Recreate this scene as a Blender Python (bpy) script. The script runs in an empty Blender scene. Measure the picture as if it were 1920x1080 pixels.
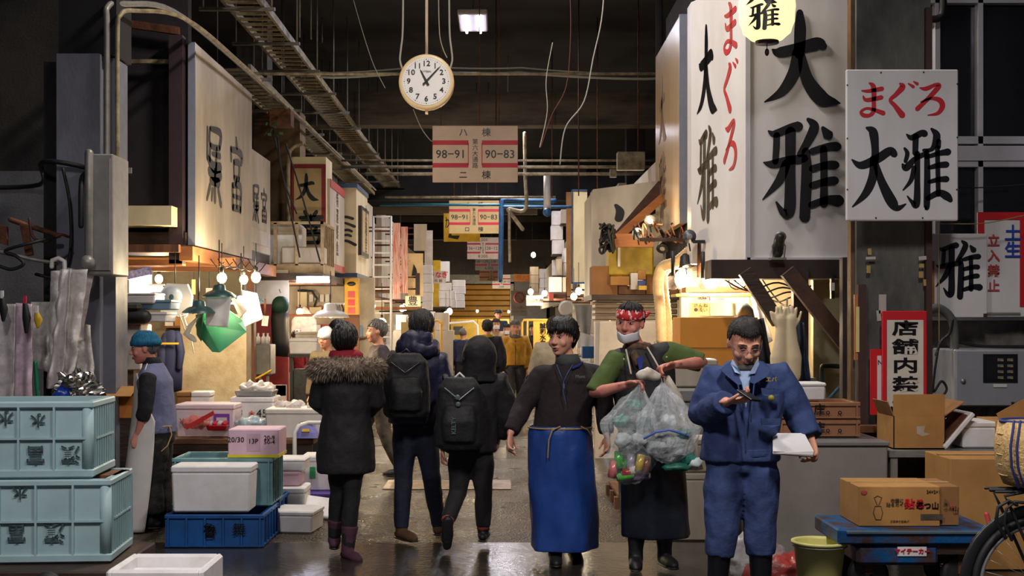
import bpy, bmesh, math, random
from mathutils import Vector, Matrix, noise, Euler
random.seed(7)
C = bpy.context.scene.collection
sc = bpy.context.scene
PI = math.pi
F = 2400.0; CX = 935.0; HY = 600.0; EYE = 1.63
def W(px, py, d):
    return Vector(((px-CX)*d/F, d, EYE-(py-HY)*d/F))
def V(*a): return Vector(a)
# ------------------------------------------------------------- camera
cd = bpy.data.cameras.new('camera'); cam = bpy.data.objects.new('camera', cd); C.objects.link(cam)
cam.location = (0, 0, EYE); cam.rotation_euler = (PI/2, 0, 0)
cd.sensor_width = 36; cd.lens = F*36/1920; cd.clip_end = 300
cd.shift_x = (960-CX)/1920; cd.shift_y = (HY-540)/1920
sc.camera = cam
sc.view_settings.view_transform = 'Standard'; sc.view_settings.look = 'None'
sc.view_settings.gamma = 1; sc.view_settings.use_curve_mapping = False
sc.view_settings.exposure = 0.08
sc.cycles.use_denoising = True
sc.cycles.max_bounces = 6; sc.cycles.diffuse_bounces = 3; sc.cycles.glossy_bounces = 3
sc.cycles.transparent_max_bounces = 16; sc.cycles.transmission_bounces = 4
sc.cycles.sample_clamp_indirect = 4
sc.cycles.caustics_reflective = False; sc.cycles.caustics_refractive = False
# ------------------------------------------------------------- materials
def lin(c):
    r = []
    for v in c[:3]:
        v = v/255.0
        r.append(v/12.92 if v <= .04045 else ((v+.055)/1.055)**2.4)
    return (r[0], r[1], r[2], 1)
MATS = {}
def M(name, col, rough=.6, metal=0., var=.18, scale=6., bump=0., bscale=40., col2=None, spec=.5,
      stretch=(1,1,1), alpha=1., emit=0., trans=0., detail=4., sheen=0., rvar=.15, cut=(.35,.7)):
    if name in MATS: return MATS[name]
    m = bpy.data.materials.new(name); m.use_nodes = True; MATS[name] = m
    nt = m.node_tree; N = nt.nodes; L = nt.links; b = N['Principled BSDF']
    a = lin(col); c2 = lin(col2) if col2 else tuple(x*(1-var) for x in a[:3])+(1,)
    b.inputs['Base Color'].default_value = a
    b.inputs['Roughness'].default_value = rough; b.inputs['Metallic'].default_value = metal
    b.inputs['Specular IOR Level'].default_value = spec
    tc = N.new('ShaderNodeTexCoord'); mp = N.new('ShaderNodeMapping'); mp.inputs['Scale'].default_value = stretch
    L.new(tc.outputs['Object'], mp.inputs['Vector'])
    if var or col2:
        nz = N.new('ShaderNodeTexNoise'); nz.inputs['Scale'].default_value = scale; nz.inputs['Detail'].default_value = detail
        nz.inputs['Roughness'].default_value = .62
        L.new(mp.outputs[0], nz.inputs['Vector'])
        mr = N.new('ShaderNodeMapRange'); mr.inputs[1].default_value = cut[0]; mr.inputs[2].default_value = cut[1]
        L.new(nz.outputs['Fac'], mr.inputs[0])
        mx = N.new('ShaderNodeMix'); mx.data_type = 'RGBA'
        mx.inputs[6].default_value = a; mx.inputs[7].default_value = c2
        L.new(mr.outputs[0], mx.inputs[0]); L.new(mx.outputs[2], b.inputs['Base Color'])
        if rvar:
            rr = N.new('ShaderNodeMapRange'); rr.inputs[3].default_value = max(.02, rough-rvar); rr.inputs[4].default_value = min(1, rough+rvar)
            L.new(nz.outputs['Fac'], rr.inputs[0]); L.new(rr.outputs[0], b.inputs['Roughness'])
    if bump:
        n2 = N.new('ShaderNodeTexNoise'); n2.inputs['Scale'].default_value = bscale; n2.inputs['Detail'].default_value = 5
        L.new(mp.outputs[0], n2.inputs['Vector'])
        bp = N.new('ShaderNodeBump'); bp.inputs['Strength'].default_value = bump; bp.inputs['Distance'].default_value = .02
        L.new(n2.outputs['Fac'], bp.inputs['Height']); L.new(bp.outputs[0], b.inputs['Normal'])
    if emit:
        b.inputs['Emission Color'].default_value = a; b.inputs['Emission Strength'].default_value = emit
    if trans: b.inputs['Transmission Weight'].default_value = trans
    if sheen: b.inputs['Sheen Weight'].default_value = sheen
    if alpha < 1:
        b.inputs['Alpha'].default_value = alpha
    return m
def glow(name, col, s):
    if name in MATS: return MATS[name]
    m = bpy.data.materials.new(name); m.use_nodes = True; MATS[name] = m
    b = m.node_tree.nodes['Principled BSDF']; b.inputs['Base Color'].default_value = lin(col)
    b.inputs['Emission Color'].default_value = lin(col); b.inputs['Emission Strength'].default_value = s
    return m
def film(name, col, alpha=.35, rough=.18, bump=.6, bscale=18):
    """thin clear plastic film"""
    if name in MATS: return MATS[name]
    m = M(name, col, rough=rough, var=.1, scale=9, bump=bump, bscale=bscale, alpha=.99)
    nt = m.node_tree; N = nt.nodes; L = nt.links; b = N['Principled BSDF']
    nz = N.new('ShaderNodeTexNoise'); nz.inputs['Scale'].default_value = 12; nz.inputs['Detail'].default_value = 3
    tc = N.new('ShaderNodeTexCoord'); L.new(tc.outputs['Object'], nz.inputs['Vector'])
    mr = N.new('ShaderNodeMapRange'); mr.inputs[1].default_value = .3; mr.inputs[2].default_value = .75
    mr.inputs[3].default_value = alpha*.55; mr.inputs[4].default_value = min(1, alpha*1.7)
    L.new(nz.outputs['Fac'], mr.inputs[0]); L.new(mr.outputs[0], b.inputs['Alpha'])
    return m
# ------------------------------------------------------------- objects
def setp(o, label=None, cat=None, group=None, kind=None):
    if label: o['label'] = label
    if cat: o['category'] = cat
    if group: o['group'] = group
    if kind: o['kind'] = kind
    return o
def thing(name, label, cat, group=None, loc=None, rz=0):
    o = bpy.data.objects.new(name, None); C.objects.link(o); o.empty_display_size = .1
    if loc is not None: o.location = loc; o['_k'] = 1
    o.rotation_euler = (0, 0, rz)
    return setp(o, label, cat, group)
class MB:
    def __init__(s): s.b = bmesh.new(); s.mi = 0; s.layer_start = 0
    def _add(s, verts, faces, smooth=False, mi=None):
        vs = [s.b.verts.new(v) for v in verts]
        for f in faces:
            try:
                g = s.b.faces.new([vs[i] for i in f]); g.smooth = smooth; g.material_index = s.mi if mi is None else mi
            except ValueError: pass
        return vs
    def box(s, c, size, rot=None, bev=0., taper=1., mi=None):
        """c centre; size full; taper scales the bottom"""
        hx, hy, hz = size[0]/2, size[1]/2, size[2]/2
        R = Euler(rot).to_matrix() if rot is not None and not isinstance(rot, Matrix) else (rot or Matrix.Identity(3))
        c = Vector(c)
        if bev <= 0 or min(size) < 2.2*bev:
            P = []
            for z in (-1, 1):
                t = taper if z < 0 else 1
                for x, y in ((-1,-1),(1,-1),(1,1),(-1,1)):
                    P.append(c + R @ Vector((x*hx*t, y*hy*t, z*hz)))
            s._add(P, [(3,2,1,0),(4,5,6,7),(0,1,5,4),(1,2,6,5),(2,3,7,6),(3,0,4,7)], mi=mi)
        else:
            P = []; lv = [(-hz, bev), (-hz+bev, 0), (hz-bev, 0), (hz, bev)]
            for z, i in lv:
                t = taper + (1-taper)*(z+hz)/(2*hz)
                ax, ay = hx*t-i, hy*t-i
                for x, y in ((-ax,-ay+bev*(i==0)),(-ax+bev*(i==0),-ay),(ax-bev*(i==0),-ay),(ax,-ay+bev*(i==0)),(ax,ay-bev*(i==0)),(ax-bev*(i==0),ay),(-ax+bev*(i==0),ay),(-ax,ay-bev*(i==0))):
                    P.append(c + R @ Vector((x, y, z)))
            n = 8; Fs = []
            for k in range(3):
                for i in range(n):
                    j = (i+1) % n
                    Fs.append((k*n+i, k*n+j, (k+1)*n+j, (k+1)*n+i))
            vs = s._add(P, Fs, mi=mi)
            for k, rev in ((0, True), (3, False)):
                L = vs[k*n:(k+1)*n]
                try:
                    g = s.b.faces.new(L[::-1] if rev else L); g.material_index = s.mi if mi is None else mi
                except ValueError: pass
            if True:
                bmesh.ops.remove_doubles(s.b, verts=vs, dist=1e-6)
        return s
    def bb(s, a, b, bev=0., mi=None):
        """box from corner a to corner b"""
        a = Vector(a); b = Vector(b)
        return s.box((a+b)/2, [abs(b[i]-a[i]) for i in range(3)], None, bev, mi=mi)
    def rings(s, rr, smooth=True, cap=True, closed=False, mi=None):
        n = len(rr[0]); P = [p for r in rr for p in r]; Fs = []
        m = len(rr)
        for k in range(m if closed else m-1):
            k2 = (k+1) % m
            for i in range(n):
                j = (i+1) % n
                Fs.append((k*n+i, k*n+j, k2*n+j, k2*n+i))
        if cap and not closed:
            Fs.append(tuple(range(n-1, -1, -1))); Fs.append(tuple((m-1)*n+i for i in range(n)))
        s._add(P, Fs, smooth, mi); return s
    def loft(s, R, n=20, smooth=True, mi=None, wob=None):
        """R: list of (centre, half_x, half_y, yaw[, tilt matrix]) horizontal elliptical rings"""
        rr = []
        for k, e in enumerate(R):
            c, a, b, yaw = Vector(e[0]), e[1], e[2], e[3]
            pw = e[4] if len(e) > 4 else 2.0
            ring = []
            for i in range(n):
                t = 2*PI*i/n; ct, st = math.cos(t), math.sin(t)
                x = a*abs(ct)**(2/pw)*(1 if ct >= 0 else -1); y = b*abs(st)**(2/pw)*(1 if st >= 0 else -1)
                if wob: w = wob(t, k/(len(R)-1)); x *= w; y *= w
                ring.append(c + Vector((x*math.cos(yaw)-y*math.sin(yaw), x*math.sin(yaw)+y*math.cos(yaw), 0)))
            rr.append(ring)
        return s.rings(rr, smooth, mi=mi)
    def tube(s, pts, r, n=10, closed=False, flat=1., up=None, smooth=True, mi=None, caps=True):
        pts = [Vector(p) for p in pts]; m = len(pts)
        rad = r if isinstance(r, (list, tuple)) else [r]*m
        if caps and not closed and m > 1:   # rounded ends
            d0 = (pts[0]-pts[1]).normalized(); d1 = (pts[-1]-pts[-2]).normalized()
            pts = [pts[0]+d0*rad[0]*.9, pts[0]+d0*rad[0]*.6] + pts + [pts[-1]+d1*rad[-1]*.6, pts[-1]+d1*rad[-1]*.9]
            rad = [rad[0]*.35, rad[0]*.78]+list(rad)+[rad[-1]*.78, rad[-1]*.35]; m += 4
        rr = []; u = None
        for k in range(m):
            if closed: t = pts[(k+1) % m]-pts[k-1]
            else: t = pts[min(k+1, m-1)]-pts[max(k-1, 0)]
            t = t.normalized() if t.length > 1e-9 else Vector((0,0,1))
            if u is None:
                a = Vector(up) if up else (Vector((0,0,1)) if abs(t.z) < .9 else Vector((0,1,0)))
                u = (a - t*a.dot(t)).normalized()
            else:
                u = (u - t*u.dot(t)); u = u.normalized() if u.length > 1e-6 else Vector((1,0,0))
            v = t.cross(u)
            rr.append([pts[k] + (u*math.cos(2*PI*i/n)*flat + v*math.sin(2*PI*i/n))*rad[k] for i in range(n)])
        return s.rings(rr, smooth, cap=not closed, closed=closed, mi=mi)
    def cyl(s, a, b, r, n=16, r2=None, smooth=True, mi=None):
        return s.tube([a, b], [r, r if r2 is None else r2], n, smooth=smooth, mi=mi, caps=False)
    def lathe(s, prof, c=(0,0,0), n=24, M3=None, smooth=True, mi=None, cap=False):
        c = Vector(c); rr = []
        for r, z in prof:
            ring = []
            for i in range(n):
                p = Vector((r*math.cos(2*PI*i/n), r*math.sin(2*PI*i/n), z))
                ring.append(c + (M3 @ p if M3 else p))
            rr.append(ring)
        return s.rings(rr, smooth, cap=cap, mi=mi)
    def ell(s, c, r, M3=None, n=16, m=10, mi=None):
        c = Vector(c); rr = []
        if not hasattr(r, '__len__'): r = (r, r, r)
        for k in range(1, m):
            ph = PI*k/m; ring = []
            for i in range(n):
                t = 2*PI*i/n
                p = Vector((r[0]*math.sin(ph)*math.cos(t), r[1]*math.sin(ph)*math.sin(t), -r[2]*math.cos(ph)))
                ring.append(c + (M3 @ p if M3 else p))
            rr.append(ring)
        return s.rings(rr, True, mi=mi)
    def poly(s, pts, off, mi=None):
        """flat polygon pts extruded by vector off"""
        pts = [Vector(p) for p in pts]; n = len(pts); off = Vector(off)
        Fs = [tuple(range(n)), tuple(range(2*n-1, n-1, -1))] + [(i, (i+1) % n, n+(i+1) % n, n+i) for i in range(n)]
        s._add(pts+[p+off for p in pts], Fs, mi=mi); return s
    def grid(s, fn, nu, nv, smooth=True, mi=None):
        P = [fn(i/nu, j/nv) for j in range(nv+1) for i in range(nu+1)]
        Fs = [(j*(nu+1)+i, j*(nu+1)+i+1, (j+1)*(nu+1)+i+1, (j+1)*(nu+1)+i) for j in range(nv) for i in range(nu)]
        s._add(P, Fs, smooth, mi); return s
    def done(s, name, mats, parent=None, label=None, cat=None, group=None, kind=None, fixn=True):
        if fixn: bmesh.ops.recalc_face_normals(s.b, faces=s.b.faces)
        me = bpy.data.meshes.new(name); s.b.to_mesh(me); s.b.free()
        if not isinstance(mats, (list, tuple)): mats = [mats]
        for m in mats: me.materials.append(m)
        o = bpy.data.objects.new(name, me); C.objects.link(o)
        if parent: o.parent = parent
        return setp(o, label, cat, group, kind)
def wall(name, a, b, m, bev=0):
    return MB().bb(a, b, bev).done(name, m, kind='structure')
def dup(root, loc, rz=0, label=None, group=None, rot=None):
    r = root.copy(); C.objects.link(r); r.location = loc; r.rotation_euler = rot or (0, 0, rz); r['_k'] = 1
    if label: r['label'] = label
    if group: r['group'] = group
    for ch in list(root.children):
        c = ch.copy(); C.objects.link(c); c.parent = r
        for g in ch.children:
            d = g.copy(); C.objects.link(d); d.parent = c
    return r
def modify(o, *mods):
    """apply modifiers through the depsgraph"""
    for t, kw in mods:
        md = o.modifiers.new(t, t)
        for k, v in kw.items(): setattr(md, k, v)
    dg = bpy.context.evaluated_depsgraph_get(); dg.update()
    me = bpy.data.meshes.new_from_object(o.evaluated_get(dg))
    old = o.data; mats = list(old.materials); o.modifiers.clear(); o.data = me
    if not me.materials:
        for m in mats: me.materials.append(m)
    bpy.data.meshes.remove(old)
    return o
def smooth(o):
    o.data.polygons.foreach_set('use_smooth', [True]*len(o.data.polygons)); return o
def remesh(o, vox, sm=3, fac=.5):
    modify(o, ('REMESH', dict(mode='VOXEL', voxel_size=vox)), ('SMOOTH', dict(iterations=sm, factor=fac)))
    return smooth(o)
def wrinkle(o, amp, wl, seed=0, st=(1,1,1), keep=None):
    me = o.data; off = Vector((seed*7.3, seed*3.1, seed*1.7)); co = []
    ns = [v.normal.copy() for v in me.vertices]
    for v, nn in zip(me.vertices, ns):
        p = Vector((v.co.x*st[0], v.co.y*st[1], v.co.z*st[2]))/wl + off
        q = noise.noise(p)+.5*noise.noise(p*2.1)
        a = amp if keep is None else amp*keep(v.co)
        v.co = v.co + nn*q*a
    return o
def ropey(name, pts, r, m, parent=None, sag=0, n=8, sub=6, **kw):
    """smooth cable through pts"""
    pts = [Vector(p) for p in pts]; out = []
    for k in range(len(pts)-1):
        p0, p1, p2, p3 = pts[max(k-1, 0)], pts[k], pts[k+1], pts[min(k+2, len(pts)-1)]
        for i in range(sub):
            t = i/sub
            q = .5*((2*p1)+(p2-p0)*t+(2*p0-5*p1+4*p2-p3)*t*t+(3*p1-p0-3*p2+p3)*t**3)
            q.z -= sag*4*t*(1-t); out.append(q)
    out.append(pts[-1])
    mb = MB(); mb.tube(out, r, n)
    return mb.done(name, m, parent, **kw)
# ------------------------------------------------------------- lettering
def text(s, size, m, parent, origin, right=(1,0,0), up=(0,0,1), bold=0., align='CENTER', sx=1., name='lettering', line=1., depth=.0015, vertical=False):
    right = Vector(right).normalized(); up = Vector(up).normalized(); nrm = right.cross(up)
    if vertical: s = '\n'.join(s)
    cu = bpy.data.curves.new('t', 'FONT'); cu.body = s; cu.size = size; cu.align_x = align; cu.align_y = 'CENTER'
    cu.offset = bold; cu.space_line = line; cu.resolution_u = 2; cu.extrude = depth
    to = bpy.data.objects.new('t', cu); C.objects.link(to)
    dg = bpy.context.evaluated_depsgraph_get(); dg.update()
    me = bpy.data.meshes.new_from_object(to.evaluated_get(dg))
    bpy.data.objects.remove(to); bpy.data.curves.remove(cu)
    R = Matrix((right*sx, up, nrm)).transposed().to_4x4()
    me.transform(Matrix.Translation(Vector(origin)+nrm*(depth+.0015)) @ R)
    me.materials.clear(); me.materials.append(m)
    o = bpy.data.objects.new(name, me); C.objects.link(o)
    if parent: o.parent = parent
    return o
def cat_rom(pts, sub=8):
    out = []
    for k in range(len(pts)-1):
        p0, p1, p2, p3 = pts[max(k-1,0)], pts[k], pts[k+1], pts[min(k+2,len(pts)-1)]
        for i in range(sub):
            t = i/sub
            out.append(tuple(.5*((2*b)+(c-a)*t+(2*a-5*b+4*c-d)*t*t+(3*b-a-3*c+d)*t**3) for a, b, c, d in zip(p0,p1,p2,p3)))
    out.append(tuple(pts[-1])); return out
def brush(strokes, box, dst, m, parent, origin, right=(1,0,0), up=(0,0,1), name='brush_lettering', off=.003, th=.002):
    """strokes in drawing px (y down), box = (x0,y0,x1,y1) of the drawing -> dst (w,h) metres, origin = top-left"""
    right = Vector(right).normalized(); up = Vector(up).normalized(); nrm = right.cross(up); O = Vector(origin)
    kx = dst[0]/(box[2]-box[0]); ky = dst[1]/(box[3]-box[1]); mb = MB()
    def T(x, y): return O + right*((x-box[0])*kx) - up*((y-box[1])*ky) + nrm*off
    for st in strokes:
        c = cat_rom([(p[0], p[1], p[2]) for p in st]); n = len(c); Lp = []; Rp = []
        for k in range(n):
            dx = c[min(k+1,n-1)][0]-c[max(k-1,0)][0]; dy = c[min(k+1,n-1)][1]-c[max(k-1,0)][1]
            l = math.hypot(dx, dy) or 1; w = max(c[k][2], .5)
            Lp.append((c[k][0]-dy/l*w, c[k][1]+dx/l*w)); Rp.append((c[k][0]+dy/l*w, c[k][1]-dx/l*w))
        def capp(k, s):
            dx = c[k][0]-c[k-s][0]; dy = c[k][1]-c[k-s][1]; l = math.hypot(dx,dy) or 1; w = max(c[k][2], .5)
            a0 = math.atan2(dy, dx); return [(c[k][0]+w*math.cos(a0+a)*.9, c[k][1]+w*math.sin(a0+a)*.9) for a in (-1.0,-.5,0,.5,1.0)]
        e = capp(n-1, 1); b0 = capp(0, -1)
        for k in range(n-1):
            q = [T(*Lp[k]), T(*Lp[k+1]), T(*Rp[k+1]), T(*Rp[k])]
            mb.poly(q, nrm*th)
        mb.poly([T(*Rp[-1])]+[T(*p) for p in e]+[T(*Lp[-1])], nrm*th)
        mb.poly([T(*Lp[0])]+[T(*p) for p in b0]+[T(*Rp[0])], nrm*th)
    return mb.done(name, m, parent)
DAI = [[(448,42,14),(450,110,24),(446,215,22)], [(335,196,4),(365,208,22),(450,190,24),(520,172,27),(545,182,18)],
       [(440,205,22),(425,290,26),(375,370,20),(303,413,3)], [(455,220,16),(480,320,26),(535,395,32),(590,412,14),(615,418,3)]]
DAI_B = (295,30,620,428)
GA = [[(318,528,4),(345,540,16),(410,515,18),(440,510,22)], [(352,545,14),(350,600,14),(346,655,13)],
      [(298,657,3),(335,665,18),(400,650,19),(465,640,17)], [(408,530,22),(407,700,21),(404,850,24),(380,865,16),(350,820,4)],
      [(392,660,18),(360,735,18),(295,810,3)], [(480,480,8),(505,510,20),(480,570,18),(445,625,12)],
      [(540,515,8),(562,545,22)], [(470,610,16),(474,700,22),(466,885,22)],
      [(495,612,14),(560,595,18),(598,592,20)], [(543,600,15),(545,720,15),(544,830,17)], [(495,683,14),(560,668,17),(592,668,18)],
      [(495,752,14),(560,735,17),(590,732,18)], [(492,832,14),(560,812,18),(605,815,25)]]
GA_B = (290,472,622,905)
MA = [[(155,203,5),(200,205,11),(282,190,14)], [(163,238,5),(185,262,12),(278,245,14)],
      [(203,155,6),(228,180,16),(230,270,14),(228,330,14),(205,358,11),(165,358,13),(150,335,9),(185,315,8),(235,325,11),(290,345,15)]]
MA_B = (138,148,300,375)
GU = [[(395,158,6),(412,178,18),(372,225,14),(335,262,11),(365,300,14),(410,358,20)], [(448,158,4),(480,178,10)], [(482,145,4),(505,160,10)]]
GU_B = (322,142,515,375)
RO = [[(522,185,4),(560,190,13),(620,165,10),(640,175,16),(590,235,14),(545,280,13),(505,318,15)],
      [(530,275,6),(590,252,9),(645,262,16),(664,300,17),(635,345,11),(572,358,3)]]
RO_B = (490,155,682,362)
# ------------------------------------------------------------- palette
m_dark = M('dark_plaster', (44,42,46), .85, var=.45, scale=1.6, bump=.2)  # dark plaster, tone varied at random
m_ceil = M('dark_ceiling', (24,23,28), .95, var=.5, scale=.8)  # near-black ceiling tone, varied at random
m_conc = M('old_concrete', (118,114,108), .85, var=.4, scale=2.2, bump=.35, bscale=14, col2=(66,62,58))
m_concd = M('dark_concrete', (74,74,70), .8, var=.5, scale=3, bump=.4, bscale=22, col2=(38,38,38))
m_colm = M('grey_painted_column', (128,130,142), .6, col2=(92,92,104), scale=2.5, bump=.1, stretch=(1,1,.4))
m_beam = M('brown_stained_beam', (92,80,62), .85, col2=(46,40,34), scale=1.2, stretch=(.6,1,3), bump=.3)
m_steel = M('brushed_steel', (158,158,158), .38, .5, var=.25, scale=12, stretch=(1,1,6))
m_galv = M('galvanised_metal', (146,144,138), .45, .3, var=.3, scale=9)
m_trayc = M('cream_painted_tray', (172,158,124), .55, .2, col2=(98,84,62), scale=7)
m_pipec = M('cream_pipe_paint', (178,166,140), .5, .1, col2=(110,96,76), scale=9)
m_cable = M('black_cable', (26,26,28), .55, var=.2)
m_cabler = M('red_brown_cable', (86,44,36), .6)
m_cablew = M('grey_white_cable', (160,158,150), .55)
m_whp = M('white_sign_paint', (226,224,226), .45, col2=(196,190,184), scale=1.7, stretch=(1,1,.35), cut=(.4,.85), rvar=.08)
m_whold = M('weathered_white_panel', (214,204,190), .5, col2=(160,146,122), scale=1.6, stretch=(1,1,.3), cut=(.38,.75))
m_cream = M('cream_sign_paint', (232,218,180), .5, col2=(204,184,142), scale=2, stretch=(1,1,.4), cut=(.4,.8))
m_ink = M('black_sign_ink', (14,14,18), .35, var=.1, rvar=.05)
m_inkf = M('faded_black_ink', (52,46,38), .6, col2=(96,84,66), scale=8)
m_red = M('red_sign_ink', (206,28,40), .5, var=.12)
m_redf = M('faded_red_paint', (196,52,58), .55, col2=(170,90,80), scale=6)
m_blue = M('blue_sign_ink', (30,70,170), .5, var=.1)
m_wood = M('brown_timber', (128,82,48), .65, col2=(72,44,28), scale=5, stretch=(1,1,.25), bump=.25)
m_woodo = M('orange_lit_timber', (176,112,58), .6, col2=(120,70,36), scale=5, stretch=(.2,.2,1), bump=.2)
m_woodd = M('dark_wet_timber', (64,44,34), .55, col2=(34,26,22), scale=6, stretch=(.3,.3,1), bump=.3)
m_alu = M('aluminium_frame', (206,206,214), .4, .1, var=.12)
m_glassd = M('dark_window_glass', (20,20,24), .12, var=.3, scale=2, spec=.6)
m_card = M('brown_cardboard', (186,138,78), .8, col2=(164,116,62), scale=3, rvar=.05)
m_cardd = M('dull_cardboard', (158,112,66), .85, col2=(132,92,54), scale=3, rvar=.05)
m_sty = M('white_styrofoam', (232,230,232), .75, col2=(212,208,206), scale=5, bump=.08, bscale=160, rvar=.05)
m_styp = M('pink_tinted_styrofoam', (226,190,206), .75, col2=(210,174,190), scale=5, bump=.08, bscale=160, rvar=.05)
m_yel = M('yellow_paint', (216,176,30), .5, col2=(180,140,24), scale=4)
m_bulb = glow('warm_bulb_glass', (255,214,150), 26)
m_tubel = glow('cool_tube_light', (214,208,255), 16)
m_tin = M('enamel_shade_green', (52,82,86), .4, .2, var=.2)
m_white = M('white_enamel', (225,222,216), .4, var=.08)
m_rust = M('rusty_metal', (116,72,46), .75, .3, col2=(66,40,30), scale=7, bump=.3)
# ------------------------------------------------------------- floor with wet asphalt
def wet_ground():
    m = bpy.data.materials.new('wet_asphalt'); m.use_nodes = True
    nt = m.node_tree; N = nt.nodes; L = nt.links; b = N['Principled BSDF']
    tc = N.new('ShaderNodeTexCoord')
    def nz(s, d=4, r=.6):
        n = N.new('ShaderNodeTexNoise'); n.inputs['Scale'].default_value = s; n.inputs['Detail'].default_value = d; n.inputs['Roughness'].default_value = r
        L.new(tc.outputs['Object'], n.inputs['Vector']); return n
    a = nz(1.1); cr = N.new('ShaderNodeValToRGB'); cr.color_ramp.elements[0].position = .3; cr.color_ramp.elements[1].position = .72
    cr.color_ramp.elements[0].color = lin((52,44,34)); cr.color_ramp.elements[1].color = lin((96,82,62))
    L.new(a.outputs['Fac'], cr.inputs[0])
    v = N.new('ShaderNodeTexVoronoi'); v.inputs['Scale'].default_value = 55; L.new(tc.outputs['Object'], v.inputs['Vector'])
    mx = N.new('ShaderNodeMix'); mx.data_type = 'RGBA'; mx.blend_type = 'MULTIPLY'; mx.inputs[0].default_value = .45
    L.new(cr.outputs[0], mx.inputs[6]); L.new(v.outputs['Color'], mx.inputs[7]); L.new(mx.outputs[2], b.inputs['Base Color'])
    w = nz(.75, 5); rr = N.new('ShaderNodeMapRange'); rr.inputs[1].default_value = .38; rr.inputs[2].default_value = .62
    rr.inputs[3].default_value = .16; rr.inputs[4].default_value = .42; L.new(w.outputs['Fac'], rr.inputs[0]); L.new(rr.outputs[0], b.inputs['Roughness'])
    bp = N.new('ShaderNodeBump'); bp.inputs['Strength'].default_value = .9; bp.inputs['Distance'].default_value = .03
    ad = N.new('ShaderNodeMath'); ad.operation = 'ADD'; L.new(v.outputs['Distance'], ad.inputs[0]); L.new(nz(30, 3).outputs['Fac'], ad.inputs[1])
    L.new(ad.outputs[0], bp.inputs['Height']); L.new(bp.outputs[0], b.inputs['Normal'])
    b.inputs['Specular IOR Level'].default_value = .45
    return m
m_ground = wet_ground()
m_slab = M('wet_smooth_concrete_slab', (52,48,44), .2, col2=(36,34,32), scale=2.2, bump=.12, bscale=26, rvar=.12, spec=.6)
def gridfloor():
    mb = MB(); mb.bb((-9,-4,-.2), (9,74,0)); return mb.done('floor', m_ground, kind='structure')
gridfloor()
MB().bb((-9,-4,-.01), (9,9.35,.004)).done('trim_1', m_slab, kind='structure')
wall('ceiling', (-9,-4,7.3), (9,74,7.5), m_ceil)
wall('wall_left', (-7.2,8,0), (-7,74,7.3), m_dark)
wall('wall_right', (7,4,0), (7.2,74,7.3), m_dark)
wall('wall_far', (-7,70,0), (7,70.3,7.3), M('far_dark_wall', (70,62,56), .8, var=.3, scale=1))
# far shutter
m_shut = M('ochre_shutter', (206,152,36), .5, col2=(170,120,24), scale=.8)
t = thing('roller_shutter', 'ochre ribbed shutter closing the far end of the aisle', 'shutter', loc=(0,0,0)); t['_k'] = 1
mb = MB()
for i in range(12):
    z = .1+i*.29; mb.bb((-2.7,69.7,z), (.62,69.95,z+.26), .03)
mb.done('slat_panel', m_shut, t)
mb = MB(); mb.bb((.62,69.6,0), (.82,69.95,3.7)); mb.bb((-2.9,69.6,0), (-2.7,69.95,3.7)); mb.bb((-2.9,69.6,3.6), (.82,69.95,4.6))
mb.done('shutter_frame', m_galv, t)
wall('trim_2', (.85,69.5,0), (2.6,69.95,4.4), M('grey_end_panel', (120,118,120), .6))
# cross beams
def beam(n, y, z0, z1, x0=-7, x1=7, m=None, dy=.5):
    wall('trim_%d' % n, (x0,y,z0), (x1,y+dy,z1), m or m_beam)
beam(3, 26.2, 5.62, 6.3); beam(4, 38, 5.2, 5.9, m=m_dark); beam(5, 52, 4.9, 5.6, m=m_dark); beam(6, 16, 6.6, 7.3, m=m_ceil, dy=.3)
beam(7, 33, 4.35, 4.55, -5, 1.0, m_beam, .2)
for k, (x, y) in enumerate([(-4.3,21),(-4.3,34),(3.5,21),(3.4,34),(3.3,48),(-4.2,48)]):
    wall('trim_%d' % (10+k), (x,y,0), (x+.5,y+.5,7.3), m_conc if x < 0 else m_dark)
# brown lit pillar behind the balcony
wall('trim_20', (-3.95,20.6,2.2), (-3.2,21.2,5.0), M('brown_pillar_plaster', (120,98,70), .8, col2=(80,62,44), scale=2, bump=.2))
# left foreground walls
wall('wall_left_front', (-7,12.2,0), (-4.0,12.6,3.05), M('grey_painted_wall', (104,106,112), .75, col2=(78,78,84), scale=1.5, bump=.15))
wall('wall_left_upper', (-7,12.25,3.05), (-4.0,12.6,7.3), M('dark_upper_wall', (58,54,48), .85, col2=(28,28,30), scale=1.5, bump=.2))  # upper wall darker than the grey wall below
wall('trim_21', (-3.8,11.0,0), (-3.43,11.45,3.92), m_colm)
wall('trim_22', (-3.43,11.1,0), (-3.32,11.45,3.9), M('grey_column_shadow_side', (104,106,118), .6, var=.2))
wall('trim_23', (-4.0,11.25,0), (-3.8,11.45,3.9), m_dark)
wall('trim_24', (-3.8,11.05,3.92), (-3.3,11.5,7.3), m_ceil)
wall('trim_25', (-4.0,11.5,2.95), (-3.3,11.52,3.0), m_galv)
# upper dark facade above the left stall
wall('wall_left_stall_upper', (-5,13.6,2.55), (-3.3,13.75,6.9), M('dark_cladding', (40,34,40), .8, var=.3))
wall('trim_26', (-4.7,13.4,4.32), (-3.3,13.46,4.36), m_trayc)
t_ = MB(); t_.poly([(-4.75,13.4,4.9),(-3.35,13.4,4.7),(-3.35,13.4,4.62),(-4.75,13.4,4.82)], (0,.06,0)); t_.done('trim_27', m_rust, kind='structure')
wall('trim_28', (-4.2,13.1,2.6), (-3.35,13.6,2.8), m_cream)
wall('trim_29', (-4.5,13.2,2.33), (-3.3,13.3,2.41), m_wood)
wall('trim_30', (-4.5,13.35,2.2), (-3.3,13.5,2.26), m_woodo)
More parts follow.
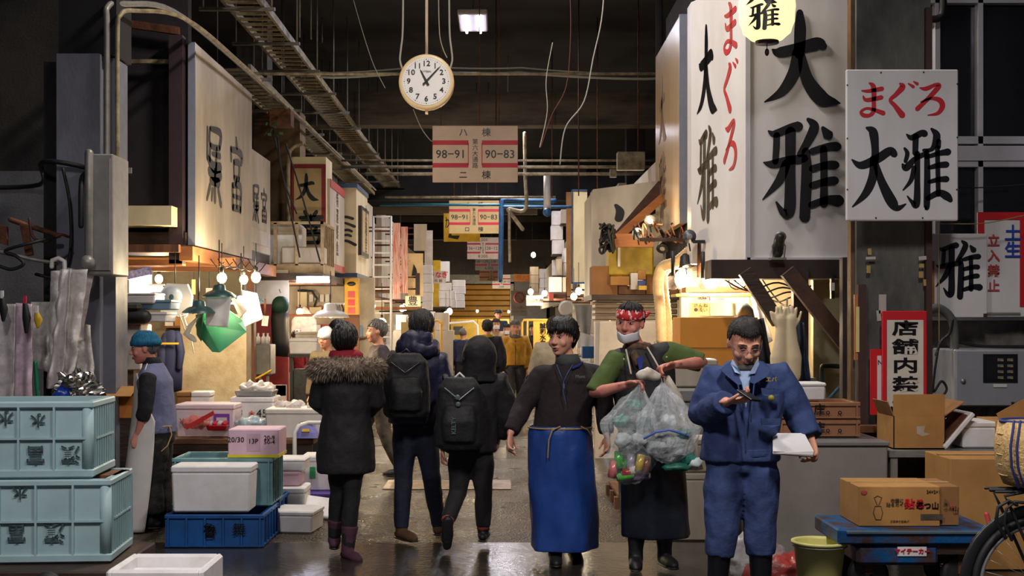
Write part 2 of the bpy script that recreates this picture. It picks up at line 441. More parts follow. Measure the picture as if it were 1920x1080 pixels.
# grey service cabinet on the left column
t = thing('service_cabinet', 'tall grey metal service cabinet beside the left column with one lit side', 'cabinet')
MB().bb((-3.4,10.55,2.0), (-3.18,11.0,3.0), .01).done('body', M('cabinet_grey', (150,148,146), .5, col2=(120,116,112), scale=3), t)
MB().bb((-3.38,10.53,2.04), (-3.2,10.55,2.96)).done('door', M('cabinet_grey', (1,1,1)), t)
mb = MB(); mb.tube([(-3.36,10.5,3.0),(-3.36,10.5,2.15)], .035, 10); mb.ell((-3.36,10.46,2.1), (.06,.06,.06)); mb.done('drain_pipe', m_galv, t)
# conduit: up the column, bend, then down the aisle
ropey('conduit_pipe', [(-3.36,10.98,2.9),(-3.36,10.98,4.1),(-3.36,11.0,4.32),(-3.3,11.3,4.42),(-3.15,12.4,4.62),(-3.12,15,4.7),(-3.1,20,4.75),(-3.1,31,4.85)], .027, m_galv, label='grey conduit bending over the left sign and running down the aisle', cat='pipe')
ropey('conduit_pipe', [(-3.27,10.98,2.9),(-3.27,10.98,4.05),(-3.25,11.0,4.25),(-3.2,11.3,4.36),(-3.02,12.4,4.54),(-3.0,15,4.62),(-2.98,20,4.67),(-2.98,31,4.78)], .02, m_trayc, label='cream conduit alongside the grey one above the left sign', cat='pipe')
# black hoses and cables on the left wall
ropey('wall_cable', [(-4.95,12.1,2.88),(-4.3,12.0,2.9),(-3.9,10.95,2.98),(-3.5,10.9,2.92),(-3.42,10.5,2.78),(-3.42,10.48,2.4)], .022, m_cable, label='black cable bundle crossing the grey left wall to the cabinet', cat='cable')
ropey('wall_cable', [(-3.72,10.93,2.92),(-3.66,10.93,2.6),(-3.66,10.93,2.2),(-3.75,10.93,2.0),(-3.95,10.93,2.02)], .014, m_cable, label='thin black cable hanging in a loop on the grey column', cat='cable')
# ------------------------------------------------------------- cable ladder trays
t = thing('cable_tray', 'long cream ladder tray with rungs hung under the ceiling, the wider one', 'cable tray', 'cable trays')
rail = MB(); rail.bb((-3.42,11,5.55), (-3.38,40,5.65)); rail.bb((-2.97,11,5.55), (-2.93,40,5.65)); rail.done('side_rail', m_trayc, t)
for i in range(96):
    if i == 0: r0 = MB().bb((-3.38,11.1,5.57), (-2.97,11.16,5.6)).done('rung', m_trayc, t)
    else:
        c = r0.copy(); C.objects.link(c); c.parent = t; c.location = (0,i*.3,0)
for i in range(14):
    if i == 0: mb = MB(); mb.bb((-3.75,12,5.5), (-2.8,12.05,5.54)); mb.cyl((-3.7,12.02,5.5), (-3.7,12.02,7.3), .012, 6); mb.cyl((-2.84,12.02,5.5), (-2.84,12.02,7.3), .012, 6); r0 = mb.done('hanger', m_galv, t)
    else:
        c = r0.copy(); C.objects.link(c); c.parent = t; c.location = (0,i*2,0)
t['_k'] = 1
t = thing('cable_tray', 'narrow ladder tray running beside the conduit above the left signs', 'cable tray', 'cable trays')
rail = MB(); rail.bb((-3.75,17,4.95), (-3.71,34,5.03)); rail.bb((-3.33,17,4.95), (-3.29,34,5.03)); rail.done('side_rail', m_trayc, t)
for i in range(56):
    if i == 0: r0 = MB().bb((-3.71,17.1,4.96), (-3.33,17.16,4.99)).done('rung', m_trayc, t)
    else:
        c = r0.copy(); C.objects.link(c); c.parent = t; c.location = (0,i*.3,0)
for i in range(6):
    if i == 0: mb = MB(); mb.bb((-3.9,17.5,4.9), (-3.1,17.54,4.94)); mb.cyl((-3.85,17.52,4.9), (-3.85,17.52,7.3), .01, 6); r0 = mb.done('hanger', m_galv, t)
    else:
        c = r0.copy(); C.objects.link(c); c.parent = t; c.location = (0,i*2.6,0)
t['_k'] = 1
# overhead horizontal pipes and wires
def hpipe(y, z, x0, x1, r, m, label):
    MB().cyl((x0,y,z), (x1,y,z), r, 10).done('overhead_pipe', m, label=label, cat='pipe')
hpipe(17, 4.9, -5.2, 2.2, .022, m_pipec, 'cream overhead pipe crossing the aisle behind the clock')
hpipe(24, 4.50, -2.95, 3.0, .03, m_pipec, 'upper cream overhead pipe crossing behind the large aisle sign')
hpipe(24, 4.62, -2.95, 3.0, .022, m_pipec, 'thin topmost overhead pipe crossing behind the large aisle sign')
hpipe(24, 4.37, -2.5, 3.0, .03, m_pipec, 'lower cream overhead pipe crossing behind the large aisle sign')
hpipe(28, 4.15, -2.6, 1.2, .03, M('teal_pipe_paint', (30,96,120), .5), 'thin teal pipe above the second aisle sign')
hpipe(27, 4.22, -2.4, 1.2, .025, m_pipec, 'pale pipe crossing below the lower overhead pipes')
for k, z in enumerate((5.0, 4.95, 4.98)):
    ropey('overhead_wire', [(-2.4,17.1+k*.1,z-.06), (-1,17.1+k*.1,z+.02), (.3,17.1+k*.1,z), (2.2,17.1+k*.1,z-.08)], .011, m_cablew, sag=.03,
          label='grey wire strung across the aisle just above the cream pipe', cat='wire', group='grey wires strung above the cream pipe')
ropey('hanging_wire', [(1.0,12,5.2), W(1130,20,12), W(1112,110,12), W(1095,190,12), W(1060,240,12), W(1050,308,12)], .006, m_cablew, label='long pale loose wire hanging right of the aisle signs', cat='wire')
ropey('hanging_wire', [W(1068,-30,13), W(1070,60,13), W(1062,160,13), W(1035,215,13), W(1014,275,13)], .005, m_cabler, label='reddish loose wire hanging beside the pale one', cat='wire')
ropey('hanging_wire', [W(1036,80,13.2), W(1024,150,13.2), W(1026,210,13.2), W(1012,276,13.2)], .005, m_cablew, label='short pale wire with a knotted end hanging over the aisle', cat='wire')
ropey('hanging_wire', [W(660,-10,15), W(680,60,15), W(700,120,15), W(722,165,15)], .004, m_cablew, label='thin slanting wire between tray and clock', cat='wire')
ropey('hanging_wire', [W(775,205,14.2), W(790,240,14.5), W(806,262,15.5), W(812,265,17.9)], .005, m_cablew, label='loose wire trailing from the clock down to the large aisle sign', cat='wire')
for k, (px, d) in enumerate([(583,20),(562,18),(604,24),(930,20),(1035,26),(1120,24),(1085,22)]):
    MB().cyl(W(px,400 if k > 2 else 110,d)+V(0,0,.3), V(W(px,0,d).x,d,7.3), .012, 6).done('hanger_rod', m_galv if k < 3 else m_rust, label='thin steel rod hanging from the dark ceiling', cat='rod', group='ceiling hanger rods')
# ------------------------------------------------------------- ceiling fluorescent lamps
def area(name, loc, sx, sy, power, col, rot=(0,0,0)):
    l = bpy.data.lights.new(name, 'AREA'); l.shape = 'RECTANGLE'; l.size = sx; l.size_y = sy; l.energy = power; l.color = col
    o = bpy.data.objects.new(name, l); o.location = loc; o.rotation_euler = rot; C.objects.link(o); return o
def point(name, loc, power, col=(1,.72,.42), r=.05):
    l = bpy.data.lights.new(name, 'POINT'); l.energy = power; l.color = col; l.shadow_soft_size = r
    o = bpy.data.objects.new(name, l); o.location = loc; C.objects.link(o); return o
def ceil_lamp(x, y, z, power, label, col=(.86,.86,1)):
    t = thing('ceiling_lamp', label, 'lamp', 'ceiling lamps down the hall', loc=(x,y,z))
    mb = MB(); mb.box((0,0,.08), (.5,1.3,.1), bev=.02); mb.cyl((0,0,.1), (0,0,7.3-z), .015, 8); mb.done('housing', m_white, t)
    mb = MB()
    for dx in (-.12,.12): mb.cyl((dx,-.58,0), (dx,.58,0), .022, 10)
    mb.done('tube', m_tubel, t)
    area('ceiling_lamp_light', (x,y,z-.05), .4, 1.2, power, col)
ceil_lamp(-.44, 22, 6.7, 130, 'bright cool ceiling lamp right of the clock pole')
ceil_lamp(1.6, 3.6, 5.6, 230, 'cool twin tube ceiling lamp above the entrance, right one', (1,.93,.88))  # unseen, set over the camera side to light foreground and signs
ceil_lamp(-2.0, 2.6, 5.6, 240, 'cool twin tube ceiling lamp above the entrance, left one', (1,.93,.88))  # left partner of the unseen front light
ceil_lamp(0, 34, 6.8, 120, 'cool ceiling lamp deep in the hall')
ceil_lamp(-.2, 10.5, 6.9, 260, 'ceiling lamp high over the aisle in front of the clock', (1,.9,.8))  # added above the frame to brighten the aisle signs
ceil_lamp(.2, 27.5, 5.95, 200, 'ceiling lamp hidden behind the brown cross beam', (1,.9,.8))  # added fill, kept out of sight, for the farther signs
ceil_lamp(.2, 39.4, 5.4, 200, 'ceiling lamp beyond the second dark beam', (1,.9,.8))  # added fill for the deep aisle, screened by the beam
# visible lamp head (seen end-on)
# ------------------------------------------------------------- clock
ck = W(800,155,14); t = thing('wall_clock', 'round double sided clock hanging from a pole above the aisle', 'clock', loc=(ck.x,14,ck.z)); 
R = .29
ry = Euler((PI/2,0,0)).to_matrix()
def disc(mb, r, y0, y1, n=48): mb.lathe([(r, -y0), (r, -y1)], n=n, M3=ry, cap=True, smooth=False)
mb = MB(); mb.lathe([(R-.03,-.07),(R-.0,-.075),(R+.012,-.05),(R+.012,.05),(R,.075),(R-.03,.07)], n=48, M3=ry); mb.lathe([(R-.028,.066),(R-.028,-.066)], n=48, M3=ry, cap=True)
mb.box((0,0,-R-.03), (.03,.06,.05)); mb.done('case', M('ivory_clock_case', (224,200,160), .4), t)
mb = MB(); disc(mb, R-.03, -.076, -.070); mb.done('dial', M('clock_dial', (222,222,224), .35, var=.04), t)
nums = MB()
for i in range(60):
    a = PI*i/30; r0 = R-.05; s_ = .006 if i % 5 == 0 else .003
    nums.box((math.sin(a)*r0, -.078, math.cos(a)*r0), (s_*1.6,.003,s_*1.6))
nums.done('minute_marks', m_ink, t)
for i in range(1, 13):
    a = PI*i/6; text(str(i), .082, m_ink, t, (math.sin(a)*(R-.098), -.076, math.cos(a)*(R-.098)), bold=.0012, sx=1.1, name='numeral')
text('CITIZEN', .028, m_inkf, t, (0,-.076,.105), name='maker_lettering')
def hand_(a, L, w, tail, y, nm):
    u = V(math.sin(a),0,math.cos(a)); v = V(math.cos(a),0,-math.sin(a)); o = V(0,y,0)
    MB().poly([o-u*tail-v*w*1.2, o-u*tail+v*w*1.2, o+u*L*.8+v*w*.6, o+u*L, o+u*L*.8-v*w*.6], (0,.003,0)).done(nm, m_ink, t)
hand_(math.radians(-27), .15, .012, .05, -.085, 'hour_hand'); hand_(math.radians(43), .235, .009, .05, -.09, 'minute_hand')
mb = MB(); mb.cyl((0,0,R), (0,0,7.3-ck.z), .017, 10); mb.done('pole', M('white_pole', (214,200,190), .4), t)
for px, lab in ((752,'looped grey cord dangling left of the clock'), (846,'knotted grey cord dangling right of the clock')):
    s_ = 1 if px > 800 else -1
    ropey('cord', [W(px-s_*4,-20,14.1), W(px-s_*3,60,14.1), W(px,90,14.1), W(px+s_*2,112,14.1), W(px-s_*2,128,14.1)], .011, m_cablew, label=lab, cat='cord')
ropey('cord', [W(822,-20,14.2), W(824,60,14.2), W(830,90,14.2), W(838,108,14.15)], .006, m_cablew, label='thin grey cord right behind the clock pole', cat='cord')
# ------------------------------------------------------------- aisle number signs
m_pinkb = M('crimson_stripe', (206,36,72), .5, var=.1)
m_sgn = M('aisle_sign_paint', (232,206,186), .5, col2=(206,184,168), scale=1.4)
def aisle_sign(px0, py0, px1, py1, d, L, Rr, top, bot, label, m=m_sgn, price=None):
    a = W(px0,py0,d); b = W(px1,py1,d); w = b.x-a.x; h = a.z-b.z
    t = thing('aisle_sign', label, 'sign', loc=((a.x+b.x)/2, d, b.z))
    MB().box((0,0,h/2), (w,.03,h), bev=.006).done('panel', m, t)
    y = -.016; st = MB()
    u = w/1.2
    for s_ in (-1, 1):
        xa = s_*w*.5; xb = s_*w*.08
        for z in (h*.70, h*.30): st.bb((min(xa,xb),y-.002,z-h*.04), (max(xa,xb),y,z+h*.04))
        st.bb((xb-.006*u,y-.002,h*.3), (xb+.006*u,y,h*.7))
    st.done('stripe', m_pinkb, t)
    text(L, .165*u, m_ink, t, (-w*.285,y,h*.49), bold=.001, name='number_lettering'); text(Rr, .165*u, m_ink, t, (w*.29,y,h*.49), bold=.001, name='number_lettering')
    text('第六大通路', .085*u, m_ink, t, (0,y,h*.5), vertical=True, line=.98, name='aisle_lettering')
    if price:
        text(price, .17*u, m_ink, t, (0,y,h*.12), name='price_lettering'); text(top, .17*u, m_ink, t, (w*.0,y,h*.88), name='top_lettering')
    else:
        for s_, k in ((top,.87),(bot,.12)):
            text(s_[0], .13*u, m_ink, t, (-w*.14,y,h*k), bold=.001, name='block_lettering'); text(s_[1], .13*u, m_ink, t, (w*.13,y,h*k), bold=.001, name='block_lettering')
    mb = MB()
    for x in (-w*.4, w*.05, w*.28): mb.cyl((x,0,h), (x,0,7.3-b.z), .008, 6)
    mb.done('hanger', m_rust, t)
aisle_sign(811,236,971,342,18,'98−91','90−83','ハ棟','ニ棟','largest white and crimson aisle sign reading 98-91 and 90-83')
aisle_sign(842,376,936,438,30.6,'98−91','90−83','イ棟','ロ棟','tan aisle sign with crimson stripes, second from the front', M('aisle_sign_tan', (206,180,130), .5, col2=(180,156,112), scale=1.4))
aisle_sign(876,445,935,486,44,'136−129','128−121','9,000','','pink-white aisle sign marked 8,000', M('aisle_sign_pale', (246,222,208), .5), price='8,000')
aisle_sign(891,473,943,507,50,'136−129','128−121','','','greyish aisle sign marked 6,000 under the 8,000 one', M('aisle_sign_grey', (170,164,160), .5), price='6,000')
aisle_sign(899,503,943,527,56,'','','','','orange and pale aisle sign marked 4,000', M('aisle_sign_orange', (236,190,150), .5), price='4,000')
aisle_sign(923,515,957,541,63,'120−113','128−121','','','smallest and farthest white aisle sign marked 2,000', M('aisle_sign_white', (236,230,230), .5), price='2,000')
# yellow arrow board behind the tan sign
a = W(832,400,32); b = W(900,453,32)
t = thing('arrow_board', 'yellow hanging board with a black arrow behind the tan aisle sign', 'sign', loc=((a.x+b.x)/2,32,b.z))
w = b.x-a.x; h = a.z-b.z
MB().box((0,0,h/2), (w,.05,h)).done('panel', m_yel, t)
MB().poly([(-.05,-.027,.15),(-.25,-.027,.15),(-.3,-.027,.3),(-.34,-.027,.1),(-.1,-.027,.05)], (0,-.004,0)).done('arrow', m_ink, t)
brush([[(0,20,3),(20,15,4),(26,40,4),(10,60,3)],[(5,0,3),(8,30,3),(0,60,3)]], (0,0,30,60), (.1,.25), m_ink, t, (-w*.45,-.026,h*.85))
MB().cyl((0,0,h), (0,0,7.3-b.z), .01, 6).done('hanger', m_rust, t)
# orange board at the back right
a = W(963,514,48); b = W(1003,528,48)
t = thing('hanging_board', 'orange lit board hanging before the far wall', 'sign', loc=((a.x+b.x)/2,48,b.z))
MB().box((0,0,.14), (b.x-a.x,.05,a.z-b.z)).done('panel', M('orange_board', (240,150,40), .5), t)
text('荷火気', .2, M('orange_ink', (220,90,40), .5), t, (0,-.027,.14))
mb = MB(); mb.cyl((-.3,0,.28), (-.3,0,4), .012, 6); mb.cyl((.3,0,.28), (.3,0,4), .012, 6); mb.done('hanger', m_rust, t)
# blue pipes
m_bpipe = M('blue_pipe_paint', (44,92,140), .45, col2=(30,64,110), scale=6)
ropey('blue_pipe', [W(1040,376,28), W(990,376,28), W(950,374,28), W(941,382,28), W(940,420,28), W(939,470,28), W(938,525,28)], .055, m_bpipe, label='thick blue pipe bending down right of the aisle signs', cat='pipe', n=12)
ropey('blue_pipe', [W(1070,388,27.5), W(1020,388,27.5), W(945,388,27.5)], .035, m_bpipe, label='thin blue pipe running below the thick one', cat='pipe')
ropey('grey_pipe', [W(980,430,27), W(958,400,27), W(955,392,27), W(985,392,27), W(985,330,27), W(984,250,27)], .04, m_pipec, label='cream downpipe with an elbow beside the blue pipe', cat='pipe')
MB().cyl(W(1026,330,26), W(1026,400,26), .075, 14).done('grey_pipe', M('pale_plastic_pipe', (200,196,190), .4), label='short pale plastic pipe ending in a blue elbow', cat='pipe')
MB().ell(W(1026,398,25.9), (.09,.09,.09)).done('pipe_elbow', m_bpipe, label='blue elbow under the pale plastic pipe', cat='pipe fitting')
ropey('grey_pipe', [W(955,395,26.5), W(955,440,26.5), W(956,490,26.5)], .03, m_pipec, label='thin cream pipe dropping beside the blue one', cat='pipe')
a = W(1158,284,20); b = W(1210,318,20)
t = thing('junction_box', 'cream metal junction box hanging high right of the aisle', 'box'); MB().bb((a.x,20,b.z), (b.x,20.2,a.z), .01).done('body', m_pipec, t); MB().bb((W(1144,0,20).x,20,W(0,332,20).z), (W(1156,0,20).x,20.1,W(0,317,20).z)).done('small_box', m_pipec, t)
MB().cyl((b.x-.1,20.1,a.z),(b.x-.1,20.1,7.3),.012,6).done('hanger', m_rust, t)
# ------------------------------------------------------------- right corner sign box (two faces)
y0 = 11.5
A = W(1400,487,y0); B = W(1600,487,y0); zb = A.z; zt = W(1400,-40,y0).z
Lx = W(1296,478,12.35); 
t = thing('corner_sign_box', 'huge white corner sign box with black brush characters on both faces, first on the right', 'sign')
mb = MB(); mb.poly([(A.x,y0,zb),(B.x,y0,zb),(B.x,12.6,zb),(Lx.x,12.6,zb),(Lx.x,12.35,zb)], (0,0,zt-zb)); mb.done('cabinet', m_whp, t)
mb = MB(); mb.bb((A.x-.012,y0-.02,zb), (A.x+.03,y0,zt)); mb.bb((A.x,y0-.02,zb), (B.x,y0,zb+.02)); mb.bb((B.x-.02,y0-.02,zb),(B.x,y0,zt)); mb.done('corner_trim', m_alu, t)
pw = 200/F*y0; ph = 527/F*y0
brush(DAI, DAI_B, (147/F*y0, 180/F*y0), m_ink, t, W(1429,19,y0)-V(0,.022,0)); brush(GA, GA_B, (152/F*y0, 197/F*y0), m_ink, t, W(1427,221,y0)-V(0,.022,0))
# side face
Lb = V(Lx.x,12.35,0); Rb = V(A.x,y0,0); rd = (Rb-Lb); fw = rd.length; rdn = rd.normalized()
def sidept(f, z): p = Lb + rd*f; return V(p.x, p.y, z)
def zside(py, f): d = 12.35+(y0-12.35)*f; return EYE-(py-HY)*d/F
brush(DAI, DAI_B, (fw*.38, zside(45,.3)-zside(215,.3)), m_ink, t, sidept(.11, zside(45,.3)), right=rdn)
brush(GA, GA_B, (fw*.38, zside(235,.3)-zside(420,.3)), m_inkf, t, sidept(.12, zside(235,.3)), right=rdn)
brush(MA, MA_B, (fw*.24, zside(0,.72)-zside(100,.72)), m_redf, t, sidept(.60, zside(2,.72)), right=rdn)
brush(GU, GU_B, (fw*.26, zside(110,.72)-zside(210,.72)), m_redf, t, sidept(.60, zside(112,.72)), right=rdn)
brush(RO, RO_B, (fw*.24, zside(225,.72)-zside(320,.72)), m_redf, t, sidept(.60, zside(225,.72)), right=rdn)
# dark lintel beam under it
wall('trim_41', (Lx.x+.05,y0-.02,zb-.17), (B.x+.1,y0+.35,zb), M('dark_lintel', (62,42,34), .6, col2=(34,26,24), scale=3))
# spot lamp clamped on the sign's lower edge
t = thing('spot_lamp', 'small black clamp spot lamp on the lower edge of the corner sign', 'lamp', loc=W(1460,487,11.35))
mb = MB(); mb.tube([(0,.05,.07),(.0,-.05,.2)], [.055,.045], 14); mb.done('lamp_head', M('black_lamp_enamel', (70,68,66), .3, .3), t)
MB().lathe([(.05,0),(.052,.012),(.035,.012)], c=(0,-.06,.2), M3=Euler((PI*.62,0,0)).to_matrix(), n=16).done('reflector_ring', m_steel, t)
mb = MB(); mb.tube([(-.05,0,.02),(-.06,0,.12),(-.045,0,.15)], .006, 6); mb.tube([(.05,0,.02),(.06,0,.12),(.045,0,.15)], .006, 6); mb.box((0,.05,.01), (.13,.14,.02)); mb.done('bracket', m_galv, t)
# paper lantern in front
t = thing('paper_lantern', 'glowing cream paper lantern with black characters hanging before the corner sign', 'lantern', loc=W(1438,78,10.2))
s_ = 10.2/F; prof = [(20*s_,0),(30*s_,4*s_),(44*s_,16*s_),(51*s_,36*s_),(53*s_,65*s_),(51*s_,95*s_),(46*s_,120*s_),(30*s_,140*s_),(20*s_,146*s_)]
pr = [(r,z) for k in range(len(prof)-1) for r,z in [prof[k], ((prof[k][0]+prof[k+1][0])/2*.985,(prof[k][1]+prof[k+1][1])/2)]]+[prof[-1]]
MB().lathe(pr, n=32).done('paper_shade', glow('lantern_paper', (255,222,150), 1.6), t)
MB().lathe([(22*s_,-4*s_),(22*s_,4*s_),(0,4*s_)], n=24, cap=True).done('black_rim', m_ink, t); MB().lathe([(22*s_,142*s_),(22*s_,150*s_)], n=24, cap=True).done('black_rim', m_ink, t)
mb = MB(); mb.cyl((0,0,-4*s_),(0,0,-16*s_),.004,6); mb.ell((0,0,-20*s_),(.018,.018,.03)); mb.done('tassel', m_cable, t)
MB().cyl((0,0,150*s_), (0,0,7.3-W(0,78,10.2).z), .006, 6).done('cord', m_cable, t)
def wrap(strokes, box, u0, u1, z0, z1, rr, m):
    o = brush(strokes, box, (1,1), m, None, (0,0,1))
    for v in o.data.vertices:
        u = u0+(u1-u0)*v.co.x; z = z1+(z0-z1)*(1-v.co.z); r = rr+(-v.co.y)*.5
        v.co = V(r*math.sin(u), -r*math.cos(u), z)
    o.parent = t; o.name = 'lettering'; return o
wrap(DAI, DAI_B, -1.0, .15, 58*s_, 130*s_, 54*s_, m_ink); wrap(GA, GA_B, -.9, .25, 5*s_+.02, 62*s_, 53.5*s_, m_ink)
point('lantern_light', W(1432,10,10.2)-V(0,0,0), 14, (1,.85,.6), .15)
# ------------------------------------------------------------- flat white sign on the concrete pillar
m_pill = M('stained_dark_pillar', (98,98,92), .75, col2=(60,62,62), scale=4, bump=.35, bscale=20, stretch=(1,1,.5))
P0 = W(1606,400,9.75); P1 = W(1745,400,9.75)
wall('trim_42', (P0.x,9.75,0), (P1.x,9.9,7.3), m_pill)
wall('trim_43', (P0.x-.03,9.8,0), (P0.x,9.9,7.3), M('brown_pillar_edge', (112,84,48), .6, col2=(80,54,34), scale=5))
wall('trim_44', (P1.x-.05,9.70,0), (P1.x-.005,9.76,4.0), M('rust_brown_channel', (70,46,40), .6))
wall('trim_45', (P0.x+.0,9.70,0), (P0.x+.06,9.76,1.9), M('rust_brown_channel', (1,1,1)))
a = W(1587,414,9.4); b = W(1797,130,9.4)
t = thing('sign_board', 'flat white sign board with red hiragana above two black characters, on the dark pillar', 'sign')
MB().bb((a.x,9.4,a.z), (b.x,9.43,b.z), .008).done('board', m_whp, t)
k = 9.4/F; zx = 250/844*k; org = W(1570,110,9.4)
def put(G, GB, m, box=None):
    x0_, y0_, x1_, y1_ = box or GB
    brush(G, GB, ((x1_-x0_)*zx, (y1_-y0_)*zx), m, t, (org.x+x0_*zx, 9.4, org.z-y0_*zx))
put(MA, MA_B, m_red); put(GU, GU_B, m_red); put(RO, RO_B, m_red)
DAI2 = [[(185,438,8),(225,465,28),(238,560,24),(238,640,24)], [(92,640,5),(150,675,24),(250,635,28),(330,585,26),(360,605,22)],
        [(225,630,20),(225,740,28),(180,850,24),(95,938,4)], [(240,660,18),(280,780,26),(340,900,34),(380,945,20),(432,920,4)]]
GA2 = [[(438,480,5),(470,500,18),(530,472,20),(552,475,22)], [(495,490,20),(492,600,18)], [(425,568,8),(442,600,14),(430,650,12)], [(412,670,8),(435,690,22),(490,635,16),(560,600,16)],
       [(505,600,18),(505,760,18),(500,920,22),(470,905,12),(442,870,4)], [(485,690,16),(465,770,14),(415,832,4)],
       [(595,445,8),(628,490,24),(600,570,14),(545,580,10)], [(640,520,16),(640,560,14)], [(565,590,16),(568,740,20),(565,925,20),(560,945,10)],
       [(560,625,12),(640,600,16),(700,590,22)], [(632,560,15),(638,860,15)], [(580,690,12),(640,675,18),(690,670,20)], [(580,780,12),(640,765,16),(690,762,20)],
       [(570,885,16),(640,850,20),(690,870,26),(715,895,16)]]
put(DAI2, DAI2, m_ink) if False else None
for G in (DAI2, GA2):
    xs = [p[0] for s in G for p in s]; ys = [p[1] for s in G for p in s]; bx = (min(xs), min(ys), max(xs), max(ys)); put(G, bx, m_ink)
sb = MB()
for x, y in ((275,88),(545,86),(62,168),(62,505),(62,828),(758,160),(758,498),(755,828),(243,1008),(538,1008)):
    c = V(org.x+x*zx, 9.398, org.z-y*zx); s1 = MB(); s1.cyl(c, c+V(0,-.006,0), .006, 8); s1.done('screw', m_inkf, t)
sb.b.free()
# ------------------------------------------------------------- windows on the right
wx0 = W(1745,0,10.6).x
wall('wall_right_front', (P1.x,10.45,0), (7,10.6,W(0,596,10.45).z+.1), M('rough_grey_concrete_wall', (122,118,112), .85, col2=(78,74,70), scale=5, bump=.5, bscale=16))
wall('wall_right_upper', (P1.x,10.7,1.5), (7,10.9,7.3), M('dark_room_behind_glass', (44,44,46), .7, var=.3))
wnd = MB()
for zc in (W(0,290,10.5).z,): wnd.bb((P1.x,10.4,zc-.06), (7,10.55,zc+.06)); 
for zc in (W(0,265,10.5).z, W(0,308,10.5).z, W(0,3,10.5).z, W(0,594,10.5).z): wnd.bb((P1.x,10.42,zc-.03), (7,10.5,zc+.03))
for px in (1752,1832,2010): x = W(px,0,10.5).x; wnd.bb((x-.02,10.42,W(0,594,10.5).z), (x+.02,10.5,5.6))
wnd.done('window_1', m_alu, kind='structure')
MB().bb((P1.x,10.5,W(0,594,10.5).z), (7,10.51,5.6)).done('window_2', m_glassd, kind='structure')
# elbow pipe at window top
ropey('black_pipe', [W(1768,-30,10.3), W(1768,20,10.3), W(1760,34,10.3), W(1744,36,10.3)], .03, m_cable, label='black elbow pipe at the top of the dark pillar', cat='pipe')
# sign reading miyabi below window
a = W(1743,595,10.1); b = W(1851,438,10.1)
t = thing('sign_board', 'small white board with one heavy black brush character on the right concrete wall', 'sign')
MB().bb((a.x,10.1,a.z), (b.x,10.125,b.z), .004).done('board', m_whp, t)
brush(GA, GA_B, (88/F*10.1, 112/F*10.1), m_ink, t, (W(1753,0,10.1).x,10.1,W(0,450,10.1).z))
MB().bb((b.x-.03,10.095,a.z), (b.x,10.1,a.z+.03)).done('rust_corner', m_rust, t)
MB().bb((a.x-.005,10.06,W(0,588,10.1).z), (a.x+.025,10.1,W(0,490,10.1).z)).done('wooden_batten', m_woodo, t)
# red framed notice at the far right
a = W(1833,594,10.2); b = W(1935,398,10.2)
t = thing('notice_board', 'white notice with red border, blue and red characters, at the right edge', 'sign')
MB().bb((a.x,10.2,a.z), (b.x,10.22,b.z), .004).done('board', m_whp, t)
mb = MB(); z2 = W(0,412,10.2).z; mb.bb((a.x,10.19,z2),(b.x,10.2,b.z)); mb.bb((a.x,10.19,W(0,440,10.2).z),(W(1845,0,10.2).x,10.2,z2)); x9 = W(1912,0,10.2).x; mb.bb((x9,10.19,W(0,575,10.2).z),(x9+.05,10.2,z2)); mb.done('red_border', m_red, t)
text('土生', .135, m_blue, t, (W(1897,0,0).x*0+W(1898,0,10.2).x,10.19,W(0,455,10.2).z), vertical=True, line=1.0, bold=.003)
text('立入禁止', .1, m_redf, t, (W(1862,0,10.2).x,10.19,W(0,495,10.2).z), vertical=True, line=1.2, bold=.002)
text('DANGER', .04, m_redf, t, (W(1880,0,10.2).x,10.185,W(0,405,10.2).z), name='heading_lettering') if False else None
MB().bb((W(1846,0,10.2).x,10.185,W(0,590,10.2).z), (W(1912,0,10.2).x,10.19,W(0,586,10.2).z)).done('lower_rule', m_galv, t)
ropey('string', [W(1945,398,9.9), W(1850,418,9.9), W(1770,420,9.9), W(1762,424,9.9), W(1761,500,9.9), W(1761,640,9.9)], .004, M('string_yellow', (150,140,90), .7), label='thin yellowish string strung in front of the small brush sign', cat='string')
ropey('wall_cable', [W(1745,347,9.95), W(1830,352,10.2), W(1945,344,10.2)], .005, m_cable, label='thin black cable across the lower window panes', cat='cable')
# ------------------------------------------------------------- vertical warning sign on pillar foot
a = W(1655,815,9.55); b = W(1738,583,9.55)
t = thing('warning_board', 'tall red bordered sign with black characters one below another, leaning on the pillar', 'sign')
MB().bb((a.x,9.55,a.z), (b.x,9.58,b.z), .004).done('red_panel', m_red, t)
x0_, x1_ = W(1663,0,9.55).x, W(1731,0,9.55).x
MB().bb((x0_,9.545,W(0,806,9.55).z), (x1_,9.55,W(0,600,9.55).z)).done('white_field', M('aged_white_field', (226,220,206), .5), t)
for i, ch in enumerate('店舗内禁煙'):
    text(ch, .118, m_ink, t, ((x0_+x1_)/2, 9.544, W(0,617+35*i,9.55).z), bold=.003, sx=1.7)
text('東京都', .06, m_ink, t, (W(1671,0,9.55).x, 9.543, W(0,785,9.55).z), vertical=True, line=1.0, bold=.0015)
a = W(1634,778,9.6); b = W(1656,655,9.6)
t = thing('notice_strip', 'narrow red and white notice strip behind the tall warning sign', 'sign')
MB().bb((a.x,9.62,a.z), (b.x,9.64,b.z)).done('red_panel', m_red, t); MB().bb((W(1646,0,9.6).x,9.615,W(0,765,9.6).z), (b.x,9.62,W(0,667,9.6).z)).done('white_field', m_whp, t)
text('N', .05, m_ink, t, (W(1651,0,9.6).x,9.614,W(0,680,9.6).z))
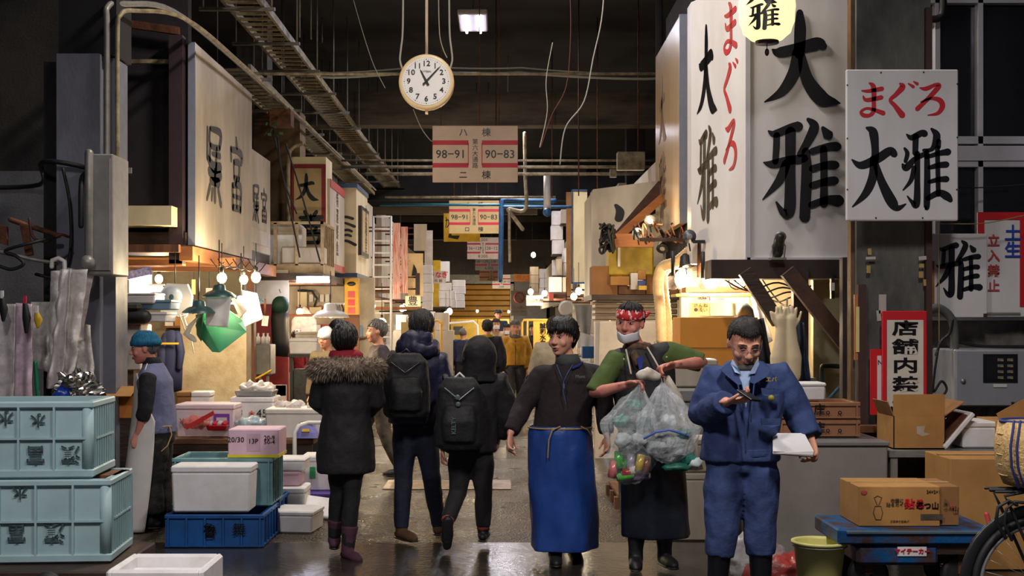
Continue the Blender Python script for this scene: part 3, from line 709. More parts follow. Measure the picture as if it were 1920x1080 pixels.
# tape and paint scraps on pillar
for i, (px, py, w, h, c) in enumerate([(1632,484,18,5,0),(1630,472,6,12,1),(1628,505,7,14,1),(1729,484,14,7,0),(1727,498,9,7,1),(1726,515,8,12,1),(1733,530,5,12,1),(1655,570,14,36,0),(1648,592,8,20,0)]):
    p = W(px,py,9.7 if i < 8 and px != 1655 else 9.74)
    MB().box((p.x,9.745 if px in (1655,1648) else 9.69,p.z), (w/F*9.7,.006,h/F*9.7), rot=(0,random.uniform(-.1,.1),0)).done('tape_scrap', M('tape_scrap_%s' % ('white','yellow')[c], ((190,184,176),(180,150,80))[c], .6), label='torn %s scrap stuck on the dark pillar' % ('white','yellowish')[c], cat='tape', group='torn tape scraps on the dark pillar')
# ------------------------------------------------------------- electric box
a = W(1789,763,9.9); b = W(1935,655,9.9)
t = thing('electric_box', 'grey steel electric meter box with a black window on the right wall', 'electric box')
MB().bb((a.x,9.9,a.z), (b.x,10.4,b.z), .01).done('body', M('meter_box_grey', (150,152,160), .45, .1, var=.12), t)
MB().bb((a.x+.01,9.88,a.z+.01), (b.x,9.9,b.z-.01), .006).done('door', M('meter_box_grey', (1,1,1)), t)
c0 = W(1844,717,9.87); c1 = W(1908,664,9.87)
MB().bb((c0.x,9.868,c0.z), (c1.x,9.88,c1.z), .006).done('window_frame', m_ink, t)
MB().bb((c0.x+.02,9.864,c0.z+.02), (c1.x-.02,9.868,c1.z-.02)).done('window_pane', m_glassd, t)
for i in range(4):
    for j in range(2):
        p = W(1876+j*18,675+i*11,9.86); m_ = MB(); m_.mi = 0; m_.box(p, (.045,.01,.022), bev=.003); m_.box(p+V(.01,-.006,-.006), (.02,.004,.006), mi=1); m_.done('meter', [M('meter_face', (120,120,116), .4), m_yel], t)
mb = MB(); p = W(1805,714,9.88); mb.cyl(p, p+V(0,-.02,0), .018, 12); mb.done('lock', m_steel, t)
text('電灯盤', .03, m_ink, t, W(1906,757,9.875), name='plate_lettering'); MB().bb(W(1862,726,9.875), W(1888,720,9.87)).done('label_plate', m_whp, t)
ropey('wall_pipe', [W(1745,580,10), W(1760,578,10), W(1778,590,10), W(1788,612,10), W(1790,660,10)], .035, M('grey_conduit', (96,98,96), .5), label='thick grey elbow conduit running into the electric box', cat='pipe')
ropey('wall_cable', [W(1755,665,9.95),W(1765,640,9.95),W(1780,625,9.95),W(1786,600,9.93)], .012, m_cable, label='black cable rising beside the grey elbow conduit', cat='cable')
ropey('wall_cable', [W(1792,640,10),W(1830,648,10),W(1870,650,10),W(1940,650,10)], .012, m_cable, label='black cable lying along the top of the electric box', cat='cable')
ropey('cable_loop', [W(1758,660,9.9),W(1752,700,9.9),W(1750,735,9.9),W(1765,715,9.9),W(1775,730,9.9),W(1762,750,9.9)], .01, m_cable, label='black cable loop hanging left of the electric box', cat='cable')
# ------------------------------------------------------------- narrow sign edge-on to the aisle, right
t = thing('shop_sign', 'tall narrow sign seen nearly edge on, with warm reflections, left of the corner sign', 'sign')
X = W(1275,0,13.5).x; z0 = W(0,418,13.5).z; z1 = W(0,28,13.5).z
mb = MB(); mb.poly([(X,13.5,z0),(X+.07,13.5,z0),(X+.07,15.6,z0-.02),(X,15.6,z0-.02)], (0,0,z1-z0)); mb.done('panel', M('glossy_cream_panel', (226,200,168), .22, col2=(196,164,126), scale=2, stretch=(1,1,.2), rvar=.08), t)
MB().bb((X-.01,13.46,z0), (X+.08,13.5,z1)).done('edge_trim', M('blue_grey_edge', (150,156,172), .4, .3), t)
for i, G in enumerate((DAI, GA)):
    brush(G, (DAI_B, GA_B)[i], (.7,.8), M('pale_tan_letters', (150,122,92), .4), t, (X,15.3,z1-.35-i*.9), right=(0,-1,0))  # letters in a tan close to the panel colour
mb = MB(); mb.bb((X+.1,13.3,z0-.4), (X+.35,15.4,z1+.4)); mb.done('backing_wall', m_dark, t)
mb = MB(); mb.cyl(W(1236,430,15.8), W(1236,-60,15.8), .045, 8); mb.done('overhead_post', m_dark, label='thin dark post left of the edge-on sign', cat='post')
# ------------------------------------------------------------- left big signs along the aisle
X = -3.2; ya, yb = 13.5, 16.6
t = thing('shop_sign', 'largest weathered white sign panel over the left stall, with two faded brush characters', 'sign')
zt_ = 3.82; zb_ = 2.42
zt_ = W(0,80,13.5).z; zb_ = W(0,460,13.5).z
MB().poly([(X,ya,zb_),(X-.06,ya,zb_),(X-.06,yb,zb_),(X,yb,zb_)], (0,0,zt_-zb_)).done('panel', M('weathered_cream_panel', (206,192,170), .5, col2=(150,134,110), scale=1.1, stretch=(1,1,.35), cut=(.4,.75)), t)
MB().bb((X-.07,ya-.03,zb_), (X+.005,ya,zt_)).done('edge_trim', M('blue_grey_edge', (1,1,1)), t)
MIYA = [[(50,0,4),(55,12,8)],[(10,22,5),(12,40,6)],[(10,24,5),(60,20,6),(95,24,8),(90,38,5)],[(32,42,5),(34,66,5)],[(32,42,5),(75,40,6),(72,66,5)],[(34,68,5),(72,66,5)],
        [(55,66,4),(45,78,5)],[(22,82,6),(24,118,7)],[(22,82,5),(85,78,7),(84,118,7)],[(24,118,6),(84,116,6)],[(54,82,4),(54,116,4)],[(24,99,4),(84,97,4)]]
MIYB = (5,-5,100,125)
HORI = [[(15,10,4),(14,60,5)],[(30,8,4),(95,5,7),(90,30,6)],[(30,8,4),(32,35,5),(90,32,5)],[(32,35,5),(28,60,6)],[(45,48,4),(92,45,6)],[(70,35,4),(66,75,6)],[(20,60,7),(50,70,10),(95,64,9)],
        [(25,80,8),(60,85,10),(96,78,9)],[(35,95,7),(85,92,9)],[(60,75,6),(60,125,7)],[(30,105,6),(12,128,4)],[(82,105,6),(98,128,7)],[(45,108,5),(40,126,4)]]
HORB = (8,0,100,130)
zz = lambda py, d: W(0,py,d).z
MF = M('weathered_black_letters', (40,38,36), .5, col2=(70,62,52), scale=10)
brush(HORI, HORB, (.75, zz(232,14.2)-zz(378,14.2)), MF, t, (X,14.0,zz(232,14.2)), right=(0,1,0))
brush(MIYA, MIYB, (.72, zz(252,15.5)-zz(398,15.5)), MF, t, (X,15.25,zz(252,15.5)), right=(0,1,0))
t = thing('shop_sign', 'smaller weathered sign panel just behind the largest left one', 'sign')
zt2 = zz(278,16.7); zb2 = zz(468,16.7)
MB().poly([(X-.03,16.65,zb2),(X-.09,16.65,zb2),(X-.09,18.1,zb2),(X-.03,18.1,zb2)], (0,0,zt2-zb2)).done('panel', M('weathered_cream_panel', (1,1,1)), t)
brush(HORI, HORB, (.42, zz(345,17)-zz(415,17)), MF, t, (X-.03,16.8,zz(345,17)), right=(0,1,0))
brush(MIYA, MIYB, (.42, zz(350,17.5)-zz(418,17.5)), MF, t, (X-.03,17.4,zz(350,17.5)), right=(0,1,0))
MB().bb((X-.02,16.7,zb2+.1),(X-.025,18.0,zb2+.3)).done('pale_strip', m_whold, t)
# wooden beam under the signs & dark post
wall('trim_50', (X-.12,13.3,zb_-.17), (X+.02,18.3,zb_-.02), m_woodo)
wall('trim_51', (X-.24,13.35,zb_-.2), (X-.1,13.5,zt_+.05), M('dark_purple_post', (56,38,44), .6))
# ------------------------------------------------------------- balcony with railing
D = 18.5; a = W(496,530,D); b = W(606,415,D)
m_balc = M('worn_cream_balcony', (196,172,130), .6, col2=(140,116,84), scale=5)
t = thing('balcony', 'cream railed loft balcony holding a white box above the left stalls', 'balcony')
zf = W(0,495,D).z
mb = MB(); mb.bb((a.x-.4,D,a.z+.04), (b.x,D+1.3,zf)); mb.done('fascia', m_balc, t)
mb = MB(); mb.bb((a.x-.4,D-.03,a.z), (b.x+.03,D+1.3,a.z+.06)); mb.done('lower_edge', m_wood, t)
zr = b.z
mb = MB(); mb.bb((a.x-.2,D,zr-.04), (b.x,D+.04,zr)); mb.bb((b.x-.04,D,zr-.04), (b.x,D+1.3,zr)); mb.done('top_rail', m_balc, t)
for px in (516,556,604): x = W(px,0,D).x; MB().bb((x-.022,D,zf-.02), (x+.022,D+.04,zr-.02)).done('post', m_balc, t)
for i in range(6): MB().bb((b.x-.035,D+.2+i*.2,zf-.02), (b.x,D+.23+i*.2,zr-.02)).done('post', m_balc, t)
t = thing('tarp_box', 'pale cloth covered box on the left balcony', 'box', loc=(W(528,0,18.8).x,18.95,zf)); MB().box((0,0,.3), (.62,.5,.6), bev=.05).done('body', m_whold, t)
MB().box((0,-.27,.22), (.64,.03,.44), rot=(.1,0,.03), bev=.01).done('cloth_flap', m_sty, t)
t = thing('long_box', 'long low white box behind the balcony railing', 'box', loc=(W(572,0,18.8).x,18.72,zf)); MB().box((0,0,.13), (.62,.35,.25), bev=.02).done('body', m_whold, t)
t = thing('tube_light', 'cool fluorescent tube glowing below the left balcony', 'lamp')
p0 = W(556,527,18.3); p1 = W(618,527,18.3); MB().cyl(p0, p1, .022, 10).done('tube', m_tubel, t); MB().bb(p0+V(0,-.03,.03), p1+V(0,.03,.07)).done('fitting', m_white, t)
point('balcony_tube_light', (p0+p1)/2-V(0,.1,.08), 22, (.85,.85,1), .2)
# red framed sign with two large characters
D = 20.2; a = W(546,482,D); b = W(611,294,D)
m_rframe = M('dark_red_frame', (150,34,32), .5, var=.2)
t = thing('framed_sign', 'tan sign in a dark red frame with two large black characters, behind the balcony', 'sign')
zf2 = W(0,308,D).z
MB().bb((a.x,D,a.z), (b.x,D+.75,b.z)).done('cabinet', m_cream, t)
MB().bb((a.x,D-.02,a.z), (b.x,D,zf2)).done('red_frame', m_rframe, t)
MB().bb((a.x+.05,D-.03,a.z), (W(603,0,D).x,D-.02,W(0,316,D).z)).done('field', M('tan_sign_field', (206,180,132), .5, col2=(180,152,106), scale=2), t)
brush(DAI, DAI_B, (46/F*D, 52/F*D), m_ink, t, (W(553,0,D).x, D-.03, W(0,325,D).z))
ZEN = [[(30,0,6),(38,12,7)],[(70,0,6),(62,12,7)],[(15,20,6),(88,18,7)],[(20,32,5),(82,31,6)],[(8,46,6),(92,44,8)],[(50,12,5),(50,46,5)],[(30,52,5),(36,60,6)],[(70,52,5),(64,60,6)],
       [(5,66,6),(95,64,8)],[(24,76,6),(28,100,7)],[(24,76,5),(78,74,7),(74,100,7)],[(28,100,6),(74,99,6)]]
brush(ZEN, (5,0,95,106), (50/F*D, 62/F*D), m_ink, t, (W(558,0,D).x, D-.03, W(0,397,D).z))
# pinkish sign face going away
Dp = 20.4; xx = W(613,0,Dp).x
t = thing('hanging_sign', 'pale sign with pink ends and faded writing, edge on beside the red framed sign', 'sign')
MB().bb((xx,Dp,W(0,505,Dp).z), (xx+.05,22.3,W(0,335,Dp).z)).done('panel', m_whold, t)
for z0_, z1_ in ((350,335),(505,492)): MB().bb((xx+.05,Dp,W(0,z0_,Dp).z), (xx+.06,22.3,W(0,z1_,Dp).z)).done('pink_band', m_redf, t)
MB().bb((xx-.03,Dp-.02,W(0,412,Dp).z), (xx,Dp,W(0,332,Dp).z)).done('red_edge', m_rframe, t)
text('特選鮮魚', .27, m_inkf, t, (xx+.052,21.3,W(0,420,21).z), right=(0,1,0), vertical=True, line=1.0)
# cream and blue cabinet sign
D = 22.4; a = W(598,522,D); b = W(668,344,D)
m_bluep = M('faded_blue_band', (54,88,124), .55, col2=(70,90,110), scale=4)
t = thing('cabinet_sign', 'cream cabinet sign with blue top and bottom bands and a black three-stroke character', 'sign')
zc0, zc1 = W(0,512,D).z, W(0,352,D).z
MB().bb((a.x,D,zc0), (b.x,24.3,zc1)).done('cabinet', m_cream, t)
MB().bb((a.x,D-.02,zc1), (b.x+.02,24.32,b.z)).done('top_band', m_bluep, t); MB().bb((a.x,D-.02,a.z), (b.x+.02,24.32,zc0)).done('bottom_band', m_bluep, t)
SAN = [[(0,15,6),(40,0,9),(80,12,10)],[(10,50,6),(40,42,8),(90,65,10)],[(0,100,6),(50,88,9),(75,98,8)],[(5,130,6),(50,122,8),(70,130,8)],[(0,175,6),(45,162,9),(95,190,10)]]
brush(SAN, (0,-10,100,200), (34/F*D, 58/F*D), m_ink, t, (W(634,0,D).x, D, W(0,404,D).z))
MB().bb((b.x,22.7,W(0,480,23).z), (b.x+.06,24.0,W(0,388,23).z)).done('framed_board', M('dark_frame_wood', (46,34,28), .5), t)
MB().bb((b.x+.06,22.85,W(0,472,23).z), (b.x+.065,23.9,W(0,395,23).z)).done('board_field', M('tan_sign_field', (1,1,1)), t)
text('文和堂', .32, m_inkf, t, (b.x+.068,23.4,W(0,432,23.4).z), right=(0,1,0), vertical=True, line=.9)
# ladder
D = 26; t = thing('ladder', 'pale metal ladder standing up to the loft behind the cream cabinet sign', 'ladder')
for px in (700,733): p = W(px,405,D); MB().cyl((p.x,D,0), (p.x,D,p.z), .024, 8).done('side_rail', m_white, t)
for i in range(15): z = .3+i*.245; MB().cyl((W(700,0,D).x,D,z), (W(733,0,D).x,D,z), .018, 8).done('rung', m_white, t)
# small sign with yellow cat-like courier plate column
D = 20.8; a = W(646,590,D); b = W(672,522,D)
t = thing('post_poster', 'yellow strip poster with small black mark and red squares under the blue band', 'poster')
MB().bb((a.x,D,a.z), (b.x,D+.2,b.z)).done('panel', M('dull_yellow_poster', (206,160,44), .6, col2=(170,120,40), scale=3), t)
MB().ell(((a.x+b.x)/2,D-.01,b.z-.09), (.07,.01,.035)).done('black_mark', m_ink, t)
for i in range(3): MB().box(((a.x+b.x)/2,D-.005,b.z-.26-i*.13), (.11,.01,.1)).done('red_square', m_redf, t)
# ------------------------------------------------------------- generic goods
def sty(loc, w, d, h, label, rz=0, m=None, lid=True, group=None, marks=None, name='styrofoam_box', foot=False):
    t = thing(name, label, 'box', group, loc=loc, rz=rz); m = m or m_sty
    mb = MB(); lh = min(.05, h*.22) if lid else 0; H = h-lh; th = .025
    o = [(-w/2,-d/2),(w/2,-d/2),(w/2,d/2),(-w/2,d/2)]; k = .96
    if lid: mb.box((0,0,H/2), (w,d,H), bev=.012, taper=.96)
    else:
        mb.box((0,0,.02), (w*.96,d*.96,.04), bev=.008)
        for sx in (-1,1): mb.box((sx*(w/2-th/2),0,H/2), (th,d,H), bev=.006)
        for sy in (-1,1): mb.box((0,sy*(d/2-th/2),H/2), (w-2*th,th,H), bev=.006)
    mb.done('body', m, t)
    if lid: MB().box((0,0,H+lh/2), (w+.008,d+.008,lh), bev=.01).done('lid', m, t)
    if marks:
        for s_, sz, x, z, mm in marks: text(s_, sz, mm, t, (x,-d/2-.002,z))
    return t
def crate(loc, w, d, h, label, m, nx=4, nz=2, rz=0, group=None, ny=3, marks=(), name='plastic_crate', rim=.03):
    t = thing(name, label, 'crate', group, loc=loc, rz=rz); th = .012; k = .97
    mb = MB(); mb.box((0,0,.01), (w*.95,d*.95,.02))
    for sx in (-1,1): mb.box((sx*(w/2-th),0,h/2), (th,d-2*th,h))
    for sy in (-1,1): mb.box((0,sy*(d/2-th),h/2), (w-2*th,th,h))
    mb.done('body', m, t)
    rb = MB()
    rb.box((0,-d/2+.005,h-.015), (w+.03,.03,.03), bev=.005); rb.box((0,d/2-.005,h-.015), (w+.03,.03,.03), bev=.005)
    rb.box((-w/2+.005,0,h-.015), (.03,d,.03), bev=.005); rb.box((w/2-.005,0,h-.015), (.03,d,.03), bev=.005); rb.done('rim', m, t)
    rb = MB()
    for i in range(nx+1):
        x = -w/2+th+(w-2*th)*i/nx; rb.box((x,-d/2,h/2), (.012,.026,h-.02)); rb.box((x,d/2,h/2), (.012,.026,h-.02))
    for i in range(ny+1):
        y = -d/2+th+(d-2*th)*i/ny; rb.box((-w/2,y,h/2), (.026,.012,h-.02)); rb.box((w/2,y,h/2), (.026,.012,h-.02))
    for j in range(nz):
        z = .012+(h-.05)*j/nz; rb.box((0,0,z+.006), (w+.022,d+.022,.012))
    # keep ribs outside only
    rb.done('rib_grid', m, t)
    for o in marks: o(t)
    return t
def carton(loc, w, d, h, label, m=None, rz=0, flaps=False, group=None):
    t = thing('cardboard_box', label, 'box', group, loc=loc, rz=rz); m = m or m_card
    MB().box((0,0,h/2), (w,d,h), bev=.004).done('body', m, t)
    MB().box((0,0,h+.001), (.05,d,.002)).done('packing_tape', M('packing_tape', (196,160,104), .3), t)
    return t
def bulb(p, power, label, r=.035, drop=.3, col=(1,.80,.56), group=None, shade=None):
    t = thing('light_bulb', label, 'lamp', group, loc=p)
    MB().ell((0,0,0), (r,r,r*1.15)).done('glass', m_bulb, t)
    mb = MB(); mb.cyl((0,0,r), (0,0,r+.06), .02, 10); mb.done('socket', m_cable, t)
    MB().cyl((0,0,r+.06), (0,0,r+.06+drop), .005, 6).done('cord', m_cable, t)
    if power: point('bulb_light', Vector(p)-V(0,.02,r+.03), power, col, .06)
    return t
def shade_lamp(p, r, label, lit=0, m=None):
    t = thing('pendant_lamp', label, 'lamp', loc=p)
    k = r/.13
    MB().lathe([(.13*k,0),(.125*k,.012*k),(.09*k,.04*k),(.05*k,.055*k),(.045*k,.09*k),(.03*k,.1*k),(.0,.1*k)], n=28).done('shade', m or m_tin, t)
    MB().cyl((0,0,.1*k), (0,0,.1*k+.45), .006, 6).done('cord', m_cable, t)
    MB().ell((0,0,.012*k), (.03,.03,.03)).done('bulb', m_bulb if lit else M('unlit_bulb', (210,205,195), .2), t)
    if lit: point('pendant_light', Vector(p)-V(0,0,.03), lit, (1,.72,.42), .05)
    return t
def cloth(name, p0, p1, p2, p3, m, amp=.02, wl=.15, nu=16, nv=20, th=.006, seed=1, **kw):
    """cloth patch over corners p0(tl) p1(tr) p2(br) p3(bl)"""
    p0, p1, p2, p3 = map(Vector, (p0, p1, p2, p3)); mb = MB(); nrm = (p1-p0).cross(p3-p0).normalized()
    def f(u, v):
        q = p0.lerp(p1, u).lerp(p3.lerp(p2, u), v)
        return q + nrm*amp*(math.sin(u*9+seed)+noise.noise(q/wl+V(seed,0,0))*1.5)*(.3+.7*v)
    mb.grid(f, nu, nv); o = mb.done(name, m, fixn=False, **kw)
    return modify(o, ('SOLIDIFY', dict(thickness=th)))
# ------------------------------------------------------------- shop shells (structure)
m_warmw = M('warm_shop_plaster', (210,200,178), .75, col2=(158,142,116), scale=1.6, bump=.15, cut=(.4,.8))
m_pale = M('pale_shop_wall', (220,212,196), .7, col2=(186,172,146), scale=2)
wall('wall_left_stall_back', (-7,17.6,0), (-3.5,17.75,2.55), M('grey_green_plaster', (150,144,124), .75, col2=(112,104,86), scale=2))
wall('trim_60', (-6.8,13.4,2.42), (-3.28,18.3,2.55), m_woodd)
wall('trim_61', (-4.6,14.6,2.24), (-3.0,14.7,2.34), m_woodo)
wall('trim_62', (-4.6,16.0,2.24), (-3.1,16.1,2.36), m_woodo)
wall('wall_left_low', (W(338,0,15).x,15,0), (W(462,0,15).x,15.3,1.70), M('worn_ochre_plaster', (190,176,146), .75, col2=(140,116,84), scale=2.2, bump=.25, cut=(.42,.75)))
wall('trim_63', (W(462,0,15.6).x,15.6,0), (W(476,0,15.6).x,15.75,2.3), m_wood)
wall('wall_left_red', (W(480,0,18.6).x,18.4,0), (W(540,0,18.4).x,18.5,1.86), M('dark_red_panel', (120,32,34), .6, var=.2))
wall('wall_left_red_upper', (W(480,0,18.4).x,18.42,1.86), (W(540,0,18.4).x,18.5,2.35), m_pale)
wall('wall_left_stall_back_2', (-6,21.6,0), (-2.1,21.75,2.35), m_warmw)
wall('trim_64', (-6,18.3,2.2), (-2.52,21.8,2.3), m_woodd)
wall('trim_65', (-4.6,19,1.68), (-2.6,19.05,1.72), m_woodo)
# aisle side walls further back
left_panels = [(24.5,27,-3.4,4.6,m_dark),(28,30,-3.2,4.3,M('cream_far_panel', (226,206,160), .6)),(30,32.5,-3.2,4.5,m_pale),(32.5,35,-3.3,4.2,M('brown_far_panel', (130,100,70), .6)),
               (35,39,-3.2,4.6,m_whold),(39,44,-3.2,4.3,m_pale),(44,52,-3.2,4.2,m_warmw),(52,69,-3.2,4.0,m_pale)]
for k, (a_, b_, x, z, m) in enumerate(left_panels): wall('wall_left_shop_%d' % (k+3), (x-.15,a_,2.25), (x,b_,z), m)
for k, (a_, b_) in enumerate([(26,31),(31,37),(37,44),(44,56)]):
    wall('wall_left_shop_back_%d' % (k+3), (-6,b_-.1,0), (-3.3,b_,2.25), m_warmw); wall('trim_%d' % (70+k), (-6,a_,2.2), (-3.2,b_,2.26), m_wood)
wall('wall_left_shop_end', (-6.2,24,0), (-6,60,2.3), m_warmw)
right_panels = [(19,24,2.35,4.0,m_whold),(24,29,2.25,4.2,M('grey_brown_panel', (120,104,84), .7)),(31,36,2.2,4.4,m_whold),(38,46,2.2,4.2,M('grey_far_wall', (150,142,132), .7)),(46,68,2.2,4.0,m_pale)]
for k, (a_, b_, x, z, m) in enumerate(right_panels): wall('wall_right_shop_%d' % (k+3), (x,a_,2.2), (x+.15,b_,z), m)
for k, (a_, b_) in enumerate([(19,25),(25,32),(32,40),(40,52)]):
    wall('wall_right_shop_back_%d' % (k+3), (2.3,b_-.1,0), (5.5,b_,2.25), m_warmw); wall('trim_%d' % (80+k), (2.2,a_,2.15), (5.5,b_,2.21), m_wood)
wall('wall_right_shop_end', (5.5,11,0), (5.7,60,2.3), m_warmw)
# ------------------------------------------------------------- left stall one: lamps, bags, scale
D = 13.3
bulb(W(416,521,D), 70, 'leftmost bare bulb glowing above the green bag', .05, .25, group=None)
bulb(W(457,524,D+.3), 60, 'middle bare bulb glowing under the left sign', .045, .25)
bulb(W(480,520,D+.2), 60, 'rightmost of the bare bulbs under the left sign, its light yellower', .05, .25, col=(1,.8,.35))
shade_lamp(W(373,587,12.9), .17, 'dark teal pendant lamp shade hanging lowest in the left stall', 0)
shade_lamp(W(411,557,13.0), .17, 'dark teal pendant lamp shade above the white papers, with a lit bulb', 12)
shade_lamp(W(452,571,13.5), .12, 'small teal pendant lamp shade behind the green bag', 8)
shade_lamp(W(480,566,14.2), .10, 'small teal pendant lamp shade rightmost in the left stall', 8)
point('left_stall_glow_lamp', (-4.3,16.2,2.1), 60); bulb(V(-4.3,16.2,2.15), 0, 'bulb glowing at the back of the left stall', .05, .1)
point('left_stall_lamp_two', (-4.9,14.2,2.1), 45); bulb(V(-4.9,14.2,2.15), 0, 'bulb deep inside the left stall near the service cabinet', .05, .1)
t = thing('counter_light', 'bright glowing light box beside the service cabinet in the left stall', 'lamp', loc=W(262,548,15.6))
MB().box((0,0,.12), (.24,.08,.26), bev=.01).done('diffuser', glow('white_light_box', (255,244,236), 9), t); MB().box((0,.06,.12), (.28,.05,.3)).done('frame', m_galv, t)
t = thing('counter_light', 'short violet-white tube light in the left stall', 'lamp', loc=W(294,542,15)); MB().box((0,0,0), (.16,.05,.07), bev=.02).done('tube', m_tubel, t); MB().box((0,.0,.05), (.18,.06,.02)).done('fitting', m_white, t)
t = thing('price_box', 'blue and violet printed carton leaning on the shelf above the light box', 'box', loc=W(258,520,15.4)); MB().box((0,0,.05), (.32,.1,.1), rot=(0,-.22,0), bev=.01).done('carton', M('violet_blue_print', (66,62,130), .5, col2=(150,150,190), scale=30), t)
# hanging spring scale
t = thing('hanging_scale', 'hanging dial spring scale with a round glass face in the left stall', 'scale', loc=W(327,585,13.2))
s_ = 13.2/F
MB().poly([(-26*s_,0,0),(20*s_,0,-10*s_),(30*s_,0,10*s_),(33*s_,0,30*s_),(24*s_,0,52*s_),(-14*s_,0,54*s_),(-26*s_,0,38*s_)], (0,.06,0)).done('housing', m_white, t)
MB().lathe([(20*s_,0),(20*s_,.012),(0,.012)], c=(-4*s_,-.0,28*s_), M3=ry, n=28).done('glass_face', M('scale_face', (190,200,205), .25), t)
MB().ell((-5*s_,-.015,28*s_), (.025,.006,.03)).done('blue_emblem', m_tin, t)
MB().cyl((0,.03,.29), (0,.03,.62), .006, 6).done('hook_rod', m_cable, t)
mb = MB(); mb.tube([(.09,0,-.02),(.12,0,-.12),(.16,0,-.2),(.18,0,-.32),(.2,0,-.42)], .006, 6); mb.tube([(-.1,0,.0),(.05,0,-.05),(.12,0,-.03)], .01, 6); mb.done('wire_arm', m_white, t)
# green folded bag and white papers
m_green = M('green_plastic_sheet', (58,140,108), .35, var=.25, scale=3)
D = 13.1
t = thing('green_bag', 'green plastic bag sheet hanging in the left stall below the lamps', 'bag')
mb = MB(); mb.poly([W(375,590,D),W(420,575,D),(W(455,600,D)),W(462,622,D-.05),W(412,661,D-.1),W(385,610,D)], (0,.015,0)); mb.poly([W(375,590,D-.05),W(385,610,D-.05),W(412,661,D-.12),W(398,660,D-.1),W(372,630,D),W(366,610,D)], (0,.015,0)); mb.done('folded_sheet', m_green, t)
MB().poly([W(368,590,D-.02),W(382,588,D-.06),W(378,640,D-.06),W(370,628,D-.02)], (0,-.03,0)).done('gusset', M('dark_green_fold', (30,96,72), .4), t)
t = thing('paper_bundle', 'bundle of white plastic bags hanging in front of the green bag', 'bags'); 
cloth('sheet', W(386,556,D-.2), W(434,556,D-.2), W(428,614,D-.2), W(386,611,D-.2), m_sty, .008, .1).parent = t
t2 = cloth('paper_bundle', W(455,545,13.6), W(482,550,13.6), W(494,598,13.5), W(456,614,13.5), m_sty, .01, .12, label='bright white bag bundle right of the green bag', cat='bags')
cloth('paper_bundle', W(434,560,13.05), W(440,558,13.05), W(464,582,13.05), W(450,598,13.05), m_whold, .004, .1, label='tilted cream paper packet over the green bag', cat='packet')
t = thing('scoop', 'white plastic scoop hanging left of the green bag', 'scoop'); MB().tube([W(368,598,13), W(356,612,13), W(350,626,13), W(360,634,13)], [.02,.05,.07,.06], 12, flat=.5).done('bowl', m_white, t); MB().tube([W(337,590,13), W(344,610,13), W(350,632,13)], .006, 6).done('handle', m_white, t)
# navy jacket
t = thing('work_jacket', 'navy jacket with a yellow stripe hanging behind the man in the teal hat', 'jacket')
o = MB(); o.loft([(W(320,735,14.2),.13,.06,0),(W(320,690,14.2),.13,.07,0),(W(321,650,14.2),.12,.07,0),(W(322,630,14.2),.10,.06,0),(W(322,620,14.2),.04,.04,0)], 24); o.tube([W(312,630,14.2),W(304,660,14.15),W(302,695,14.15)], [.05,.05,.04], 10); o.tube([W(332,630,14.2),W(338,660,14.15),W(336,690,14.15)], [.05,.05,.04], 10); o = o.done('body', M('navy_cloth', (30,36,74), .8, var=.3), t); wrinkle(o, .02, .1)
MB().box(W(318,644,14.08), (.2,.02,.02)).done('stripe', m_yel, t)
# rusted white cabinet, machine and shelf boxes
D = 12.5; a = W(176,694,D); b = W(264,608,D)
t = thing('wall_cabinet', 'white rust-speckled metal cabinet behind the man in the teal hat', 'cabinet')
MB().bb((a.x,D,a.z), (b.x,D+.4,b.z), .01).done('body', M('rust_speckled_enamel', (206,198,188), .5, col2=(150,96,64), scale=9, cut=(.6,.75)), t)
MB().bb((a.x,D-.015,b.z-.02), (b.x,D,b.z)).done('top_trim', m_rust, t)
ropey('wall_cable', [W(207,608,D-.05),W(206,650,D-.05),W(210,690,D-.05),W(222,715,D-.05),W(245,725,D-.05)], .01, m_cabler, label='brown cable running down the front of the rusty cabinet', cat='cable')
wall('trim_90', (a.x-.3,D+.1,0), (b.x-.1,D+.5,a.z), M('dim_shelf_front', (150,124,92), .7, col2=(60,66,64), scale=1.6))
m_bluel = M('blue_tinted_lid', (120,150,176), .6, var=.15)
flat = [((198,566),(288,551)), ((232,583),(320,560)), ((198,590),(232,574)), ((262,604),(312,585))]
for i, ((x0,y0_),(x1,y1_)) in enumerate([((192,569),(290,549)), ((225,581),(320,562)), ((186,588),(222,572)), ((262,604),(312,585))]):
    p = W((x0+x1)/2, y0_, 12.4+.05*(i%2)); w = (x1-x0)/F*12.4; h = (y0_-y1_)/F*12.4
    sty(p+V(0,.2,0), w, .38, h, ['flat white and blue box at the top of the cabinet stack','flat white and blue box tilted over the stack','small flat white box at the left of the cabinet stack','flat white box at the bottom right of the cabinet stack'][i], m=[m_sty,m_bluel,m_sty,m_sty][i])
t = thing('motor', 'dark greasy pump motor on top of the rusty cabinet', 'motor', loc=W(247,608,12.3))
mb = MB(); mb.tube([(-.12,0,.07),(.12,0,.07)], .07, 16); mb.done('body', m_cable, t); MB().box((0,0,.17), (.17,.12,.07), bev=.02).done('terminal_box', m_concd, t); MB().box((-.25,0,.03), (.3,.2,.06)).done('base', m_woodd, t)
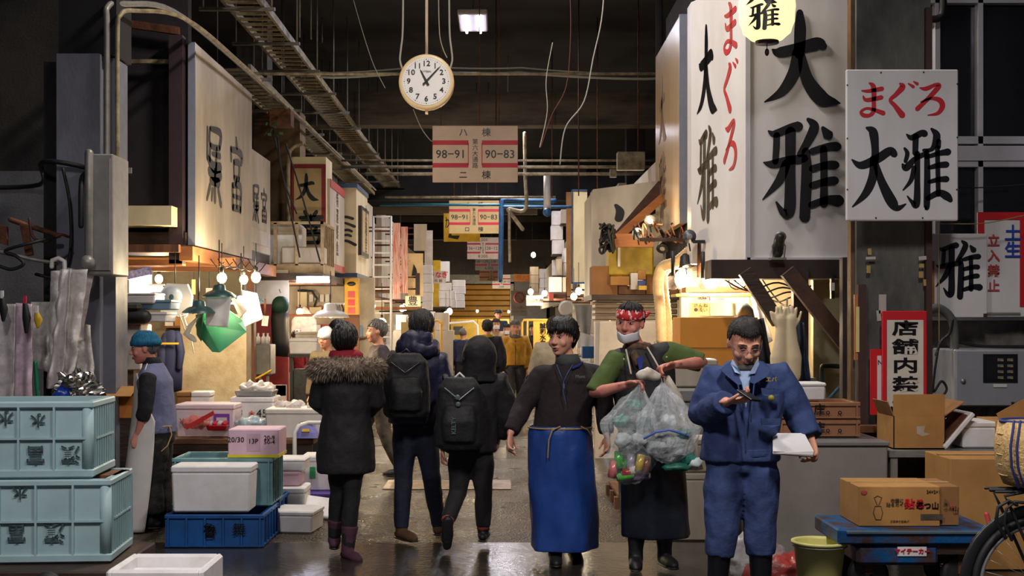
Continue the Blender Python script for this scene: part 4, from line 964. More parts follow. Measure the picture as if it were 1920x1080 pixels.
# rails with hooks on the far left
t = thing('clothes_rail', 'rusty metal rail with hooks sticking out above the plastic aprons', 'rail')
MB().tube([W(20,412,10.5),W(110,442,10.8)], .022, 8).done('upper_bar', m_rust, t)
MB().tube([W(-10,470,10.5),W(60,486,10.5),W(108,494,10.6)], .016, 8).done('lower_bar', m_galv, t)
MB().poly([W(36,420,10.5),W(50,424,10.5),W(60,478,10.5),W(48,480,10.5)], (0,.05,0)).done('bracket', m_rust, t)
MB().poly([W(-5,420,10.5),W(12,425,10.5),W(12,460,10.5),W(-5,455,10.5)], (0,.05,0)).done('bracket', m_rust, t)
ropey('tangled_cable', [W(-10,495,10.4),W(20,505,10.4),W(44,495,10.4),W(30,480,10.4),W(10,470,10.4),W(60,455,10.4),W(105,445,10.6)], .014, m_cable, label='tangled black cable wound on the rusty rail', cat='cable')
ropey('tangled_cable', [W(55,410,10.6),W(60,440,10.6),W(70,450,10.6),W(90,452,10.6),W(112,440,10.6),W(128,444,10.7)], .012, m_cabler, label='brown cable bunched at the end of the rusty rail', cat='cable')
t = thing('hanger_hook', 'white plastic hook over the lower rail', 'hook'); MB().tube([W(97,500,10.5),W(98,488,10.5),W(110,484,10.5),W(121,490,10.5),W(122,520,10.5)], .02, 8).done('hook', m_white, t)
m_film = film('clear_vinyl', (238,234,232), .45, .15); m_filmd = film('milky_vinyl', (226,218,220), .62, .35, .3)
def bagsheet(name, px, label, m, d, amp=.06, seed=1, cat='apron', th=.004):
    P = [W(x,y,d) for x,y in px]
    return cloth(name, P[0], P[1], P[2], P[3], m, amp, .12, 20, 26, th, seed, label=label, cat=cat)
bagsheet('vinyl_apron', [(96,508),(165,505),(140,720),(88,724)], 'crinkled clear vinyl apron hanging from the white hook', m_film, 10.4, .06, 3)
bagsheet('vinyl_apron', [(118,500),(175,512),(150,640),(112,650)], 'milky vinyl apron half hidden behind the crinkled one', m_filmd, 10.6, .05, 5)
bagsheet('vinyl_apron', [(112,505),(135,505),(118,728),(84,728)], 'long narrow milky vinyl apron beside the crinkled one', m_filmd, 10.35, .05, 8)
bagsheet('vinyl_sheet', [(130,600),(170,610),(180,716),(140,716)], 'loose clear plastic sheet bunched by the left column', m_film, 10.7, .06, 9)
bagsheet('curtain', [(-20,570),(30,570),(28,748),(-20,748)], 'grey-white vinyl curtain at the left edge', m_filmd, 10.2, .02, 2)
bagsheet('curtain', [(30,568),(60,570),(60,748),(28,748)], 'pinkish vinyl curtain strip beside the left one', film('pinkish_vinyl', (214,190,206), .7, .4, .2), 10.15, .015, 4)
bagsheet('vinyl_sheet', [(58,566),(120,566),(110,700),(62,690)], 'thin clear plastic sheet behind the hanging gloves', m_film, 10.5, .04, 6)
for x, y0_, y1_, m, lab in ((4,560,600,m_cable,'black work glove clipped at the left edge'),(47,570,622,m_cable,'black work glove hanging with a pink clip'),(69,588,612,m_yel,'yellow cloth scrap hanging by the gloves')):
    t = thing('work_glove' if m is m_cable else 'cloth_scrap', lab, 'glove' if m is m_cable else 'cloth')
    MB().tube([W(x,y0_,10), W(x+3,(y0_+y1_)/2,10), W(x+2,y1_,10)], [.02,.035,.015], 8, flat=.5).done('body', m, t)
    MB().box(W(x,y0_-8,10), (.02,.02,.06)).done('clip', m_pinkb if x == 47 else m_white, t)
ropey('hose', [W(66,680,10.3),W(68,700,10.3),W(70,730,10.3),W(72,748,10.3)], .018, M('green_hose', (20,120,84), .4), label='short green hose hanging behind the crates', cat='hose')
# crumpled foil
o = MB(); o.ell(W(146,732,9.6), (.17,.14,.13), n=40, m=28); o = o.done('crumpled_foil', M('silver_foil', (220,214,205), .18, 1., var=.1), label='crumpled silver foil sheet behind the teal crates', cat='foil'); wrinkle(o, .07, .05, 3)
for p in o.data.polygons: p.use_smooth = False
o = MB(); o.ell(W(116,742,9.5), (.07,.06,.07), n=20, m=14); o = o.done('blue_bag', M('blue_plastic_bag', (24,60,160), .3), label='crumpled blue bag beside the foil', cat='bag'); wrinkle(o, .03, .04, 2)
# low bench the foil and the carton stand on
t = thing('bench', 'low rough wooden bench hidden behind the teal crates', 'bench', loc=(-3.6,9.9,0)); MB().box((0,0,.97), (.96,.6,.05)).done('top', m_woodd, t)
for sx in (-.42,.42): MB().box((sx,0,.47), (.08,.6,.95)).done('leg', m_woodd, t)
# carton with open flap behind the man in the teal hat
D = 11.2; pf = W(225,776,D)
t = thing('cardboard_box', 'open cardboard box with a raised flap behind the man in the teal hat', 'box', loc=(pf.x,D+.2,0)); zz0 = .55
MB().box((0,0,(pf.z+.18)/2), (.36,.36,pf.z+.18)).done('stand', m_woodd, t)
hb = 44/F*D; MB().box((.02,0,pf.z+.18+.0), (.2,.3,.02)).done('inner', m_cardd, t); MB().box((.0,-.02,pf.z+.06), (.34,.34,.2), bev=.005).done('body', M('orange_carton', (196,120,50), .7), t); MB().box((-.04,-.24,pf.z+.2), (.36,.22,.006), rot=(.35,0,-.05)).done('flap', m_card, t)
# ------------------------------------------------------------- left fish table
D = 12.0
m_tbl = M('wet_brown_plank', (140,98,64), .45, col2=(80,52,34), scale=6, stretch=(.3,1,1), bump=.2)
t = thing('plank_table', 'low wet wooden plank table carrying styrofoam fish boxes on the left', 'table', loc=(-2.85,12.9,0))
for i in range(4): MB().box((0,-.7+i*.46,.49), (2.24,.44,.05), bev=.006).done('plank', m_tbl, t)
MB().box((0,-.88,.42), (2.2,.05,.1)).done('apron_board', m_woodd, t)
for x in (-1.02,-.2,1.0):
    for y in (-.75,.75): MB().box((x,y,.22), (.11,.11,.45), bev=.006).done('leg', m_wood, t)
ZT = .515
def ontable(px, d, w, dd, h, label, **kw):
    return sty(V(W(px,0,d).x, d+dd/2, ZT), w, dd, h, label, **kw)
t = ontable(384,12.15,.56,.42,.315,'large pink-tinted styrofoam box on the table with a purple label', m=M('pinkish_box', (236,216,222), .7), marks=[('¥47−34',.075,m_redf,-.12,.15,m_redf)] if False else [('¥47−34',.075,-.12,.15,m_redf)])
MB().box((.16,-.212,.16), (.15,.004,.13)).done('purple_label', M('purple_label', (130,70,170), .5), t); MB().box((.16,-.215,.16), (.1,.003,.06)).done('label_print', m_whp, t)
t = ontable(472,12.5,.42,.4,.36,'white styrofoam box marked 4 5 behind the large pink one', marks=[('45',.11,.1,.2,m_ink),('鮮',.07,-.12,.2,m_blue),('❀',.07,0,.2,m_red),('魚',.07,-.04+.1,.12,m_blue)])
t = thing('steel_tray', 'shallow steel tray with torn plastic on top of the box marked 4 5', 'tray', loc=(W(474,0,12.5).x,12.7,ZT+.362)); mb = MB(); mb.box((0,0,.03), (.38,.34,.06), bev=.01, taper=.9); mb.done('tray', m_steel, t)
o = MB(); o.ell((0,0,.08), (.17,.14,.05), n=30, m=16); o = o.done('torn_film', m_filmd, t); wrinkle(o, .05, .06, 5)
t = ontable(375,12.75,.2,.2,.40,'small white box peeking above the large pink box')
t = ontable(345,12.75,.16,.2,.40,'small tan carton peeking above the large pink box', m=m_cardd)
t = ontable(553,12.02,.56,.5,.28,'long white lidless box at the right end of the table', m=M('creamy_styrofoam', (240,232,224), .7))
for i in range(6):
    o = MB(); o.ell((random.uniform(-.22,.22),random.uniform(-.1,.15),.3), (.07,.06,.035), n=14, m=8); o = o.done('ice_film', m_filmd, t); wrinkle(o, .03, .05, i)
o = MB(); o.ell(W(470,800,12.05)+V(0,.1,.02), (.16,.1,.07), n=30, m=18); o = o.done('plastic_bag', film('bluish_clear_bag', (200,222,236), .6, .15), label='bluish clear plastic bag lying on the table', cat='bag'); wrinkle(o, .03, .06, 4)
o = MB(); o.ell(W(362,800,11.9)+V(0,.1,.03), (.13,.09,.06), n=30, m=18); o = o.done('plastic_bag', film('reddish_clear_bag', (226,120,110), .6, .15), label='reddish clear bag of goods lying before the pink box', cat='bag'); wrinkle(o, .03, .06, 7)
t = thing('red_tray', 'red tray of small goods on the plank table', 'tray', loc=W(404,808,11.95)+V(0,.1,.0)); MB().box((0,0,.025), (.2,.14,.05), bev=.008, taper=.85).done('tray', M('red_plastic', (180,20,34), .35), t)
for i in range(4): MB().box((-.07+i*.045,0,.06), (.035,.1,.03), rot=(.2,.1*i,0)).done('packet', M('red_packet', (200,50,60), .35) if i % 2 else m_filmd, t)
MB().poly([W(345,800,11.9),W(400,770,11.9),W(402,778,11.9),W(350,806,11.9)], (0,.01,0)).done('plastic_sheet', M('red_clear_lid', (214,60,60), .25), label='red plastic lid tilted against the pink box', cat='lid')
t = thing('weighing_scale', 'lilac weighing scale with a steel pan at the table end', 'scale', loc=W(573,822,11.85)+V(0,.1,.0))
MB().loft([((0,0,0),.11,.1,0,4),((0,0,.05),.1,.09,0,4),((0,0,.12),.055,.06,0,4)], 20, smooth=False).done('body', M('lilac_enamel', (122,124,196), .4), t); MB().box((0,0,.14), (.13,.13,.01)).done('pan', m_steel, t); MB().box((0,-.09,.07), (.07,.02,.03), rot=(-.6,0,0)).done('yellow_label', m_yel, t)
t = thing('grey_board', 'grey rounded board standing at the back of the table', 'board'); MB().bb(W(505,742,13.3), W(537,722,13.33)+V(0,0,0), .0).done('panel', m_conc, t); MB().bb((W(505,0,13.3).x,13.3,ZT), (W(537,0,13.3).x,13.33,W(0,722,13.3).z)).done('panel', m_whold, t)
# ------------------------------------------------------------- stacked crates, left middle
m_bluec = M('blue_crate_plastic', (26,88,158), .45, col2=(20,66,120), scale=4)
m_tealc = M('teal_grey_crate_plastic', (126,170,176), .45, col2=(96,136,138), scale=4)
ct = crate((-2.03,9.44,0), .68, .6, .24, 'low blue crate on the ground at the bottom of the middle stack', m_bluec, 5, 1, ny=5)
text('魯', .1, m_ink, ct, (-.03,-.314,.13)); text('舞', .1, m_ink, ct, (.18,-.314,.13)); text('咨', .1, m_ink, ct, (-.03,-.314,.11))
ct = crate((-2.06,9.78,.24), .72, .48, .36, 'tall teal-grey crate behind the white box in the middle stack', m_tealc, 1, 1, ny=6)
crate((-2.06,10.2,0), .7, .55, .24, 'low blue crate hidden behind the lowest crate', m_bluec, 5, 1)
sty((-2.07,9.34,.245), .57, .27, .335, 'white styrofoam box sitting on the blue crate in the middle stack')
bx = thing('pink_fish_box', 'pink styrofoam box with yellow base and handwritten numbers on the teal crate', 'box', loc=(-1.83,9.72,.605))
MB().box((0,0,.11), (.38,.34,.2), bev=.008).done('body', m_styp, bx); MB().box((0,0,.01), (.385,.345,.022)).done('yellow_base', M('yellow_base', (230,214,40), .5), bx); MB().box((0,-.171,.11), (.1,.004,.13)).done('handle_recess', M('recess_pink', (206,168,186), .7), bx)
text('20/30', .055, m_ink, bx, (-.13,-.172,.13)); text('13P', .05, m_ink, bx, (0,-.175,.12)); text('20-9\n50-4', .045, m_ink, bx, (.12,-.172,.13), line=.7)
# pile of boxes right of the stack
def g(px, py, d): return W(px,py,d)
sty((W(549,0,9.75).x,9.95,0), .34, .36, .17, 'flat white styrofoam box with red lettering on the ground right of the crates', rz=-.12)
text('あじ', .05, M('brown_marker', (90,60,30), .5), bpy.context.scene.objects[-1] if False else C.objects['body'] if False else None, (0,0,-5)) if False else None
sty((W(533,0,10.3).x,10.55,0), .3, .34, .27, 'white styrofoam box behind the flat one on the ground')
sty((W(534,0,10.5).x,10.6,.272), .26, .3, .12, 'pinkish small styrofoam box in the ground pile', m=m_styp)
sty((W(540,0,10.6).x,10.62,.394), .32, .34, .1, 'flat white styrofoam box topping the ground pile')
t = thing('loose_styrofoam_lid', 'loose white styrofoam lid lying beside the ground pile', 'lid', loc=(W(590,0,10.5).x,10.5,0)); MB().box((0,0,.1), (.36,.26,.03), rot=(.5,.15,.1), bev=.008).done('panel', m_sty, t); MB().box((0,.12,.03), (.3,.1,.06), bev=.01).done('edge', m_sty, t)
t = sty((W(492,0,11.4).x,11.4,0), .3, .3, .5, 'grey styrofoam box under the plank table', m=m_whold)
# hand truck with purple deck
t = thing('platform_trolley', 'small trolley with purple deck and a bent white tube handle', 'trolley', loc=(W(592,0,11.2).x,11.2,0))
MB().box((0,0,.13), (.36,.5,.04), bev=.01).done('deck', M('purple_deck', (84,60,150), .4), t)
MB().tube([(-.15,-.22,.15),(-.15,-.22,.66),(-.12,-.2,.72),(-.05,-.1,.74),(.15,-.1,.74)], .018, 10).done('handle', m_white, t)
for x in (-.13,.13):
    for y in (-.18,.18): w_k = MB(); w_k.lathe([(.02,-.015),(.05,-.015),(.05,.015),(.02,.015)], c=(x,y,.05), M3=Euler((0,PI/2,0)).to_matrix(), n=20, cap=False); w_k.done('wheel', m_cable, t)
sty((W(600,0,11.2).x,11.25,.152), .3, .36, .3, 'white fish box with green print on the purple trolley', marks=[('▌',.1,-.02,.15,M('green_print', (40,150,90), .5))])
# ------------------------------------------------------------- foreground teal crates, left
m_teal = M('pale_teal_crate', (166,194,200), .5, col2=(136,166,170), scale=2.2, cut=(.4,.85))
m_mark = M('faded_crate_marking', (28,36,44), .6, col2=(70,96,100), scale=20)
def bigcrate(loc, w, d, h, label, nxs, split, marks):
    t = thing('fish_crate', label, 'crate', loc=loc, rz=.07); th = .02
    mb = MB(); mb.box((0,0,.015), (w-.03,d-.03,.03))
    for sx in (-1,1): mb.box((sx*(w/2-.03),0,h/2), (.02,d-.06,h))
    for sy in (-1,1): mb.box((0,sy*(d/2-.03),h/2), (w-.06,.02,h))
    mb.done('body', m_teal, t)
    mb = MB()
    for z, hh in ((h-.02,.04),(.03,.05)):
        mb.box((0,-d/2+.012,z), (w+.01,.035,hh), bev=.008); mb.box((0,d/2-.012,z), (w+.01,.035,hh), bev=.008); mb.box((w/2-.012,0,z), (.035,d,hh), bev=.008); mb.box((-w/2+.012,0,z), (.035,d,hh), bev=.008)
    mb.done('rim', m_teal, t)
    for x in nxs: MB().box((x,-d/2+.01,h/2), (.012,.03,h-.06)).done('rib', m_teal, t)
    MB().box((0,-d/2+.01,h*split), (w-.08,.026,.012)).done('rib', m_teal, t)
    MB().loft([((w/2-.035,-d/2+.035,.05),.035,.035,0),((w/2-.035,-d/2+.035,h-.04),.035,.035,0)], 14).done('corner_post', m_teal, t)
    n = int(d/.06)
    for i in range(n): MB().box((w/2-.012,-d/2+.1+i*.06,h/2), (.02,.01,h-.08)).done('side_rib', m_teal, t)
    MB().box((w/2-.01,.05,h*.5), (.022,d-.15,.012)).done('side_rib', m_teal, t)
    for s_, x, z, sz in marks:
        text(s_, sz, m_mark, t, (x,-d/2+.009,z), up=(0,0,-1), right=(-1,0,0), bold=.0012)
    return t
# flat cart below
t = thing('flat_cart', 'dark wooden flat cart under the big teal crates at the left edge', 'cart', loc=(-2.95,7.8,0))
MB().box((0,.1,.13), (1.4,1.0,.09), bev=.01).done('deck', m_woodd, t)
for x in (-.4,.35):
    w_k = MB(); w_k.lathe([(.01,-.03),(.06,-.03),(.09,-.02),(.09,.02),(.06,.03),(.01,.03)], c=(x,-.42,.09), M3=ry, n=24, cap=True); w_k.done('wheel', m_cable, t)
MB().tube([(.3,-.48,.02),(.34,-.5,.09),(.42,-.48,.13)], .012, 8).done('red_lever', m_red, t)
bigcrate((-3.04,7.9,.178), 1.4, .6, .5, 'lower of two big pale teal fish crates at the left edge', (-.4,-.17,.05,.263,.48), .5, [('富',.15,.19,.12),('濱',.37,.19,.13),('水',.17,.43,.09)])
bigcrate((-3.16,7.9,.682), 1.42, .58, .46, 'upper of two big pale teal fish crates at the left edge', (-.35,-.14,.07,.277,.485), .52, [('富',.375,.15,.12),('濱',.58,.15,.12),('水',.39,.355,.09),('水',.2,.37,.1)])
MB().box((-2.40,8.0,.668), (.1,.3,.02)).done('wood_strip', m_wood, label='short brown wooden strip in the gap of the lower teal crate', cat='wood')
# white tray in front
t = thing('styrofoam_tray', 'white open styrofoam box with rounded rim at the bottom of the picture, near the crates', 'box', loc=(-1.83,7.05,0))
mb = MB(); w, d, h = .52, .5, .30
for sx in (-1,1): mb.box((sx*(w/2-.02),0,h/2), (.04,d,h), bev=.015)
for sy in (-1,1): mb.box((0,sy*(d/2-.02),h/2), (w-.04,.04,h), bev=.015)
mb.box((0,0,h-.09), (w-.06,d-.06,.04)); mb.done('body', m_sty, t)
t.location.z = 0
# ------------------------------------------------------------- left stall two interior
D = 19.6
t = thing('meter_panel', 'row of grey power meters and switches on the back wall of the second left stall', 'meters')
MB().bb(W(558,576,21.5), W(576,546,21.55)).done('fuse_box', m_cream, t)
for i in range(4): MB().bb(W(580+i*10,566,21.5), W(588+i*10,552,21.55)).done('meter', m_white, t)
mb = MB(); mb.tube([W(560,545,21.4),W(585,546,21.4),W(594,560,21.4),W(590,574,21.4)], .02, 8); mb.done('cable', m_cable, t)
wall('trim_66', W(555,581,21.52), W(632,574,21.56), m_woodo)
MB().bb(W(580,588,21.4), W(603,576,21.45)).done('notice_card', m_cream, label='small pale notice card on the timber rail of the second left stall', cat='card')
for px, lab in ((510,'dark hanging coat with a green hood at the second left stall'),):
    t = thing('hanging_coat', lab, 'coat')
    o = MB(); o.loft([(W(528,668,18),.10,.08,0),(W(527,640,18),.12,.1,0),(W(525,600,18),.13,.1,0),(W(526,575,18),.12,.09,0)], 16); o = o.done('body', M('black_oilcloth', (26,28,34), .5, var=.3), t); wrinkle(o, .02, .12)
    MB().ell(W(526,572,17.95), (.125,.1,.13)).done('hood', M('dark_green_cloth', (20,66,44), .6), t); MB().tube([W(526,548,18),W(524,543,18)], .01).done('hook', m_galv, t)
t = thing('side_cabinet', 'grey metal cabinet with bottles on top left of the hanging coat', 'cabinet'); MB().bb((W(480,0,17).x,17,.9), (W(507,0,17).x,17.4,W(0,646,17).z), .01).done('body', m_galv, t); MB().bb((W(484,0,17).x,17.05,0), (W(488,0,17).x,17.1,.9)).done('leg', m_galv, t); MB().bb((W(498,0,17).x,17.05,0), (W(502,0,17).x,17.1,.9)).done('leg', m_galv, t)
for px in (484,494,502): 
    b_ = thing('bottle', 'white bottle on the grey side cabinet', 'bottle', 'bottles on the grey side cabinet', loc=W(px,645,17.15)); MB().lathe([(.03,0),(.03,.09),(.012,.11),(.012,.13)], n=12, cap=True).done('body', m_white, b_); MB().cyl((0,0,.13),(0,0,.145),.014,8).done('cap', m_white, b_)
sty(W(568,664,16.5)+V(0,.2,0), .36, .35, .2, 'white styrofoam box on the dark stand in the second left stall')
sty(W(578,645,16.8)+V(0,.3,.0), .4, .3, .16, 'flat white box behind the one on the dark stand', m=m_whold)
t = thing('dark_stand', 'dark metal stand with tangled tools under the styrofoam box', 'stand'); a = W(540,664,16.5); mb = MB(); mb.bb((a.x,16.5,a.z-.04), (a.x+.55,17,a.z-.0)); mb.done('top', m_cable, t)
for x in (.02,.25,.5): MB().bb((a.x+x,16.52,0), (a.x+x+.04,16.56,a.z-.04)).done('leg', m_cable, t)
MB().bb((a.x+.05,16.6,.3), (a.x+.45,16.9,a.z-.2)).done('machine', m_concd, t)
for i in range(7): p = W(598+random.uniform(-8,8),735,15.5); MB().cyl((p.x,15.5,0), (p.x+random.uniform(-.05,.05),15.5,1.0+random.random()*.3), .015, 6).done('tool_handle', (m_galv,m_bluel,m_cable)[i%3], label='long tool handle standing in the bunch behind the woman in the parka', cat='handle', group='tool handles behind the parka woman')
MB().tube([W(480,710,15.5),W(495,702,15.5),W(508,694,15.5)], .012).done('cord', m_yel, label='yellow cord slung under the side cabinet', cat='cord')
shade_lamp(W(620,595,18), .26, 'wide pale shaded lamp lit beside the hanging cables', 40, m_white)
t = thing('lamp_rack', 'white rack with bunched cables and hooks above the pale shaded lamp', 'rack'); MB().bb(W(612,572,18), W(646,568,18.1)).done('bar', m_white, t)
for i in range(6): MB().tube([W(616+i*5,572,18),W(614+i*6,580,18),W(618+i*5,590,18)], .012, 6).done('cable', (m_cable,m_galv,m_woodd)[i%3], t)
bulb(W(562,585,19.5), 40, 'bulb behind the man bending in the second left stall', .05)
o = MB(); o.loft([(W(570,640,20.5),.22,.03,0),(W(570,600,20.5),.2,.03,0),(W(571,580,20.5),.06,.03,0),(W(571,575,20.5),.02,.02,0)], 16); o.done('vinyl_apron', m_filmd, label='pale apron hung on the back wall of the second left stall', cat='apron')
point('stall_two_lamp', (-3.6,19.5,2.05), 50)
for px, y0_, y1_, m in ((586,0,0,m_white),): pass
# bulb near ladder
bulb(W(698,574,24.5), 50, 'bare bulb glowing left of the ladder', .06, .6)
bulb(W(716,606,20), 55, 'bare bulb glowing behind the man in the brown jacket', .07, .5)
# ------------------------------------------------------------- right stall under the corner sign
D = 13.8
wall('wall_right_stall_back', (1.97,D,0), (4.4,D+.15,2.3), M('lit_cream_stall_wall', (226,216,186), .7, col2=(196,182,146), scale=1.6))
wall('trim_100', (1.97,11.6,2.12), (3.3,13.9,2.17), m_woodd)
wall('wall_right_stall_side', (W(1520,0,12).x,11.9,0), (W(1590,0,12).x,12.0,2.1), M('mouldy_cream_wall', (206,200,160), .7, col2=(120,110,84), scale=3.2, cut=(.55,.85)))
wall('trim_101', (W(1580,0,10.6).x,10.6,0), (W(1600,0,10.6).x,10.7,2.15), M('grey_weathered_post', (96,88,84), .7, col2=(60,50,44), scale=6, stretch=(1,1,.3)))
wall('trim_102', (W(1488,0,11.4).x,11.4,0), (W(1516,0,11.4).x,11.5,2.1), M('dark_brown_post', (52,38,32), .6))
def beam2(p, q, w, m, name, label, cat='beam'):
    p, q = Vector(p), Vector(q); dd = (q-p).normalized(); n_ = dd.cross(V(0,1,0)).normalized()*w/2
    return MB().poly([p-n_, q-n_, q+n_, p+n_], (0,.08,0)).done(name, m, label=label, cat=cat)
beam2(W(1398,508,11.2), W(1462,605,11.2), .12, m_woodd, 'diagonal_brace', 'dark slanting timber brace behind the man in blue overalls')
beam2(W(1478,508,11.0), W(1590,650,11.0), .13, M('red_brown_brace', (86,54,40), .6, col2=(56,36,28)), 'diagonal_brace', 'long red-brown slanting brace right of the hanging gloves')
wall('trim_103', (W(1286,545,12.6).x,12.6,W(0,548,12.6).z), (W(1422,0,12.6).x,12.9,W(0,538,12.6).z), m_woodo)
wall('trim_104', (W(1268,0,12.5).x,12.5,W(0,556,12.5).z), (W(1420,0,12.5).x,12.9,W(0,551,12.5).z), M('yellow_green_shelf', (190,180,60), .4))
def sheet(px0, py0, px1, py1, d, m, label, s=None, name='memo_sheet'):
    a = W(px0,py1,d); b = W(px1,py0,d); t = thing(name, label, 'paper'); MB().bb((a.x,d,a.z), (b.x,d+.006,b.z)).done('paper', m, t)
    if s: text(s, .05, m_inkf, t, ((a.x+b.x)/2,d,(a.z+b.z)/2+.02), line=.9)
m_memo = M('pale_green_memo', (214,226,178), .6); m_memoy = M('yellow_memo', (226,220,140), .6)
sheet(1298,570,1330,592,13.2, m_memoy, 'yellow handwritten memo sheet under the stall shelf', 'さんね\n●浅い')
sheet(1332,568,1376,592,13.25, m_memo, 'pale green memo sheet beside the yellow one')
sheet(1294,556,1340,568,13.3, m_whp, 'long white memo strip above the yellow memo', '次は')
sheet(1380,560,1400,590,13.2, m_whp, 'handwritten white memo at the right of the pale green one', 'みあ')
MB().bb(W(1330,563,12.45), W(1358,557,12.4)).done('shelf_tag', m_red, label='small red and white tag on the stall shelf edge', cat='tag')
# bulbs of the right stall
bulb(W(1281,523,13.35), 45, 'large glowing bulb at the left end of the right stall', .09, .2)
bulb(W(1333,523,12.2), 60, 'large glowing bulb in the middle of the right stall', .085, .2)
t = thing('light_bulb', 'unlit clear glass bulb left of the large glowing bulb', 'lamp', loc=W(1262,530,12.1)); MB().ell((0,0,0), (.07,.07,.07)).done('glass', film('clear_glass', (230,220,200), .3, .08, 0.01), t); MB().cyl((0,0,.06),(0,0,.3),.02,8).done('socket', m_cable, t)
t = thing('light_bulb', 'unlit clear glass bulb in front of the middle glowing bulb', 'lamp', loc=W(1318,532,12.0)); MB().ell((0,0,0), (.06,.06,.06)).done('glass', film('clear_glass', (1,1,1)), t); MB().cyl((0,0,.05),(0,0,.3),.02,8).done('socket', m_cable, t)
bulb(W(1390,528,12.1), 30, 'small bulb with a wire guard in the right stall', .045, .2)
t = thing('guard_ring', 'coiled wire guard around the small right stall bulb', 'wire'); MB().tube([W(1383+17*math.cos(a),528+15*math.sin(a),12.05) for a in [i*.6 for i in range(11)]], .008, 6).done('ring', m_cable, t)
point('right_stall_lamp', (2.6,13.0,1.95), 70); bulb(V(2.6,13.0,2.0), 0, 'bulb glowing behind the slanting brace', .05, .08)
for k in range(5):
    ropey('tangled_cable', [W(1340+k*20,512,12),W(1400+k*16,545+k*6,11.8),W(1460+k*8,530+k*9,11.6),W(1520,560-k*6,11.5)], .008, m_cable, label='thin black cable looping under the corner sign behind the lamps', cat='cable', group='cables looping under the corner sign')
# orange carton
a = W(1275,708,11.8); b = W(1421,595,11.8)
t = thing('cardboard_box', 'large flat orange-brown cardboard carton behind the man in blue overalls', 'box')
MB().bb((a.x,11.8,a.z), (b.x,12.3,b.z), .004).done('body', M('orange_cardboard', (222,150,56), .7, col2=(206,136,48), scale=2, rvar=.03), t)
MB().bb((a.x,11.795,(a.z+b.z)/2-.004), (b.x,11.8,(a.z+b.z)/2)).done('fold_line', m_cardd, t)
text('☰', .05, m_redf, t, (b.x-.1,11.795,b.z-.07))
wall_c = thing('counter', 'grey cluttered counter under the orange carton', 'counter'); MB().bb((a.x-.15,11.75,0), (b.x+.5,12.5,a.z-.06)).done('body', m_galv, wall_c); MB().bb((a.x-.17,11.72,a.z-.06), (b.x+.52,12.5,a.z)).done('top', m_steel, wall_c)
# rubber gloves hanging
gm = M('cream_rubber', (240,220,180), .45, var=.12)
t = thing('rubber_gloves', 'pair of long cream rubber gloves hanging with fingers up behind the man in blue', 'gloves')
o = MB(); D = 10.7
for s_, x in ((-1,1463),(1,1484)):
    o.tube([W(x+s_*4,705,D),W(x+s_*4,670,D),W(x+s_*0,640,D),W(x-s_*1,615,D),W(x,598,D)], [.062,.07,.055,.045,.05], 14, flat=.55)
    for k, (dx, dy) in enumerate([(-13,-14),(-6,-24),(1,-26),(8,-22)]):
        o.tube([W(x+dx*.6,600,D),W(x+dx*.9,600+dy*.5,D),W(x+dx*1.15,600+dy,D)], [.017,.016,.013], 8)
    o.tube([W(x+s_*6,612,D),W(x+s_*14,600,D),W(x+s_*18,585,D)], [.016,.014,.012], 8)
o = o.done('glove', gm, t); remesh(o, .008, 3)
MB().tube([W(1476,560,D),W(1475,585,D)], .006).done('hook', m_galv, t)
# hanging dark cloths
cloth('work_apron', W(1415,600,11.5), W(1432,596,11.5), W(1456,720,11.5), W(1428,730,11.5), M('black_apron_cloth', (26,26,32), .6), .02, .1, label='black apron hanging between the carton and the rubber gloves', cat='apron')
cloth('work_apron', W(1492,600,11.2), W(1508,605,11.2), W(1520,720,11.2), W(1488,720,11.2), M('dark_blue_apron_cloth', (30,42,62), .5), .02, .1, label='dark blue apron hanging right of the rubber gloves', cat='apron')
o = MB(); o.loft([(W(1398,600,12),.09,.05,0),(W(1398,580,12),.07,.05,0),(W(1397,567,12),.02,.02,0)], 14); o.done('hanging_cap', M('grey_green_cap', (74,84,84), .6), label='grey-green pointed bag hanging over the carton', cat='bag')  # a work cap, hung up over the carton
cloth('vinyl_sheet', W(1408,556,12.1), W(1425,560,12.1), W(1448,640,12.0), W(1425,650,12.0), film('bright_vinyl', (240,240,244), .7, .3), .03, .1, label='bright white vinyl hanging behind the dark brace', cat='sheet')
# pipe on the mouldy wall
ropey('wall_pipe', [W(1588,688,11.7),W(1548,686,11.7),W(1541,692,11.7),W(1541,725,11.7),W(1536,745,11.7)], .022, M('green_black_pipe', (40,60,54), .5), label='dark green pipe with an elbow on the mouldy cream wall', cat='pipe')
MB().tube([W(1550,752,11.6),W(1582,718,11.6)], .016).done('blue_rod', M('blue_rod', (70,130,180), .4), label='short slanting blue rod below the elbow pipe', cat='rod')
t = thing('wall_switch', 'black and white switch pair high on the mouldy wall', 'switch'); MB().bb(W(1556,560,11.5), W(1565,512,11.45)).done('body', m_cable, t); MB().bb(W(1556,545,11.44), W(1565,530,11.42)).done('white_band', m_white, t)
MB().bb(W(1601,675,9.72), W(1614,552,9.71)).done('copper_strip', M('copper_strip', (206,140,96), .35, .3), label='shiny copper strip with a yellow label on the dark pillar edge', cat='strip')
MB().bb(W(1605,660,9.70), W(1611,575,9.70)+V(0,-.004,0)).done('yellow_label', m_memoy, label='yellow label on the copper strip', cat='label')
